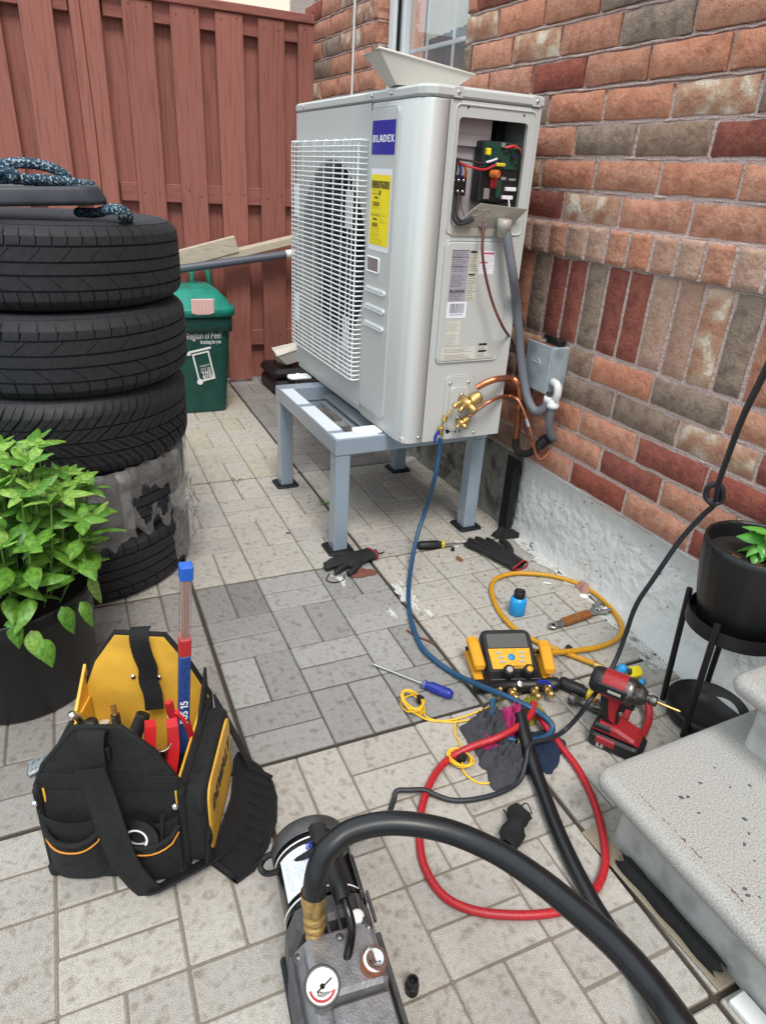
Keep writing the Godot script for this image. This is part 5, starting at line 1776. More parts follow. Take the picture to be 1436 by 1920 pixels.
func bag_tools():
	var BG := Transform3D(Basis.from_euler(Vector3(0, deg_to_rad(-24.0), 0)), Vector3(-0.024, 0, -0.945))
	# tube of brazing rods
	var clear := StandardMaterial3D.new()
	clear.resource_name = "clear_tube"
	clear.albedo_color = Color(0.85, 0.85, 0.85, 0.15)
	clear.transparency = BaseMaterial3D.TRANSPARENCY_ALPHA
	clear.roughness = 0.08
	mat("cap_blue", "1f5fc4", 0.4)
	mat("sleeve_blue", "20458c", 0.45, 0, "scuff", 6.0)
	var r0: Vector3 = BG * Vector3(0.085, 0.05, -0.145)
	var r1 := Vector3(.151, .6, -1.002)
	var d := (r1 - r0).normalized()
	var L := r0.distance_to(r1)
	var rod := thing("brazing_rod_tube", "slim clear tube of copper brazing rods with blue cap standing in the tool bag", "rod tube", r0)
	var X := along(Vector3.ZERO, d, Vector3(0, 0, 1))
	var sq := func(w: float, a: float, e: float) -> ArrayMesh: return B.new().box(X * Vector3(0, (a + e) / 2, 0), Vector3(w, e - a, w), 0.002, X.basis).mesh()
	part(rod, "clear_sleeve", sq.call(0.0185, L * 0.55, L - 0.012), clear)
	part(rod, "printed_sleeve", sq.call(0.0195, 0.0, L * 0.665), M.sleeve_blue)
	part(rod, "red_band", sq.call(0.0202, L * 0.665, L * 0.735), M.red_paint)
	part(rod, "cap", sq.call(0.0215, L - 0.022, L + 0.006), M.cap_blue)
	for k in 6:
		part(rod, "copper_rod", B.new().tube([X * Vector3(-0.005 + 0.005 * (k % 3), L * 0.6, -0.0025 + 0.005 * (k / 3)), X * Vector3(-0.005 + 0.005 * (k % 3), L - 0.02, -0.0025 + 0.005 * (k / 3))], 0.0016, 6).mesh(), M.copper)
	var fx := Vector3(d.cross(Vector3(-0.2, 0, 1)).normalized())
	var face := Transform3D(Basis(d, (Vector3(-0.02, 0, 1).cross(d)).normalized(), Vector3(-0.02, 0, 1).cross(d).normalized().cross(d) * -1.0), d * L * 0.5)
	var up := d
	var nrm := (Vector3(-0.12, 0.1, 1) - d * Vector3(-0.12, 0.1, 1).dot(d)).normalized()
	text(rod, "-FOS 15", 0.014, M.print_white, Transform3D(Basis(up, nrm.cross(up), nrm), d * L * 0.42 + nrm * 0.0105), 0.062, "Droid Sans", true)
	# red handled pliers
	var rp := mat("pliers_red", "c4232a", 0.38)
	plier(BG * T(Vector3(0.078, 0.205, -0.07), Vector3(-6, 20, -4)), "red handled pliers standing upright at the near corner of the tool bag", 1.35)
	plier(BG * T(Vector3(0.098, 0.235, -0.145), Vector3(12, -35, 8)), "red handled pipe pliers leaning beside the brazing rod tube", 0.72)
	var hm := thing("ribbed_handle_tool", "tool with thick black ribbed handle sticking out of the tool bag", "hand tool")
	var path := crv([BG * Vector3(-0.012, 0.16, -0.10), BG * Vector3(0.01, 0.215, -0.13), BG * Vector3(0.026, 0.255, -0.15)], 10)
	part(hm, "grip", ribbed(path, 0.013, 0.0012), M.black_rubber)
	var sn := thing("socket_driver", "brass and steel nut driver poking up against the yellow lining", "hand tool")
	part(sn, "shaft", B.new().tube([BG * Vector3(-0.03, 0.12, -0.16), BG * Vector3(-0.045, 0.215, -0.19)], 0.009, 12).mesh(), M.dull_steel)
	part(sn, "tip", B.new().tube([BG * Vector3(-0.045, 0.215, -0.19), BG * Vector3(-0.049, 0.235, -0.196)], 0.0055, 10).mesh(), M.brass)
	solo("wooden_chisel_handle", B.new().tube([BG * Vector3(-0.05, 0.10, -0.15), BG * Vector3(-0.064, 0.205, -0.178)], 0.011, 8).mesh(), M.raw_lumber, "pale wooden tool handle in the tool bag next to the nut driver", "hand tool")
	var cp := thing("spray_can", "small dark can with black cap among the tools in the bag", "can")
	part(cp, "cap", B.new().lathe([Vector2(0, 0.03), Vector2(0.012, 0.029), Vector2(0.0135, 0.024), Vector2(0.0135, 0)], 16, BG * T(Vector3(-0.083, 0.19, -0.165))).mesh(), M.black_plastic)
	part(cp, "body", B.new().tube([BG * Vector3(-0.083, 0.06, -0.165), BG * Vector3(-0.083, 0.19, -0.165)], 0.015, 16).mesh(), M.conduit_grey)
	solo("metal_tool", B.new().lathe([Vector2(0, 0.0), Vector2(0.012, 0.0), Vector2(0.012, 0.03), Vector2(0.006, 0.042), Vector2(0, 0.043)], 14, BG * T(Vector3(-0.108, 0.19, -0.19), Vector3(20, 0, 25))).mesh(), M.chrome, "shiny metal tool end at the far corner of the tool bag", "hand tool")
	solo("steel_chisel", B.new().box(Vector3.ZERO, Vector3(0.05, 0.016, 0.035), 0.004).mesh(), M.steel, "bright steel blade poking out over the bag's side by the pot", "blade", BG * T(Vector3(-0.132, 0.214, -0.06), Vector3(0, 20, 18)))
	mat("pack_clear", "b8b2ac", 0.3)
	mat("pack_orange", "e06428", 0.45)
	var pk := thing("blister_pack", "small orange blister pack tucked in the tool bag behind the red pliers", "packaging", BG * Vector3(0.048, 0.20, -0.075), -15.0)
	part(pk, "card", bx(Vector3(0.04, 0.085, 0.003), 0.001), M.pack_orange, T(Vector3(0.004, -0.01, 0), Vector3(-14, 0, 0)))
	part(pk, "bubble", bx(Vector3(0.034, 0.1, 0.012), 0.004), clear, T(Vector3(-0.002, 0.002, 0.009), Vector3(-14, 0, 0)))
	var nv := thing("utility_blade_pack", "black and silver blade holder lying flat among the bag tools", "hand tool", BG * Vector3(0.03, 0.195, -0.11), 10.0)
	part(nv, "holder", bx(Vector3(0.05, 0.01, 0.03), 0.003), M.black_plastic)
	part(nv, "blade", bx(Vector3(0.05, 0.004, 0.02), 0.001), M.steel, T(Vector3(0.0, 0.008, -0.004)))
	# tape roll in the near pocket
	var tp := thing("tape_roll", "roll of black electrical tape in the bag's front pocket", "tape", BG * Vector3(0.05, 0.127, 0.016), -24.0)
	tp.rotation.x = deg_to_rad(78)
	part(tp, "roll", B.new().lathe([Vector2(0.021, -0.011), Vector2(0.04, -0.011), Vector2(0.04, 0.011), Vector2(0.021, 0.011), Vector2(0.021, -0.011)], 28, Transform3D(), true).mesh(), M.black_plastic)
	part(tp, "core", B.new().lathe([Vector2(0.018, -0.0115), Vector2(0.0215, -0.0115), Vector2(0.0215, 0.0115), Vector2(0.018, 0.0115), Vector2(0.018, -0.0115)], 28, Transform3D(), true).mesh(), M.print_white)
	solo("slim_tool", B.new().tube([BG * Vector3(0.092, 0.11, 0.02), BG * Vector3(0.098, 0.178, 0.014)], 0.0035, 6).mesh(), M.deep_black, "thin black pen-like tool upright in the bag's front pocket", "hand tool")


func plier(xf: Transform3D, label: String, s: float):
	var p := thing("pliers", label, "pliers", Vector3.ZERO, 0.0, "red pliers in the tool bag")
	p.transform = xf
	for k in [-1, 1]:
		var h := part(p, "grip", strap(crv(vv([0.004 * k, -0.07 * s, 0, 0.012 * k, -0.02 * s, 0, 0.02 * k, 0.03 * s, 0.0, 0.018 * k, 0.07 * s, 0.004 * k]), 5), Vector3(0, 0, 1), 0.018 * s, 0.014 * s), M.pliers_red)
		part(h, "steel_core", strap(crv(vv([0.004 * k, -0.10 * s, 0, 0.004 * k, -0.06 * s, 0]), 3), Vector3(0, 0, 1), 0.012 * s, 0.01 * s), M.dull_steel)
	part(p, "spring", B.new().tube(crv(vv([-0.014, 0.04 * s, 0.012, -0.004, 0.034 * s, 0.016, 0.008, 0.036 * s, 0.016, 0.016, 0.042 * s, 0.012]), 4), 0.0014, 6).mesh(), M.steel)


# ---------------------------------------------------------------- vacuum pump and hoses
func pump():
	mat("motor_black", "101113", 0.22, 0, "scuff", 6.0)
	mat("cast_grey", "8f8e90", 0.42, 0.5, "cloud", 6.0, "pits", 0.12)
	mat("cast_dark", "5a595b", 0.45, 0.5, "cloud", 9.0)
	mat("glass_gauge", "c4c2ba", 0.2)
	var p := thing("vacuum_pump", "grey cast vacuum pump with black motor, round gauge and brass fitting", "vacuum pump", Vector3(0.268, 0, -0.62), -7.9)
	var I := p.transform.affine_inverse()
	var zx := Transform3D(Basis(Vector3(1, 0, 0), Vector3(0, 0, -1), Vector3(0, 1, 0)), Vector3(0, 0.115, 0))   # lathe axis along -z ... +z
	var AX := along(Vector3(0, 0.115, -0.175), Vector3(0, 0, 1))
	var mo := part(p, "motor", B.new().lathe([Vector2(0.0, 0.012), Vector2(0.06, 0.012), Vector2(0.0665, 0.016), Vector2(0.0665, 0.15)], 48, AX).mesh(), M.motor_black)
	part(mo, "fan_cover", B.new().lathe([Vector2(0, -0.006), Vector2(0.05, -0.005), Vector2(0.064, 0.0), Vector2(0.0685, 0.008), Vector2(0.0685, 0.03), Vector2(0.0668, 0.033)], 48, AX).mesh(), M.cast_dark)
	part(mo, "trim_band", B.new().lathe([Vector2(0.067, 0.043), Vector2(0.0674, 0.0435), Vector2(0.0674, 0.0455), Vector2(0.067, 0.046)], 48, AX).mesh(), M.print_white)
	part(mo, "trim_band", B.new().lathe([Vector2(0.067, 0.138), Vector2(0.0674, 0.1385), Vector2(0.0674, 0.1405), Vector2(0.067, 0.141)], 48, AX).mesh(), M.print_white)
	# rating label wrapped on the upper left of the motor
	lines_tex("motor_print", 96, 128, hexc("e6ebf5"), hexc("8b98c4"), 22, 31, [[0.0, 0.0, 1.0, 0.12, hexc("e6ebf5")]])
	var lb := B.new()
	lb.soft()
	for k in 10:
		for e in [[k, 0], [k + 1, 0], [k + 1, 1], [k, 0], [k + 1, 1], [k, 1]]:
			var a: float = deg_to_rad(152.0 - 52.0 * e[0] / 10.0)
			lb.st.set_uv(Vector2(e[1], e[0] / 10.0))
			lb.st.add_vertex(Vector3(cos(a) * 0.0671, 0.115 + sin(a) * 0.0671, -0.12 + 0.075 * e[1]))
	part(mo, "rating_label", lb.mesh(), M.motor_print)
	text(mo, "JB PLATINUM", 0.012, M.wire_blue, Transform3D(Basis(Vector3(0, 0, 1), Vector3(-0.6, -0.3, 0).normalized(), Vector3(-0.1, 1, 0).normalized()), Vector3(-0.012, 0.1832, -0.075)), 0.09, "Droid Sans", true)
	part(mo, "terminal_box", bx(Vector3(0.03, 0.02, 0.04), 0.006), M.black_plastic, T(Vector3(0.008, 0.186, -0.128)))
	part(mo, "louvre_strip", B.new().box(Vector3(0.055, 0.155, -0.06), Vector3(0.003, 0.012, 0.09), 0.001).box(Vector3(0.062, 0.14, -0.06), Vector3(0.003, 0.012, 0.09), 0.001).mesh(), M.cast_dark)
	# casting
	var out := [Vector2(-0.066, 0.012), Vector2(0.066, 0.012), Vector2(0.07, 0.06), Vector2(0.068, 0.12), Vector2(0.05, 0.165), Vector2(0.02, 0.18), Vector2(-0.03, 0.178), Vector2(-0.055, 0.16), Vector2(-0.069, 0.11), Vector2(-0.07, 0.06)]
	part(p, "end_bell", B.new().prism(out, -0.028, 0.015, Transform3D(), 0.008).mesh(), M.cast_dark)
	part(p, "casing", B.new().prism([Vector2(-0.067, 0.01), Vector2(0.067, 0.01), Vector2(0.067, 0.10), Vector2(0.062, 0.125), Vector2(0.05, 0.141), Vector2(0.035, 0.147), Vector2(-0.035, 0.147), Vector2(-0.05, 0.141), Vector2(-0.062, 0.125), Vector2(-0.067, 0.10)], 0.015, 0.235, Transform3D(), 0.006).mesh(), M.cast_grey)
	for s in [-1, 1]:
		for k in 7:
			part(p, "fin", bx(Vector3(0.008, 0.006, 0.19), 0.0015), M.cast_dark, T(Vector3(s * 0.07, 0.026 + 0.0165 * k, 0.12)))
	for k in 5:
		part(p, "top_fin", bx(Vector3(0.004, 0.010, 0.05), 0.001), M.cast_dark, T(Vector3(-0.012 + 0.018 * k, 0.176, 0.012)))
	part(p, "head_block", B.new().prism([Vector2(-0.052, 0.14), Vector2(0.056, 0.14), Vector2(0.054, 0.178), Vector2(0.046, 0.183), Vector2(-0.044, 0.183), Vector2(-0.052, 0.176)], 0.035, 0.125, Transform3D(), 0.006).mesh(), M.cast_grey)
	part(p, "head_block", B.new().prism([Vector2(-0.03, 0.14), Vector2(0.05, 0.14), Vector2(0.05, 0.168), Vector2(-0.03, 0.165)], 0.127, 0.21, Transform3D(), 0.006).mesh(), M.cast_grey)
	part(p, "front_cap", bx(Vector3(0.09, 0.03, 0.05), 0.008), M.cast_dark, T(Vector3(0.015, 0.16, 0.225)))
	for e in [[-0.058, 0.128, 0.03], [0.058, 0.128, 0.03], [-0.045, 0.18, 0.115], [0.046, 0.181, 0.045], [-0.022, 0.166, 0.2], [0.043, 0.168, 0.2], [-0.05, 0.142, 0.2], [0.0, 0.183, 0.05]]:
		part(p, "bolt", SCREW, M.dull_steel, T(Vector3(e[0], e[1], e[2])))
	part(p, "foot", bx(Vector3(0.15, 0.014, 0.25), 0.004), M.black_rubber, T(Vector3(0, 0.0075, 0.08)))
	# gauge, filler, oil cap, inlet
	var gp := Vector3(-0.04, 0.176, 0.104)
	var gx := along(gp, Vector3(-0.05, 0.8, 0.55))
	var g := part(p, "gauge", B.new().lathe([Vector2(0.0, 0.0), Vector2(0.024, 0.0), Vector2(0.0255, 0.004), Vector2(0.0255, 0.014), Vector2(0.0225, 0.0165), Vector2(0.022, 0.0135)], 32, gx).mesh(), M.cast_dark)
	part(g, "dial", B.new().lathe([Vector2(0.022, 0.0134), Vector2(0, 0.0135)], 32, gx).mesh(), M.glass_gauge)
	var arc := []
	for k in 10:
		var a := deg_to_rad(-160.0 + 150.0 * k / 9.0)
		arc.append(gx * Vector3(cos(a) * 0.0175, 0.0139, sin(a) * 0.0175))
	part(g, "red_scale", B.new().tube(arc, 0.0018, 5).mesh(), M.red_paint)
	part(g, "needle", B.new().tube([gx * Vector3(-0.014, 0.0146, 0.008), gx * Vector3(0.008, 0.0146, -0.006)], 0.0011, 5).mesh(), M.deep_black)
	part(g, "hub", cyl(0.0035, 0.003, 12), M.deep_black, gx * T(Vector3(0, 0.0136, 0)))
	var cx := along(Vector3(0.034, 0.18, 0.10), Vector3(0.08, 1, 0.25))
	var oc := part(p, "oil_cap", B.new().lathe([Vector2(0.016, -0.006), Vector2(0.017, 0.0), Vector2(0.0165, 0.004), Vector2(0.018, 0.006), Vector2(0.018, 0.014), Vector2(0.0185, 0.016), Vector2(0.0185, 0.026), Vector2(0.016, 0.029), Vector2(0.0095, 0.029)], 28, cx).mesh(), M.copper)
	part(oc, "cap_top", B.new().lathe([Vector2(0.017, 0.0285), Vector2(0.016, 0.0295), Vector2(0.0085, 0.0295), Vector2(0.008, 0.0285), Vector2(0, 0.0285)], 28, cx).mesh(), M.chrome)
	part(p, "vent_button", B.new().lathe([Vector2(0.010, 0), Vector2(0.0105, 0.010), Vector2(0.009, 0.0125), Vector2(0, 0.013)], 20, along(Vector3(0.034, 0.17, 0.022), Vector3(0.1, 1, 0.15))).mesh(), M.print_white)
	var bi := I * Vector3(.232, .225, -.604)
	var bxf := along(Vector3(bi.x, 0.172, bi.z + 0.012), Vector3(0.0, 1, -0.18))
	var inlet := part(p, "brass_inlet", B.new().lathe([Vector2(0.014, 0.0), Vector2(0.014, 0.008), Vector2(0.0105, 0.011), Vector2(0.0105, 0.016), Vector2(0.0165, 0.019), Vector2(0.0165, 0.027), Vector2(0.012, 0.03), Vector2(0.0165, 0.034), Vector2(0.0165, 0.042), Vector2(0.0125, 0.046), Vector2(0.0165, 0.05), Vector2(0.0168, 0.062), Vector2(0.0185, 0.065), Vector2(0.019, 0.085)], 24, bxf).mesh(), M.brass)
	# carry handle: steel rod with foam grip
	var hp := crv([I * Vector3(.259, .178, -.539), I * Vector3(.268, .195, -.549), I * Vector3(.274, .22, -.559), I * Vector3(.274, .235, -.579), I * Vector3(.275, .24, -.602)], 5)
	part(p, "handle_rod", B.new().tube(hp, 0.0065, 10).mesh(), M.motor_black)
	part(p, "handle_grip", B.new().tube(crv([I * Vector3(.273, .236, -.589), I * Vector3(.274, .243, -.618), I * Vector3(.28, .24, -.662)], 5), 0.0135, 14).mesh(), M.black_rubber)
	# strap lashed round the motor
	part(p, "cord_loop", B.new().tube(crv([I * Vector3(.317, .205, -.702), I * Vector3(.282, .2, -.71), I * Vector3(.25, .17, -.724), I * Vector3(.221, .125, -.749), I * Vector3(.206, .1, -.771), I * Vector3(.201, .1, -.786), I * Vector3(.212, .1, -.799), I * Vector3(.227, .11, -.796)], 6), 0.0055, 8).mesh(), M.black_rubber)


func hoses():
	mat("hose_black", "16181c", 0.35, 0, "scuff", 8.0)
	mat("hose_blue", "1f4f74", 0.42, 0, "scuff", 9.0)
	mat("hose_red", "b8222c", 0.42, 0, "scuff", 9.0)
	mat("hose_yellow", "d39a1c", 0.42, 0, "scuff", 9.0)
	mat("cable_yellow", "ecbb24", 0.45)
	mat("cord_black", "22262d", 0.5)
	# thick vacuum hose looping from the pump out towards the camera and back to the manifold
	var h := thing("vacuum_hose", "thick glossy black hose arching from the pump towards the concrete steps", "hose")
	var pts := vv([.231, .262, -.599, .234, .285, -.603, .243, .305, -.611, .26, .325, -.617, .295, .34, -.619, .351, .35, -.601, .414, .35, -.562, .462, .35, -.507, .487, .36, -.444, .5, .375, -.376, .504, .395, -.308, .499, .41, -.249, .489, .42, -.198, .5, .38, -.157, .557, .25, -.159, .635, .12, -.217, .707, .045, -.32, .743, .018, -.43, .756, .017, -.54, .789, .017, -.674, .833, .018, -.799, .855, .035, -.873, .87, .05, -.918, .893, .06, -.968])
	var path := crv(pts, 7)
	var rr := []
	for i in path.size():
		rr.append(0.0172 if i < 112 else 0.0155)
	part(h, "tube", B.new().tube(path, rr, 20).mesh(), M.hose_black)
	# blue hose from the unit's valve
	h = thing("blue_charging_hose", "blue refrigerant hose hanging from the heat pump valve to the manifold gauge", "hose")
	part(h, "tube", B.new().tube(crv(vv([1.089, .45, -1.772, 1.088, .4, -1.768, 1.074, .311, -1.76, 1.092, .17, -1.827, 1.048, .09, -1.794, .989, .03, -1.714, .921, .009, -1.6, .865, .009, -1.48, .827, .009, -1.347, .832, .009, -1.269, .851, .011, -1.201, .873, .035, -1.108, .894, .06, -1.026, .921, .062, -.974, .951, .045, -.942, .958, .03, -.92, .936, .022, -.908, .892, .02, -.913, .851, .02, -.932, .831, .022, -.96, .838, .03, -.996, .855, .04, -1.026, .867, .045, -1.042]), 7), 0.0075, 12).mesh(), M.hose_blue)
	var b := B.new()
	var v := vv([1.147, .571, -1.765, 1.124, .55, -1.768, 1.1, .52, -1.77, 1.092, .495, -1.772, 1.089, .463, -1.772])
	b.tube(crv(v, 4), 0.0036, 8)
	part(h, "brass_elbow", b.mesh(), M.brass)
	b = B.new()
	hexnut(b, Vector3(1.135, .563, -1.766), Vector3(-0.7, -0.6, 0), 0.009, 0.016)
	hexnut(b, Vector3(1.101, .525, -1.77), Vector3(-0.4, -0.9, 0), 0.009, 0.02)
	hexnut(b, Vector3(1.088, .49, -1.772), Vector3(-0.05, -1, 0), 0.011, 0.026)
	part(h, "coupling", b.mesh(), M.brass)
	part(h, "valve_lever", strap(crv(vv([1.076, .479, -1.765, 1.063, .464, -1.76, 1.062, .442, -1.758]), 4), Vector3(0, 0, 1), 0.01, 0.004), M.badge_blue)
	# red hose in a big loop
	h = thing("red_charging_hose", "red refrigerant hose lying in a wide loop in front of the manifold gauge", "hose")
	part(h, "tube", B.new().tube(crv(vv([.944, .06, -.981, .91, .058, -.95, .863, .055, -.934, .801, .045, -.93, .74, .025, -.945, .684, .012, -.943, .628, .009, -.913, .571, .009, -.857, .528, .009, -.79, .506, .009, -.726, .511, .009, -.662, .549, .009, -.615, .616, .009, -.577, .688, .009, -.553, .749, .009, -.551, .806, .009, -.571, .858, .009, -.617, .912, .009, -.706, .946, .009, -.802, .953, .012, -.875, .95, .024, -.928, .951, .035, -.974]), 7), 0.0083, 12).mesh(), M.hose_red)
	# yellow hose loop behind
	h = thing("yellow_charging_hose", "yellow refrigerant hose looped on the pavers around the blue bottle and wrench", "hose")
	part(h, "tube", B.new().tube(crv(vv([1.238, .012, -1.091, 1.213, .01, -1.133, 1.179, .01, -1.185, 1.147, .009, -1.244, 1.127, .009, -1.322, 1.14, .009, -1.421, 1.183, .009, -1.519, 1.24, .009, -1.57, 1.324, .009, -1.572, 1.427, .009, -1.515, 1.487, .009, -1.422, 1.486, .009, -1.306, 1.448, .009, -1.207, 1.392, .009, -1.16, 1.312, .01, -1.146, 1.228, .014, -1.153, 1.155, .025, -1.158, 1.108, .03, -1.172, 1.082, .03, -1.198]), 7), 0.0078, 12).mesh(), M.hose_yellow)
	b = B.new()
	hexnut(b, Vector3(1.238, .012, -1.091), Vector3(1.247, .012, -1.067) - Vector3(1.238, .012, -1.091), 0.0095, 0.03)
	part(h, "coupling", b.mesh(), M.brass)
	# black extension cord coming down with a knot
	h = thing("extension_cord", "black power cord hanging down past the plant pot with a knot in it", "cord")
	part(h, "cable", B.new().tube(crv(vv([.883, 1.049, -.6, .96, .97, -.66, 1.054, .861, -.74, 1.13, .751, -.8, 1.169, .683, -.83, 1.203, .621, -.85, 1.207, .586, -.87, 1.197, .511, -.9, 1.183, .395, -.93, 1.173, .311, -.95, 1.169, .223, -.955, 1.153, .158, -.95, 1.106, .116, -.93, 1.026, .12, -.888, 1.012, .06, -.901, .987, .02, -.908, .925, .035, -.889, .875, .045, -.886, .846, .05, -.869, .829, .03, -.851, .799, .009, -.83, .741, .008, -.821, .677, .008, -.829, .634, .008, -.846, .607, .012, -.869, .589, .018, -.884, .561, .02, -.893, .534, .018, -.904, .521, .008, -.893, .496, .008, -.867, .463, .02, -.842, .422, .05, -.811, .375, .1, -.772, .333, .16, -.727]), 6), 0.0058, 9).mesh(), M.cord_black)
	part(h, "knot", B.new().tube(crv(vv([1.195, .625, -.845, 1.205, .635, -.838, 1.187, .668, -.832, 1.174, .675, -.84, 1.168, .663, -.85, 1.172, .643, -.852, 1.18, .631, -.842]), 6, true), 0.0058, 9, false, true).mesh(), M.cord_black)
	# thin yellow probe leads
	h = thing("probe_lead", "thin yellow sensor lead coiled beside the blue screwdriver", "sensor lead")
	var c := []
	for i in 66:
		var a := TAU * i / 12.0
		var o := Vector3(.693, .02, -1.138)
		c.append(o + Vector3(cos(a) * 0.024 + 0.0025 * sin(i * 0.8), 0.012 * sin(a * 0.5 + i * 0.09) - 0.002 + 0.006 * cos(i * 0.7), sin(a) * 0.036 + 0.004 * cos(i * 1.3)))
	part(h, "coil", B.new().tube(c, 0.0022, 6).mesh(), M.cable_yellow)
	part(h, "lead", B.new().tube(crv(vv([.683, .012, -1.119, .696, .004, -1.093, .72, .004, -1.069, .759, .004, -1.057, .802, .006, -1.053, .84, .012, -1.051, .86, .025, -1.042]), 6), 0.0024, 6).mesh(), M.cable_yellow)
	part(h, "lead", B.new().tube(crv(vv([.72, .004, -1.124, .708, .004, -1.088, .75, .003, -1.054, .801, .006, -1.038, .834, .014, -1.019]), 6), 0.0022, 6).mesh(), M.cable_yellow)
	part(h, "hook_tie", B.new().box(Vector3(.715, .018, -1.136), Vector3(0.012, 0.03, 0.02), 0.004, Basis.from_euler(Vector3(0, 0.5, 0.2))).mesh(), M.black_matte)
	h = thing("probe_lead", "thin yellow sensor lead coiled on the pavers inside the red hose", "sensor lead")
	c = []
	for i in 40:
		var a := TAU * i / 11.0
		var o := Vector3(.708, .012, -.932)
		c.append(o + Vector3(cos(a) * 0.026 + 0.004 * sin(i * 0.5), 0.006 + 0.004 * sin(i * 0.9), sin(a) * 0.030 + 0.005 * cos(i * 0.6)))
	part(h, "coil", B.new().tube(crv(c, 2), 0.0022, 6).mesh(), M.cable_yellow)
	part(h, "lead", B.new().tube(crv(vv([.771, .004, -1.052, .747, .004, -1.019, .738, .005, -.979, .713, .012, -.93, .701, .008, -.905, .709, .003, -.879, .731, .003, -.858, .773, .004, -.858, .808, .016, -.869, .839, .03, -.893, .863, .042, -.925, .884, .05, -.964]), 6), 0.0024, 6).mesh(), M.cable_yellow)
	part(h, "hook_tie", B.new().box(Vector3(.714, .014, -.932), Vector3(0.022, 0.024, 0.016), 0.004, Basis.from_euler(Vector3(0.2, 0.3, 0))).mesh(), M.black_matte)


func manifold():
	mat("gauge_yellow", "ecae30", 0.45, 0, "cloud", 8.0)
	mat("lcd_grey", "5d5f5d", 0.1)
	mat("button_grey", "a9a79d", 0.5)
	mat("button_blue", "1f8fd0", 0.4)
	mat("clip_yellow", "dd9a22", 0.5)
	var p := thing("manifold_gauge", "yellow and black digital refrigerant manifold gauge lying on the pavers", "manifold gauge", Vector3(0.972, 0, -1.083), -19.1)
	var S := T(Vector3(0, 0.045, -0.10), Vector3(24, 0, 0))   # the screen unit leans towards the camera
	var F := S * Transform3D(Basis(Vector3(1, 0, 0), Vector3(0, 0, -1), Vector3(0, 1, 0)), Vector3(0, 0.017, 0))
	part(p, "housing", B.new().prism(rrect(0.142, 0.142, 0.02), -0.03, 0.0, F, 0.006).mesh(), M.black_rubber)
	part(p, "screen", B.new().prism(rrect(0.112, 0.043, 0.004), 0.0, 0.0015, F * T(Vector3(0, 0.034, 0)), 0.0006).mesh(), M.lcd_grey)
	var fc := part(p, "face_plate", B.new().prism([Vector2(-0.058, 0.01), Vector2(0.058, 0.01), Vector2(0.054, -0.05), Vector2(-0.054, -0.05)], 0.0, 0.002, F, 0.0008).mesh(), M.gauge_yellow)
	part(fc, "button", B.new().lathe([Vector2(0.0095, 0), Vector2(0.009, 0.003), Vector2(0, 0.0035)], 20, F * T(Vector3(0.002, -0.017, 0.002), Vector3(90, 0, 0))).mesh(), M.button_blue)
	for s in [[-0.03, -0.004], [-0.027, -0.017], [-0.024, -0.03], [0.033, -0.004], [0.032, -0.017], [0.03, -0.03]]:
		part(fc, "button", B.new().prism(rrect(0.017, 0.007, 0.0034), 0.002, 0.0045, F * T(Vector3(s[0], s[1], 0)), 0.001).mesh(), M.button_grey)
	text(fc, "Fieldpiece", 0.006, M.print_black, F * T(Vector3(0.012, -0.044, 0.0022)))
	for s in [[-0.022, "button_grey"], [0.032, "gauge_yellow"]]:
		var kx := along(Vector3(s[0], 0.038, -0.026), Vector3(0, 0.9, 0.42))
		var kb := part(p, "knob", B.new().lathe([Vector2(0.015, -0.012), Vector2(0.0165, 0.0), Vector2(0.0155, 0.03), Vector2(0.013, 0.034), Vector2(0.0, 0.034)], 20, kx, false, 0.035, 10).mesh(), M.black_rubber)
		part(kb, "cap", B.new().lathe([Vector2(0.0085, 0.034), Vector2(0.008, 0.0365), Vector2(0, 0.037)], 20, kx).mesh(), M[s[1]])
	part(p, "bar", B.new().lathe([Vector2(0, 0), Vector2(0.017, 0.0), Vector2(0.0185, 0.004), Vector2(0.0185, 0.028), Vector2(0.0165, 0.03), Vector2(0.0165, 0.196), Vector2(0.0185, 0.198), Vector2(0.0185, 0.222), Vector2(0.017, 0.226), Vector2(0, 0.226)], 24, along(Vector3(-0.112, 0.0195, -0.006), Vector3(1, 0, 0))).mesh(), M.black_plastic)
	part(p, "valve_block", bx(Vector3(0.15, 0.034, 0.05), 0.007), M.black_plastic, T(Vector3(0.0, 0.02, -0.03)))
	part(p, "sight_glass", B.new().lathe([Vector2(0.009, 0), Vector2(0.009, 0.004), Vector2(0.0065, 0.005), Vector2(0.0, 0.003)], 20, along(Vector3(0.005, 0.034, 0.006), Vector3(0, 0.75, 0.65))).mesh(), M.chrome)
	for e in [[-0.055, 0.02, 0.012, 1.0], [-0.02, 0.022, 0.018, 1.25], [0.04, 0.02, 0.014, 1.1], [0.075, 0.024, 0.012, 1.15]]:
		var b := B.new()
		var dir := Vector3(0, 0.25, 1)
		hexnut(b, Vector3(e[0], e[1], e[2]), dir, 0.0095 * e[3], 0.018 * e[3])
		b.lathe([Vector2(0.0065, 0), Vector2(0.0065, 0.03), Vector2(0.0085, 0.032), Vector2(0.0085, 0.042), Vector2(0.004, 0.044), Vector2(0, 0.044)], 12, along(Vector3(e[0], e[1], e[2]), dir))
		b.lathe([Vector2(0.006, 0), Vector2(0.006, 0.016), Vector2(0.0035, 0.02), Vector2(0, 0.02)], 12, along(Vector3(e[0], e[1] + 0.004, e[2] + 0.012), Vector3(0.1, 1, 0.2)))
		part(p, "brass_port", b.mesh(), M.brass)
	part(p, "valve_lever", strap(crv(vv([0.05, 0.045, 0.012, 0.068, 0.05, 0.02, 0.082, 0.042, 0.034]), 4), Vector3(0, 1, 0), 0.008, 0.004), M.badge_blue)
	var ring := []
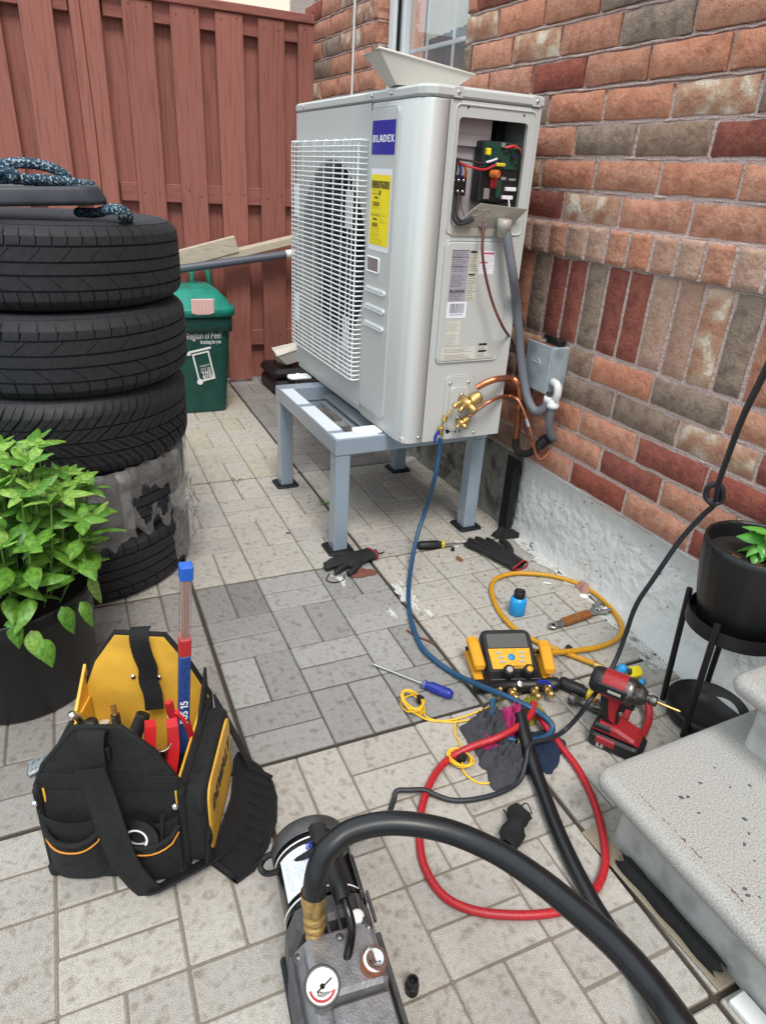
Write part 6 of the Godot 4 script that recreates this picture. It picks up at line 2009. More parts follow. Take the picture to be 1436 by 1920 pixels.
	for k in 13:
		ring.append(Vector3(cos(PI * k / 12) * 0.022, 0.05 + sin(PI * k / 12) * 0.02, -0.172))
	part(p, "hanging_hook", B.new().tube(ring, 0.0026, 6).mesh(), M.chrome)
	for s in [-1, 1]:
		var cl := Node3D.new()
		cl.name = "pipe_clamp"
		p.add_child(cl, true)
		cl.transform = T(Vector3(s * 0.094, 0.0, -0.07 + 0.012 * s), Vector3(0, -4 * s, 0))
		part(cl, "jaw", B.new().prism([Vector2(-0.055, 0.0), Vector2(-0.05, 0.012), Vector2(0.02, 0.018), Vector2(0.045, 0.012), Vector2(0.05, 0.0), Vector2(0.03, -0.006), Vector2(-0.03, -0.004)], -0.015, 0.015, Transform3D(Basis(Vector3(0, 0.26, -0.966), Vector3(0, 0.966, 0.26), Vector3(1, 0, 0)), Vector3(0, 0.062, -0.01)), 0.005).mesh(), M.clip_yellow)
		part(cl, "jaw", B.new().prism([Vector2(-0.06, 0.0), Vector2(-0.055, 0.012), Vector2(0.06, 0.02), Vector2(0.062, 0.0)], -0.013, 0.013, Transform3D(Basis(Vector3(0, 0.1, -0.995), Vector3(0, 0.995, 0.1), Vector3(1, 0, 0)), Vector3(0, 0.012, 0.0)), 0.004).mesh(), M.clip_yellow)
		for k in 5:
			part(cl, "grip_rib", bx(Vector3(0.024, 0.003, 0.003), 0.001), M.clip_yellow, T(Vector3(0, 0.066 - 0.002 * k, 0.008 + 0.007 * k)))
		part(cl, "spring_arm", bx(Vector3(0.004, 0.05, 0.004), 0.001), M.clip_yellow, T(Vector3(0.004 * s, 0.04, 0.012), Vector3(35, 0, 12)))
		part(cl, "pivot", cyl(0.006, 0.03, 12, 0.001), M.black_plastic, T(Vector3(-0.015, 0.05, -0.045), Vector3(0, 0, -90)))


func rags():
	mat("rag_grey", "46474d", 0.95, 0, "speck", 12.0, "weave", 0.5)
	mat("rag_magenta", "b52a6c", 0.95, 0, "speck", 12.0)
	mat("rag_navy", "1b2e4a", 0.95, 0, "speck", 12.0, "weave", 0.8)
	mat("rag_olive", "8d8a2a", 0.95, 0, "speck", 12.0)
	var e := [[Vector3(.829, 0, -.985), 0.072, 0.052, 0.035, "rag_grey", "crumpled charcoal rag under the hoses in front of the manifold gauge", 3, 0.3], [Vector3(.81, 0, -.89), 0.058, 0.05, 0.03, "rag_grey", "crumpled charcoal rag lying nearest the pump among the hoses", 5, 0.9], [Vector3(.888, 0, -.974), 0.035, 0.045, 0.042, "rag_magenta", "bright magenta rag bunched between the blue and red hoses", 7, -0.4], [Vector3(.792, 0, -.939), 0.018, 0.03, 0.024, "rag_magenta", "small strip of magenta rag hanging out beside the charcoal rag", 8, 0.2], [Vector3(.906, 0, -.892), 0.062, 0.046, 0.013, "rag_navy", "navy blue towel under the thick black hose", 9, 0.5], [Vector3(.947, 0, -1.006), 0.04, 0.03, 0.03, "rag_olive", "yellow-green rag tucked under the brass ports of the manifold", 11, 0.0]]
	for r in e:
		solo("rag", cloth(r[1] * 1.15, r[2] * 1.15, r[3] * 1.5, r[6]), M[r[4]], r[5], "rag", T(r[0], Vector3(0, rad_to_deg(r[7]), 0)), "rags under the hoses")


func cloth(rx: float, rz: float, hgt: float, seed_: int) -> ArrayMesh:
	var fn := FastNoiseLite.new()
	fn.seed = seed_
	fn.frequency = 1.0
	fn.fractal_octaves = 2
	var rows := []
	for i in 14:
		var q := i / 13.0
		var row := []
		for k in 40:
			var a := TAU * k / 40.0
			var edge := 1.0 + 0.5 * fn.get_noise_2d(cos(a) * 0.9, sin(a) * 0.9)
			var x := cos(a) * rx * q * edge
			var z := sin(a) * rz * q * edge
			var fold := absf(fn.get_noise_2d(x * 30.0, z * 30.0 + 4.0))
			var y := hgt * (1.0 - q * q) * (0.45 + 1.3 * fold) + 0.003 + 0.012 * absf(fn.get_noise_2d(x * 55.0, z * 55.0)) * (1.0 - q * 0.4)
			row.append(Vector3(x, maxf(0.002, y if i < 13 else 0.002), z))
		rows.append(row)
	return B.new().sheet(rows, true).mesh()


# ---------------------------------------------------------------- hand tools
func screwdriver(label: String, tip: Vector3, butt: Vector3, hl: float, hr: float, mh: Material, mc: Material, sr := 0.003):
	var s := thing("screwdriver", label, "screwdriver", Vector3.ZERO, 0.0, "screwdrivers on the ground")
	var d := (tip - butt).normalized()
	var X := along(butt, d)
	part(s, "handle", B.new().lathe([Vector2(0, 0), Vector2(hr * 0.7, 0.001), Vector2(hr, hl * 0.12), Vector2(hr, hl * 0.72), Vector2(hr * 0.72, hl * 0.84), Vector2(hr * 0.8, hl * 0.9)], 18, X, false, 0.05, 6).mesh(), mh)
	part(s, "collar", B.new().lathe([Vector2(hr * 0.8, hl * 0.9), Vector2(hr * 0.95, hl * 0.92), Vector2(hr * 0.9, hl), Vector2(hr * 0.4, hl * 1.04)], 18, X).mesh(), mc)
	part(s, "shaft", B.new().tube([X * Vector3(0, hl, 0), tip - d * 0.008, tip], [sr, sr, sr * 0.7], 8).mesh(), M.chrome)


func ground_tools():
	mat("handle_blue", "23338f", 0.2)
	mat("handle_clear", "5c6690", 0.15)
	mat("amber", "c9b72a", 0.25)
	mat("tool_red", "a3222a", 0.45, 0, "scuff", 9.0)
	screwdriver("long screwdriver with translucent blue handle on the grey pavers", Vector3(.667, .006, -1.321), Vector3(.802, .014, -1.123), 0.085, 0.0135, M.handle_blue, M.handle_clear)
	screwdriver("screwdriver with black and amber handle lying between the stand's front legs", Vector3(1.281, .008, -1.815), Vector3(1.086, .014, -1.852), 0.10, 0.0155, M.black_rubber, M.amber)
	screwdriver("thick black handled screwdriver with yellow collar behind the impact driver", Vector3(1.168, .009, -.952), Vector3(1.093, .016, -1.062), 0.085, 0.0175, M.black_rubber, M.amber, 0.004)
	# hammer
	var h := thing("hammer", "short steel hammer with yellow handle lying under the impact driver", "hammer", Vector3(1.108, 0, -.962), -52.0)
	part(h, "head", B.new().lathe([Vector2(0, -0.05), Vector2(0.013, -0.05), Vector2(0.015, -0.046), Vector2(0.015, -0.032), Vector2(0.009, -0.024), Vector2(0.011, 0.0), Vector2(0.013, 0.015), Vector2(0.013, 0.045), Vector2(0, 0.046)], 20, along(Vector3(0, 0.0152, 0), Vector3(1, 0, 0))).box(Vector3(0.028, 0.0145, 0), Vector3(0.036, 0.028, 0.026), 0.004).mesh(), M.dull_steel)
	part(h, "handle", B.new().tube(crv(vv([0.0, 0.018, -0.012, 0.01, 0.018, -0.06, 0.02, 0.018, -0.12]), 4), 0.011, 12).mesh(), M.gauge_yellow)
	# impact driver
	var d := thing("impact_driver", "red and black cordless impact driver standing on its battery by the steps", "impact driver", Vector3(1.085, 0, -0.845), -58.0)
	part(d, "battery", B.new().prism(rrect(0.118, 0.076, 0.016), 0.001, 0.04, Transform3D(Basis(Vector3(1, 0, 0), Vector3(0, 0, 1), Vector3(0, 1, 0)), Vector3(0.006, 0, 0)), 0.006).mesh(), M.black_plastic)
	part(d, "battery_face", bx(Vector3(0.05, 0.022, 0.079), 0.004), M.tool_red, T(Vector3(-0.012, 0.026, 0)))
	text(d, "5.0", 0.009, M.print_white, Transform3D(Basis(Vector3(1, 0, 0), Vector3(0, 1, 0), Vector3(0, 0, 1)), Vector3(-0.022, 0.012, 0.0388)))
	part(d, "battery_cap", B.new().prism([Vector2(-0.03, 0), Vector2(0.03, 0), Vector2(0.026, 0.02), Vector2(-0.026, 0.02)], -0.005, 0.005, T(Vector3(0.067, 0.012, 0), Vector3(0, 90, 0)), 0.003).mesh(), M.black_plastic)
	part(d, "foot", B.new().prism([Vector2(-0.05, 0.04), Vector2(0.06, 0.04), Vector2(0.05, 0.055), Vector2(0.005, 0.068), Vector2(-0.035, 0.068), Vector2(-0.048, 0.055)], -0.03, 0.03, Transform3D(), 0.006).mesh(), M.tool_red)
	part(d, "foot_grip", bx(Vector3(0.045, 0.02, 0.0625), 0.005), M.black_plastic, T(Vector3(-0.026, 0.056, 0)))
	part(d, "handle", B.new().prism([Vector2(-0.034, 0.06), Vector2(0.004, 0.06), Vector2(-0.006, 0.095), Vector2(-0.012, 0.14), Vector2(-0.052, 0.14), Vector2(-0.046, 0.10)], -0.017, 0.017, Transform3D(), 0.008).mesh(), M.black_rubber)
	part(d, "handle_shell", B.new().prism([Vector2(-0.022, 0.075), Vector2(-0.004, 0.068), Vector2(-0.008, 0.1), Vector2(0.0, 0.142), Vector2(-0.034, 0.142), Vector2(-0.03, 0.11)], -0.0185, 0.0185, Transform3D(), 0.004).mesh(), M.tool_red)
	part(d, "trigger", B.new().prism([Vector2(-0.008, 0.10), Vector2(0.008, 0.104), Vector2(0.012, 0.135), Vector2(-0.008, 0.138)], -0.009, 0.009, Transform3D(), 0.004).mesh(), M.black_plastic)
	var HX := along(Vector3(-0.082, 0.165, 0), Vector3(1, 0, 0))
	part(d, "head", B.new().lathe([Vector2(0, 0), Vector2(0.022, 0.001), Vector2(0.03, 0.008), Vector2(0.0325, 0.024), Vector2(0.031, 0.028)], 24, HX).mesh(), M.black_rubber)
	part(d, "motor_shell", B.new().lathe([Vector2(0.031, 0.028), Vector2(0.033, 0.034), Vector2(0.034, 0.055), Vector2(0.033, 0.082)], 24, HX).mesh(), M.tool_red)
	part(d, "shell_band", B.new().box(Vector3(-0.028, 0.168, 0.031), Vector3(0.07, 0.028, 0.006), 0.003).box(Vector3(-0.028, 0.168, -0.031), Vector3(0.07, 0.028, 0.006), 0.003).mesh(), M.black_rubber)
	part(d, "worn_mark", bx(Vector3(0.03, 0.007, 0.001), 0.0003), M.button_grey, T(Vector3(-0.02, 0.168, 0.0342)))
	part(d, "nose_cone", B.new().lathe([Vector2(0.033, 0.082), Vector2(0.034, 0.084), Vector2(0.0335, 0.098), Vector2(0.03, 0.10), Vector2(0.024, 0.116), Vector2(0.016, 0.126), Vector2(0.011, 0.128)], 28, HX).mesh(), M.dull_steel)
	part(d, "chuck", B.new().lathe([Vector2(0.010, 0.126), Vector2(0.010, 0.134), Vector2(0.0125, 0.136), Vector2(0.0125, 0.148), Vector2(0.009, 0.151), Vector2(0, 0.151)], 20, HX).mesh(), M.dull_steel)
	part(d, "bit", B.new().tube([HX * Vector3(0, 0.15, 0), HX * Vector3(0, 0.175, 0), HX * Vector3(0, 0.178, 0), HX * Vector3(0, 0.196, 0), HX * Vector3(0, 0.202, 0)], [0.0035, 0.0035, 0.0025, 0.0035, 0.001], 8).mesh(), M.brass)
	part(d, "belt_lug", bx(Vector3(0.03, 0.012, 0.02), 0.003), M.black_plastic, T(Vector3(0.012, 0.125, 0.0)))
	# red gripped pliers behind the driver
	var r := thing("channel_pliers", "pliers with curved red grips on the ground behind the impact driver", "pliers")
	part(r, "grip", B.new().tube(crv(vv([1.152, .02, -.88, 1.179, .03, -.897, 1.21, .035, -.908, 1.222, .035, -.899]), 5), 0.009, 10).mesh(), M.tool_red)
	part(r, "grip", B.new().tube(crv(vv([1.14, .01, -.815, 1.18, .012, -.838, 1.217, .02, -.863, 1.238, .035, -.893, 1.248, .04, -.921]), 5), 0.0095, 10).mesh(), M.tool_red)
	part(r, "jaw", bx(Vector3(0.05, 0.012, 0.03), 0.003), M.dull_steel, T(Vector3(1.244, .03, -.924), Vector3(0, 30, 10)))
	# blue and yellow deburring tool
	var c := thing("tube_cutter", "small blue and yellow tube tool behind the impact driver", "tube tool")
	part(c, "knob", B.new().lathe([Vector2(0, 0), Vector2(0.012, 0.001), Vector2(0.0135, 0.006), Vector2(0.0125, 0.026), Vector2(0, 0.028)], 20, along(Vector3(1.257, .03, -1.016), Vector3(0.4, 1, 0.2)), false, 0.05, 8).mesh(), M.button_blue)
	part(c, "body", B.new().prism(rrect(0.05, 0.03, 0.01), -0.012, 0.012, T(Vector3(1.303, .02, -1.011), Vector3(-60, -20, 12)), 0.003).mesh(), M.energy_yellow)
	part(c, "knob", B.new().lathe([Vector2(0, 0), Vector2(0.009, 0.001), Vector2(0.009, 0.02), Vector2(0, 0.021)], 16, along(Vector3(1.293, .012, -.978), Vector3(0.3, 0.6, 0.5))).mesh(), M.button_blue)
	part(c, "roller", cyl(0.006, 0.026, 12, 0.001), M.black_plastic, T(Vector3(1.28, .034, -1.001), Vector3(20, 0, 30)))
	# blue bottle
	mat("bottle_blue", "1e96dc", 0.35)
	var b := thing("plastic_bottle", "small bright blue plastic bottle with black cap inside the yellow hose loop", "bottle", Vector3(1.189, 0, -1.386))
	part(b, "body", B.new().lathe([Vector2(0, 0.001), Vector2(0.023, 0.001), Vector2(0.0255, 0.004), Vector2(0.0255, 0.05), Vector2(0.023, 0.057), Vector2(0.016, 0.061), Vector2(0.014, 0.064)], 32).mesh(), M.bottle_blue)
	part(b, "cap", B.new().lathe([Vector2(0.0165, 0.06), Vector2(0.0175, 0.062), Vector2(0.0175, 0.08), Vector2(0.016, 0.082), Vector2(0.007, 0.082), Vector2(0.006, 0.08), Vector2(0, 0.08)], 28, Transform3D(), false, 0.015, 14).mesh(), M.black_plastic)
	# adjustable wrench
	mat("grip_orange", "a0622c", 0.8, 0, "metal_dirt", 16.0)
	var w0 := Vector3(1.244, .006, -1.278)
	var w1 := Vector3(1.437, .006, -1.294)
	var w := thing("adjustable_wrench", "steel adjustable wrench with worn orange grip inside the yellow hose loop", "wrench", w0, rad_to_deg(atan2(-(w1.z - w0.z), w1.x - w0.x)))
	var L := w0.distance_to(w1)
	var FL := Transform3D(Basis(Vector3(1, 0, 0), Vector3(0, 0, -1), Vector3(0, 1, 0)), Vector3.ZERO)
	var hole := []
	for k in 12:
		hole.append(Vector2(cos(TAU * k / 12) * 0.006, sin(TAU * k / 12) * 0.006))
	part(w, "shank", B.new().prism([Vector2(-0.012, -0.008), Vector2(-0.004, -0.013), Vector2(0.05, -0.011), Vector2(L - 0.03, -0.012), Vector2(L - 0.01, -0.017), Vector2(L - 0.01, 0.02), Vector2(L - 0.035, 0.012), Vector2(0.05, 0.011), Vector2(-0.004, 0.013), Vector2(-0.012, 0.008), Vector2(-0.015, 0)], 0.0, 0.010, FL, 0.0025).mesh(), M.steel)
	part(w, "hang_ring", B.new().lathe([Vector2(0.006, 0.0102), Vector2(0.0115, 0.0108), Vector2(0.013, 0.010)], 20, T(Vector3(0, 0, 0))).mesh(), M.chrome)
	part(w, "hang_hole", cyl(0.006, 0.0008, 16), M.deep_black, T(Vector3(0, 0.0097, 0)))
	part(w, "grip", B.new().prism(rrect(L * 0.58, 0.031, 0.006), -0.002, 0.0125, FL * T(Vector3(L * 0.5, 0, 0)), 0.003).mesh(), M.grip_orange)
	part(w, "fixed_jaw", B.new().prism([Vector2(L - 0.012, 0.006), Vector2(L + 0.0, 0.03), Vector2(L + 0.035, 0.033), Vector2(L + 0.036, 0.022), Vector2(L + 0.012, 0.018), Vector2(L + 0.012, -0.006)], 0.0, 0.011, FL, 0.002).mesh(), M.steel)
	part(w, "moving_jaw", B.new().prism([Vector2(L - 0.012, -0.016), Vector2(L + 0.01, -0.026), Vector2(L + 0.04, -0.02), Vector2(L + 0.036, -0.012), Vector2(L + 0.013, -0.008), Vector2(L - 0.008, 0.004)], 0.0, 0.011, FL, 0.002).mesh(), M.steel)
	part(w, "worm", B.new().lathe([Vector2(0.004, 0), Vector2(0.006, 0.001), Vector2(0.0045, 0.003), Vector2(0.006, 0.005), Vector2(0.0045, 0.007), Vector2(0.006, 0.009), Vector2(0.004, 0.01)], 12, T(Vector3(L - 0.006, 0.008, 0.002), Vector3(0, 0, -90))).mesh(), M.chrome)
	gloves()


func gloves():
	mat("glove_black", "1b1b1d", 0.75, 0, "scuff", 9.0, "lumps", 0.3)
	mat("cuff_red", "8e2a28", 0.85)
	mat("liner_brown", "6e4338", 0.9)
	glove("black rubber work glove with red cuff crumpled at the stand's front foot", Vector3(.808, 0, -1.841), 8.0, 1.12, 1)
	glove("black rubber work glove with red cuff lying flat near the foundation", Vector3(1.33, 0, -1.708), -78.0, 1.2, 2)
	# the nearer glove's loose strap and liner
	solo("glove_liner", cloth(0.045, 0.022, 0.012, 41), M.liner_brown, "scrap of brown leather poking out under the crumpled glove", "scrap", T(Vector3(.838, 0, -1.763), Vector3(0, -10, 0)))
	solo("zip_tie", B.new().tube(crv(vv([.73, .004, -1.8, .707, .003, -1.771, .717, .003, -1.747, .753, .003, -1.744, .771, .006, -1.771]), 5), 0.0018, 6).mesh(), M.deep_black, "thin black zip tie looped beside the crumpled glove", "zip tie")


func glove(label: String, at: Vector3, turn: float, s: float, kind: int):
	var g := thing("work_glove", label, "glove", at, turn, "work gloves")
	# local frame: cuff at +x, fingers towards -x; flattened tubes
	var b := B.new()
	var fingers := [[-0.01, 0.028, -0.085, 0.038, 0.0095], [-0.018, 0.011, -0.10, 0.012, 0.0100], [-0.016, -0.008, -0.095, -0.014, 0.0100], [-0.008, -0.026, -0.075, -0.038, 0.0088]]
	if kind == 1:
		fingers = [[-0.01, 0.024, -0.06, 0.04, 0.0095], [-0.018, 0.010, -0.075, 0.006, 0.0105], [-0.016, -0.008, -0.066, -0.012, 0.0105], [-0.008, -0.022, -0.05, -0.02, 0.009]]
	for f in fingers:
		b.tube(crv(vv([f[0] + 0.03, 0.016, f[1] * 0.8, f[0], 0.017, f[1], (f[0] + f[2]) / 2, 0.018, (f[1] + f[3]) / 2, f[2], 0.013, f[3], f[2] - 0.004, 0.012, f[3]]), 3), [f[4], f[4], f[4] * 1.1, f[4] * 1.05, f[4], f[4], f[4] * 0.95, f[4], f[4], f[4] * 0.9, f[4] * 0.85, f[4] * 0.8, 0.003], 10)
	b.tube(crv(vv([0.035, 0.015, 0.02, 0.015, 0.017, 0.04, -0.012, 0.015, 0.058, -0.03, 0.012, 0.064, -0.034, 0.012, 0.065]) if kind == 1 else vv([0.03, 0.015, -0.02, 0.01, 0.018, -0.045, -0.02, 0.02, -0.06, -0.045, 0.016, -0.066, -0.05, 0.015, -0.066]), 3), [0.012, 0.012, 0.012, 0.0115, 0.011, 0.011, 0.0105, 0.010, 0.010, 0.0095, 0.009, 0.007, 0.003], 10)
	var rings := []
	for e in [[-0.03, 0.03, 0.010], [-0.01, 0.036, 0.014], [0.02, 0.037, 0.016], [0.05, 0.034, 0.015], [0.07, 0.03, 0.013], [0.09, 0.031, 0.014]]:
		var ring := []
		for k in 18:
			var a := TAU * k / 18
			ring.append(Vector3(e[0] + 0.003 * sin(a * 3.0), 0.0165 + sin(a) * e[2] + 0.002 * sin(a * 5.0 + e[0] * 90.0), cos(a) * e[1]))
		rings.append(ring)
	loft(b, rings, false, true)
	part(g, "glove_body", b.mesh(), M.glove_black, Transform3D(Basis().scaled(Vector3(s, 0.85 * s, s)), Vector3(0, 0, 0)))
	var cuff := []
	for k in 18:
		var a := TAU * k / 18
		cuff.append(Vector3(0.092 + 0.004 * sin(a * 2.0), 0.0165 + sin(a) * 0.0135, cos(a) * 0.031))
	part(g, "cuff_edge", B.new().tube(cuff, 0.0032, 6, false, true).mesh(), M.cuff_red, Transform3D(Basis().scaled(Vector3(s, 0.85 * s, s)), Vector3(0, 0.0, 0)))


# ---------------------------------------------------------------- steps, right-hand plant, litter
func steps():
	var m := mat("cast_step", Color(1, 1, 1), 0.95, 0, "step", 3.4, "grit", 0.4)
	var m2 := mat("cast_riser", hexc("bdbdb9"), 0.95, 0, "cloud", 3.0, "grit", 0.3)
	var s := thing("concrete_steps", "two pale speckled precast concrete steps against the house wall", "steps", Vector3(0, 0, 0))
	var rg := func(x0: float, x1: float, z0: float, z1: float, o: float, y: float, r: float) -> Array:
		var ring := []
		for p in rrect(x1 - x0 + 2 * o, z1 - z0 + 2 * o, 0.018 + 0.25 * o, 6):
			ring.append(Vector3((x0 + x1) / 2 + p.x, y, (z0 + z1) / 2 + p.y))
		return ring
	for e in [["lower_step", 0.896, 1.40, -0.644, 0.9, 0.0, 0.17], ["upper_step", 1.19, 1.40, -0.622, 0.9, 0.17, 0.335]]:
		var y0: float = e[5]
		var y1: float = e[6]
		var q := func(o: float, y: float) -> Array: return rg.call(e[1], e[2], e[3], e[4], o, y, 0.012)
		var st := Node3D.new()
		st.name = e[0]
		s.add_child(st)
		part(st, "riser", loft(B.new(), [q.call(0.0, y0), q.call(-0.002, y0 + 0.05), q.call(-0.001, y1 - 0.075), q.call(0.004, y1 - 0.06), q.call(0.018, y1 - 0.05), q.call(0.032, y1 - 0.043)], false, false).mesh(), m2)
		part(st, "tread", loft(B.new(), [q.call(0.032, y1 - 0.043), q.call(0.041, y1 - 0.035), q.call(0.045, y1 - 0.022), q.call(0.042, y1 - 0.009), q.call(0.034, y1 - 0.002), q.call(0.022, y1)], true, false).mesh(), m)
	# exposed stones in the lower tread
	mat("dark_stone", "5a5a5e", 0.8, 0, "speck", 20.0)
	var r := RandomNumberGenerator.new()
	r.seed = 17
	var tr := s.get_node("lower_step")
	for k in 34:
		var x := r.randf_range(0.90, 1.16)
		var z := r.randf_range(-0.62, -0.12)
		var pl := []
		var q := r.randf_range(0.0025, 0.0065)
		for i in 7:
			var a := TAU * i / 7.0
			pl.append(Vector2(cos(a) * q * r.randf_range(0.7, 1.2), sin(a) * q * 0.7 * r.randf_range(0.7, 1.2)))
		part(tr, "stone", B.new().prism(pl, -0.003, 0.0007, Transform3D(Basis(Vector3(1, 0, 0), Vector3(0, 0, 1), Vector3(0, 1, 0)).rotated(Vector3.UP, r.randf() * 6.0), Vector3(x, 0.17, z)), 0.0003).mesh(), M.dark_stone)
	mat("rust_seep", "6b3a26", 1.0)
	var cr := []
	var rr := []
	for k in 70:
		var t := k / 69.0
		cr.append(Vector3(.889, .17, -.605).lerp(Vector3(.888, .17, -.369), t) + Vector3(r.randf_range(-0.002, 0.002), -0.0004, r.randf_range(-0.0015, 0.0015)))
		rr.append(0.0002 + 0.0021 * r.randf() * r.randf())
	part(tr, "rust_streak", B.new().tube(cr, rr, 5).mesh(), M.rust_seep)
	# black foam pipe cover against the riser
	var f := thing("foam_pipe_cover", "split length of black foam pipe insulation lying along the lower step", "pipe insulation", Vector3(0.878, 0, -0.47), 1.5)
	var rows := []
	for i in 14:
		var row := []
		for k in 13:
			var a := PI * (-0.12 + 1.16 * k / 12.0)
			var z := -0.115 + 0.23 * i / 13.0 + (0.008 * sin(k * 1.7) if i == 0 or i == 13 else 0.0)
			row.append(Vector3(cos(a) * (0.0165 + 0.0015 * sin(i * 1.3)) , 0.004 + maxf(0.0, sin(a)) * 0.021 + 0.001 * sin(i * 2.0 + k), z))
		rows.append(row)
	part(f, "outer_shell", B.new().sheet(rows).mesh(), M.black_matte)
	part(f, "slit_edge", B.new().tube(crv(vv([-0.004, 0.026, -0.11, 0.002, 0.0265, -0.05, -0.003, 0.027, 0.02, 0.002, 0.0265, 0.11]), 4), 0.0022, 6).mesh(), M.deep_black)
	solo("white_tile", bx(Vector3(0.036, 0.012, 0.11), 0.002), M.print_white, "white glazed tile strip on the ground at the foot of the steps", "tile", T(Vector3(0.874, 0.0065, -0.262), Vector3(0, 1.5, 0)))
	mat("sand_strip", "a99c88", 1.0, 0, "speck", 8.0, "grit", 1.0)
	solo("sand_strip", bx(Vector3(0.042, 0.006, 0.34), 0.002), M.sand_strip, "strip of tan sandy mortar along the base of the lower step", "mortar strip", T(Vector3(0.873, 0.002, -0.505), Vector3(0, 1.5, 0)))


func right_plant():
	var s := thing("plant_stand", "black metal plant stand with round lower tray beside the steps", "plant stand", Vector3(1.368, 0, -0.822))
	mat("stand_black", "141518", 0.5)
	for k in 4:
		var a := deg_to_rad([118.0, 168.0, 285.0, 20.0][k] + 90.0)
		var dir := Vector3(cos(a), 0, sin(a))
		dir = [Vector3(-0.045, 0, -0.094).normalized(), Vector3(-0.094, 0, 0.025).normalized(), Vector3(0.075, 0, -0.065).normalized(), Vector3(0.055, 0, 0.08).normalized()][k]
		part(s, "leg", B.new().tube([dir * 0.104, dir * 0.118 + Vector3(0, 0.34, 0)], 0.0075, 12).mesh(), M.stand_black)
	part(s, "ring", B.new().lathe([Vector2(0.108, 0.285), Vector2(0.112, 0.285), Vector2(0.112, 0.32), Vector2(0.108, 0.32), Vector2(0.107, 0.292), Vector2(0, 0.29)], 48, Transform3D(), true).mesh(), M.stand_black)
	part(s, "tray", B.new().lathe([Vector2(0, 0.006), Vector2(0.085, 0.006), Vector2(0.094, 0.01), Vector2(0.098, 0.045), Vector2(0.095, 0.045), Vector2(0.091, 0.014), Vector2(0.0, 0.011)], 48).mesh(), M.black_plastic)
	mat("pot_black", "151618", 0.42)
	var p := thing("potted_plant", "small leafy green plant in a fluted black pot on the plant stand", "plant", Vector3(1.368, 0.292, -0.822))
	var pot := part(p, "pot", B.new().lathe([Vector2(0, 0.002), Vector2(0.078, 0.002), Vector2(0.088, 0.008), Vector2(0.105, 0.08), Vector2(0.116, 0.15), Vector2(0.120, 0.20), Vector2(0.119, 0.216), Vector2(0.115, 0.218), Vector2(0.112, 0.21), Vector2(0.109, 0.17)], 72, Transform3D(), false, 0.008, 24).mesh(), M.pot_black)
	part(p, "soil", B.new().lathe([Vector2(0.11, 0.178), Vector2(0.06, 0.184), Vector2(0, 0.182)], 32).mesh(), M.potting_soil)
	var lm := []
	for k in 3:
		lm.append(leaf_mesh(0.062, 0.046, [-0.3, -0.1, -0.45][k], 0.12, 60 + k))
	for k in 2:
		var m := mat("glossy_leaf_%d" % k, ["4c9136", "63a545"][k], 0.28)
		m.backlight_enabled = true
		m.backlight = hexc("3f6d18")
	var st := Vector3(-0.012, 0.18, 0.004)
	part(p, "stem", B.new().tube(crv([st, st + Vector3(0.006, 0.04, 0.0), st + Vector3(0.012, 0.075, 0.0)], 4), 0.0045, 8).mesh(), M.raw_lumber)
	var r := RandomNumberGenerator.new()
	r.seed = 44
	for k in 18:
		var t := 0.03 + 0.05 * k / 18.0
		part(p, "leaf", lm[k % 3], M["glossy_leaf_%d" % (k % 2)], Transform3D(Basis.from_euler(Vector3(r.randf_range(-0.5, 0.25), k * 2.4 - 1.2, r.randf_range(-0.4, 0.4))).scaled(Vector3.ONE * r.randf_range(0.7, 1.05)), st + Vector3(0.01, t, 0)))
	for e in [[-0.04, 0.02, 0.3], [-0.06, -0.02, 1.2], [0.0, 0.06, 2.2]]:
		part(p, "dry_leaf", lm[1], M.rust, Transform3D(Basis.from_euler(Vector3(0.05, e[2], 0.3)).scaled(Vector3(0.35, 0.5, 0.7)), Vector3(e[0], 0.186, e[1])))
	part(p, "perlite", B.new().box(Vector3(-0.03, 0.185, 0.05), Vector3(0.004, 0.003, 0.004), 0.001).box(Vector3(-0.055, 0.184, 0.03), Vector3(0.003, 0.003, 0.003), 0.001).box(Vector3(0.01, 0.185, 0.075), Vector3(0.004, 0.003, 0.003), 0.001).box(Vector3(-0.07, 0.183, -0.01), Vector3(0.003, 0.003, 0.004), 0.001).mesh(), M.print_white, Transform3D(), "stuff")


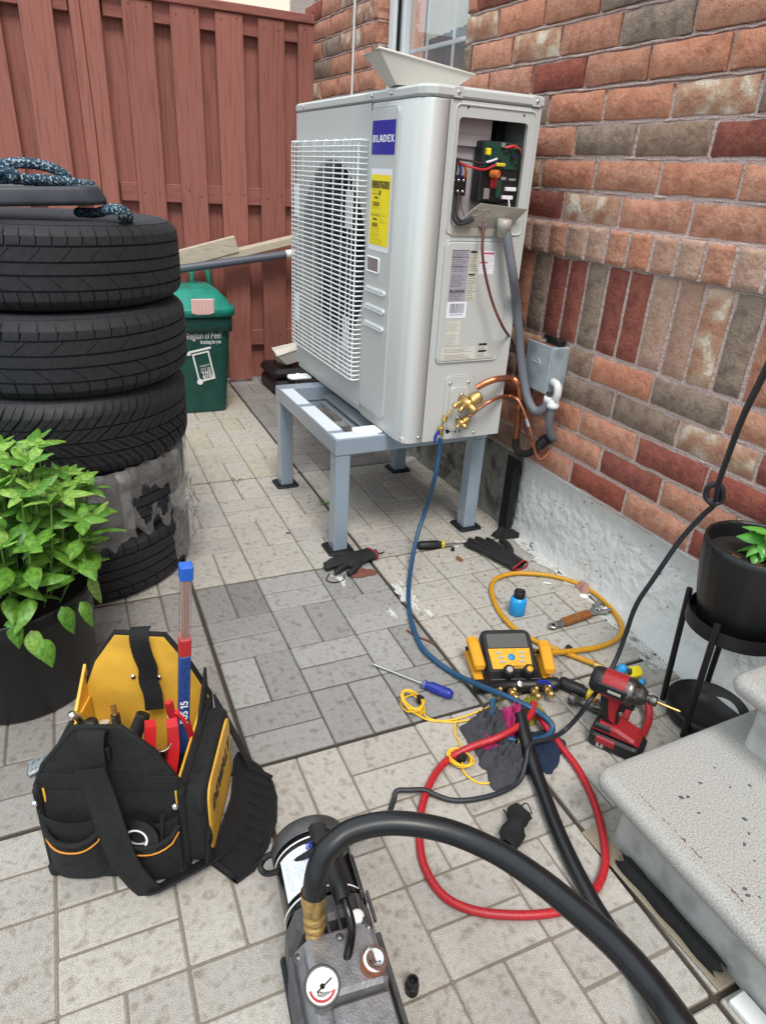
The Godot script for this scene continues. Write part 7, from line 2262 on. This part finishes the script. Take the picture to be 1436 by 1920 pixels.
func litter():
	# white mortar splashes near the foundation
	var m := mat("lime_white", "e6e7e4", 1.0, 0, "speck", 3.0, "grit", 0.8)
	var pat := get_node("patio")
	var r := RandomNumberGenerator.new()
	r.seed = 71
	for e in [[Vector3(.911, 0, -1.592), 0.035, 0.10], [Vector3(.826, 0, -1.524), 0.012, 0.03], [Vector3(.75, 0, -1.746), 0.014, 0.05], [Vector3(1.48, 0, -1.626), 0.05, 0.12], [Vector3(1.486, 0, -1.473), 0.045, 0.12], [Vector3(1.507, 0, -1.775), 0.06, 0.08], [Vector3(1.555, 0, -2.005), 0.07, 0.06], [Vector3(1.453, 0, -1.254), 0.04, 0.10], [Vector3(1.442, 0, -1.129), 0.05, 0.09], [Vector3(1.549, 0, -2.471), 0.09, 0.07], [Vector3(1.436, 0, -2.629), 0.08, 0.05], [Vector3(1.556, 0, -2.166), 0.06, 0.06], [Vector3(1.339, 0, -3.186), 0.05, 0.06], [Vector3(1.427, 0, -1.03), 0.03, 0.05], [Vector3(1.25, 0, -1.833), 0.05, 0.03]]:
		var fn := FastNoiseLite.new()
		fn.seed = r.randi()
		fn.frequency = 1.2
		for piece in 3:
			var pl := []
			var q: float = 1.0 if piece == 0 else r.randf_range(0.15, 0.4)
			var off := Vector3.ZERO if piece == 0 else Vector3(r.randf_range(-1, 1) * e[1] * 1.3, 0, r.randf_range(-1, 1) * e[2] * 1.2)
			for i in 40:
				var a := TAU * i / 40.0
				var w := q * (0.62 + 0.5 * fn.get_noise_2d(cos(a) * 1.2 + piece * 9, sin(a) * 1.2) + 0.4 * fn.get_noise_2d(cos(a) * 5.0, sin(a) * 5.0 + piece) + 0.12 * r.randf())
				pl.append(Vector2(cos(a) * e[1] * w, sin(a) * e[2] * w))
			if Geometry2D.triangulate_polygon(PackedVector2Array(pl)).size() > 0:
				part(pat, "lime_splash", B.new().prism(pl, 0.0, 0.0012, Transform3D(Basis(Vector3(1, 0, 0), Vector3(0, 0, 1), Vector3(0, 1, 0)), e[0] + off + Vector3(0, 0.0012, 0))).mesh(), m)
	# rust crumbs by the manifold
	for k in 26:
		var c := Vector3(1.112, 0, -1.098)
		part(pat, "rust_crumb", CRUMB, M.rust, T(c + Vector3(r.randfn() * 0.018, 0.0012, r.randfn() * 0.026), Vector3(0, r.randf() * 180, 0)))
	# gravel and dirt crumbs along the foot of the foundation and under the unit
	var cm := MultiMesh.new()
	cm.transform_format = MultiMesh.TRANSFORM_3D
	cm.use_colors = true
	cm.mesh = CRUMB
	cm.instance_count = 900
	for k in 900:
		var zz := r.randf_range(-2.7, -0.95)
		var xx := 1.482 - absf(r.randfn()) * (0.03 if zz > -1.8 else 0.12)
		if k % 3 == 0:
			xx = r.randf_range(0.9, 1.45)
			zz = r.randf_range(-2.8, -1.3)
		var sc := r.randf_range(0.5, 1.8)
		cm.set_instance_transform(k, Transform3D(Basis.from_euler(Vector3(r.randf() * 6.0, r.randf() * 6.0, 0)).scaled(Vector3(sc, sc * 1.4, sc)), Vector3(xx, 0.0012, zz)))
		var v := r.randf_range(0.08, 0.3) if k % 4 else r.randf_range(0.5, 0.75)
		cm.set_instance_color(k, Color(v, v * 0.94, v * 0.86))
	var gm := mat("crumb", Color(1, 1, 1), 1.0)
	gm.vertex_color_use_as_albedo = true
	var ci := MultiMeshInstance3D.new()
	ci.name = "gravel_crumbs"
	ci.multimesh = cm
	ci.material_override = gm
	ci.set_meta("kind", "stuff")
	ci.set_meta("label", "loose grey gravel and dirt crumbs along the foundation")
	ci.set_meta("category", "gravel")
	add_child(ci)
	# loose bits
	var cap := func(label: String, at: Vector3, rr: float, hh: float, turn: Vector3, mm: Material):
		var o := thing("valve_cap", label, "cap", at, 0.0, "loose caps on the ground")
		o.rotation_degrees = turn
		part(o, "shell", B.new().lathe([Vector2(0, 0), Vector2(rr, 0), Vector2(rr, hh * 0.6), Vector2(rr * 0.85, hh * 0.66), Vector2(rr * 0.85, hh), Vector2(rr * 0.6, hh), Vector2(rr * 0.55, hh * 0.7), Vector2(0, hh * 0.7)], 20, Transform3D(), true).mesh(), mm)
		part(o, "slot", bx(Vector3(rr * 0.9, 0.001, rr * 0.25), 0), M.deep_black, T(Vector3(0, hh * 0.71, 0)))
	cap.call("black ribbed plastic cap standing on the pavers beside the vacuum pump", Vector3(.383, 0, -.545), 0.0115, 0.03, Vector3.ZERO, M.black_plastic)
	cap.call("black plastic cap lying inside the yellow hose beside the manifold", Vector3(1.221, .009, -1.178), 0.009, 0.022, Vector3(70, 0, 20), M.black_plastic)
	cap.call("small black cap lying near the foundation by the flat glove", Vector3(1.504, .007, -1.72), 0.010, 0.014, Vector3(20, 0, 70), M.black_plastic)
	cap.call("tiny black cap beside the tip of the amber screwdriver", Vector3(1.203, 0, -1.799), 0.007, 0.011, Vector3.ZERO, M.black_plastic)
	solo("copper_offcut", B.new().tube([Vector3(1.187, .006, -1.742), Vector3(1.192, .006, -1.716)], 0.006, 10).mesh(), M.copper, "short copper tube off-cut on the pavers near the amber screwdriver", "copper piece")
	solo("wire_hook", B.new().tube(crv(vv([.941, .004, -1.895, .939, .004, -1.867, .951, .004, -1.863, .963, .004, -1.87]), 4), 0.0025, 6).mesh(), M.deep_black, "tiny curled black clip on the pavers behind the crumpled glove", "clip")
	solo("wire_offcut", B.new().tube(crv(vv([.827, .004, -1.427, .838, .004, -1.39, .859, .004, -1.363, .871, .004, -1.337]), 5), 0.0028, 6).mesh(), M.wire_brown, "short brown wire off-cut on the pavers beside the blue hose", "wire")
	solo("paper_scrap", bx(Vector3(0.026, 0.001, 0.008), 0), M.print_white, "small white paper scrap inside the yellow hose near its top", "scrap", T(Vector3(1.389, .003, -1.493), Vector3(0, -38, 3)))
	solo("white_disc", cyl(0.0125, 0.002, 20), M.print_white, "flat white disc on the pavers above the wrench", "disc", T(Vector3(1.454, .002, -1.384)))
	solo("white_chip", bx(Vector3(0.022, 0.003, 0.014), 0.001), M.print_white, "small white plastic chip by the foundation outside the yellow hose", "chip", T(Vector3(1.473, 0.003, -1.30), Vector3(0, 20, 4)))
	mat("husk_pink", "a98078", 0.9)
	solo("clay_shard", cloth(0.018, 0.026, 0.04, 52), M.husk_pink, "curled pinkish clay shard against the foot of the foundation", "shard", T(Vector3(1.478, 0, -1.415)))
	solo("foam_scrap", cloth(0.05, 0.028, 0.035, 61), M.black_matte, "crumpled black foam scrap on the ground below the flashing", "foam scrap", T(Vector3(1.448, 0, -1.83), Vector3(0, -30, 0)))
	var t := thing("torn_foam_sleeve", "torn black foam sleeve with loose zip ties lying inside the red hose", "foam sleeve", Vector3(.714, 0, -.728), -50.0)
	var rows := []
	for i in 12:
		var row := []
		for k in 16:
			var a := TAU * k / 16
			var q := 0.019 + 0.004 * sin(i * 1.1) * cos(a * 2.0) + 0.002 * sin(i * 2.3 + k * 1.7)
			row.append(Vector3(cos(a) * q * 1.15, maxf(0.002, 0.016 + sin(a) * q * 0.8), -0.05 + 0.1 * i / 11.0 + (0.004 * sin(k * 0.8) if i == 0 or i == 11 else 0.0)))
		rows.append(row)
	part(t, "sleeve", B.new().sheet(rows, true).mesh(), M.black_matte)
	part(t, "zip_tie", B.new().tube(crv(vv([-0.004, 0.02, -0.045, 0.004, 0.026, -0.062, 0.012, 0.02, -0.068, 0.024, 0.008, -0.06]), 4), 0.0014, 5).mesh(), M.deep_black)
	part(t, "zip_tie", B.new().tube(crv(vv([-0.018, 0.018, -0.02, -0.03, 0.02, -0.03, -0.034, 0.014, -0.036]), 4), 0.0014, 5).mesh(), M.deep_black)
	mat("weed_green", "5c7d35", 0.7)
	for e in [[Vector3(.636, 0, -2.646), 5], [Vector3(.905, 0, -2.306), 9]]:
		var w := thing("weed_tuft", ["small green weed in the paver joint near the tires", "small green weed in the paver joint beside the stand's front leg"][0 if e[1] == 5 else 1], "weed", e[0], 0.0, "weeds in the joints")
		for k in e[1]:
			part(w, "blade", leaf_mesh(0.022, 0.005, -0.3, 0.1, 80 + k), M.weed_green, Transform3D(Basis.from_euler(Vector3(-0.5, k * 1.9, 0)), Vector3(0.006 * sin(k * 2.0), 0, 0.012 * cos(k * 1.3))))
	solo("fallen_leaf", leaf_mesh(0.02, 0.012, 0.3, 0.2, 90), M.rust, "tiny dry brown leaf on the pavers left of the stand leg", "leaf", T(Vector3(.685, .003, -2.124), Vector3(0, 40, 0)))


var NAIL: ArrayMesh
var KNOT: ArrayMesh
var SCREW: ArrayMesh
var CRUMB: ArrayMesh


func _ready():
	var cam := Camera3D.new()
	cam.name = "camera"
	add_child(cam)
	cam.position = Vector3(0, 1.2, 0)
	cam.rotation_degrees = Vector3(-26.32, -26.92, 3.494)
	cam.fov = 73.74
	cam.near = 0.02
	cam.far = 200.0
	cam.current = true
	var we := WorldEnvironment.new()
	we.name = "environment"
	var env := Environment.new()
	var sky := Sky.new()
	var sm := ProceduralSkyMaterial.new()
	sm.sky_top_color = Color(0.935, 0.98, 1.0)
	sm.sky_horizon_color = Color(0.70, 0.75, 0.80)
	sm.ground_bottom_color = Color(0.4, 0.39, 0.37)
	sm.ground_horizon_color = Color(0.6, 0.6, 0.6)
	sm.sky_curve = 0.35
	sky.sky_material = sm
	env.background_mode = Environment.BG_SKY
	env.sky = sky
	env.background_energy_multiplier = 1.0
	env.tonemap_mode = Environment.TONE_MAPPER_LINEAR
	env.tonemap_exposure = 1.8
	env.sdfgi_enabled = true
	env.ssao_enabled = true
	env.ssil_enabled = true
	we.environment = env
	add_child(we)
	var sun := DirectionalLight3D.new()
	sun.name = "sun"
	sun.rotation_degrees = Vector3(-58, -12, 0)
	sun.light_energy = 0.5
	sun.light_angular_distance = 20.0
	sun.light_color = Color(1.0, 0.98, 0.955)
	sun.shadow_enabled = true
	add_child(sun)
	KNOT = B.new().lathe([Vector2(0, 0.0006), Vector2(0.0035, 0.0006), Vector2(0.006, 0)], 10).mesh()
	NAIL = B.new().lathe([Vector2(0, 0.0012), Vector2(0.0035, 0.001), Vector2(0.004, 0)], 8).mesh()
	SCREW = B.new().lathe([Vector2(0, 0.004), Vector2(0.0028, 0.0038), Vector2(0.005, 0.0025), Vector2(0.006, 0.0006), Vector2(0.0062, 0)], 12).mesh()
	CRUMB = bx(Vector3(0.003, 0.0016, 0.002), 0.0004)
	make_textures()
	make_materials()
	patio()
	house()
	fence()
	stand()
	heat_pump()
	wall_box()
	covers()
	tires()
	green_bin()
	behind_unit()
	basil()
	tool_bag()
	pump()
	hoses()
	manifold()
	rags()
	ground_tools()
	steps()
	right_plant()
	litter()
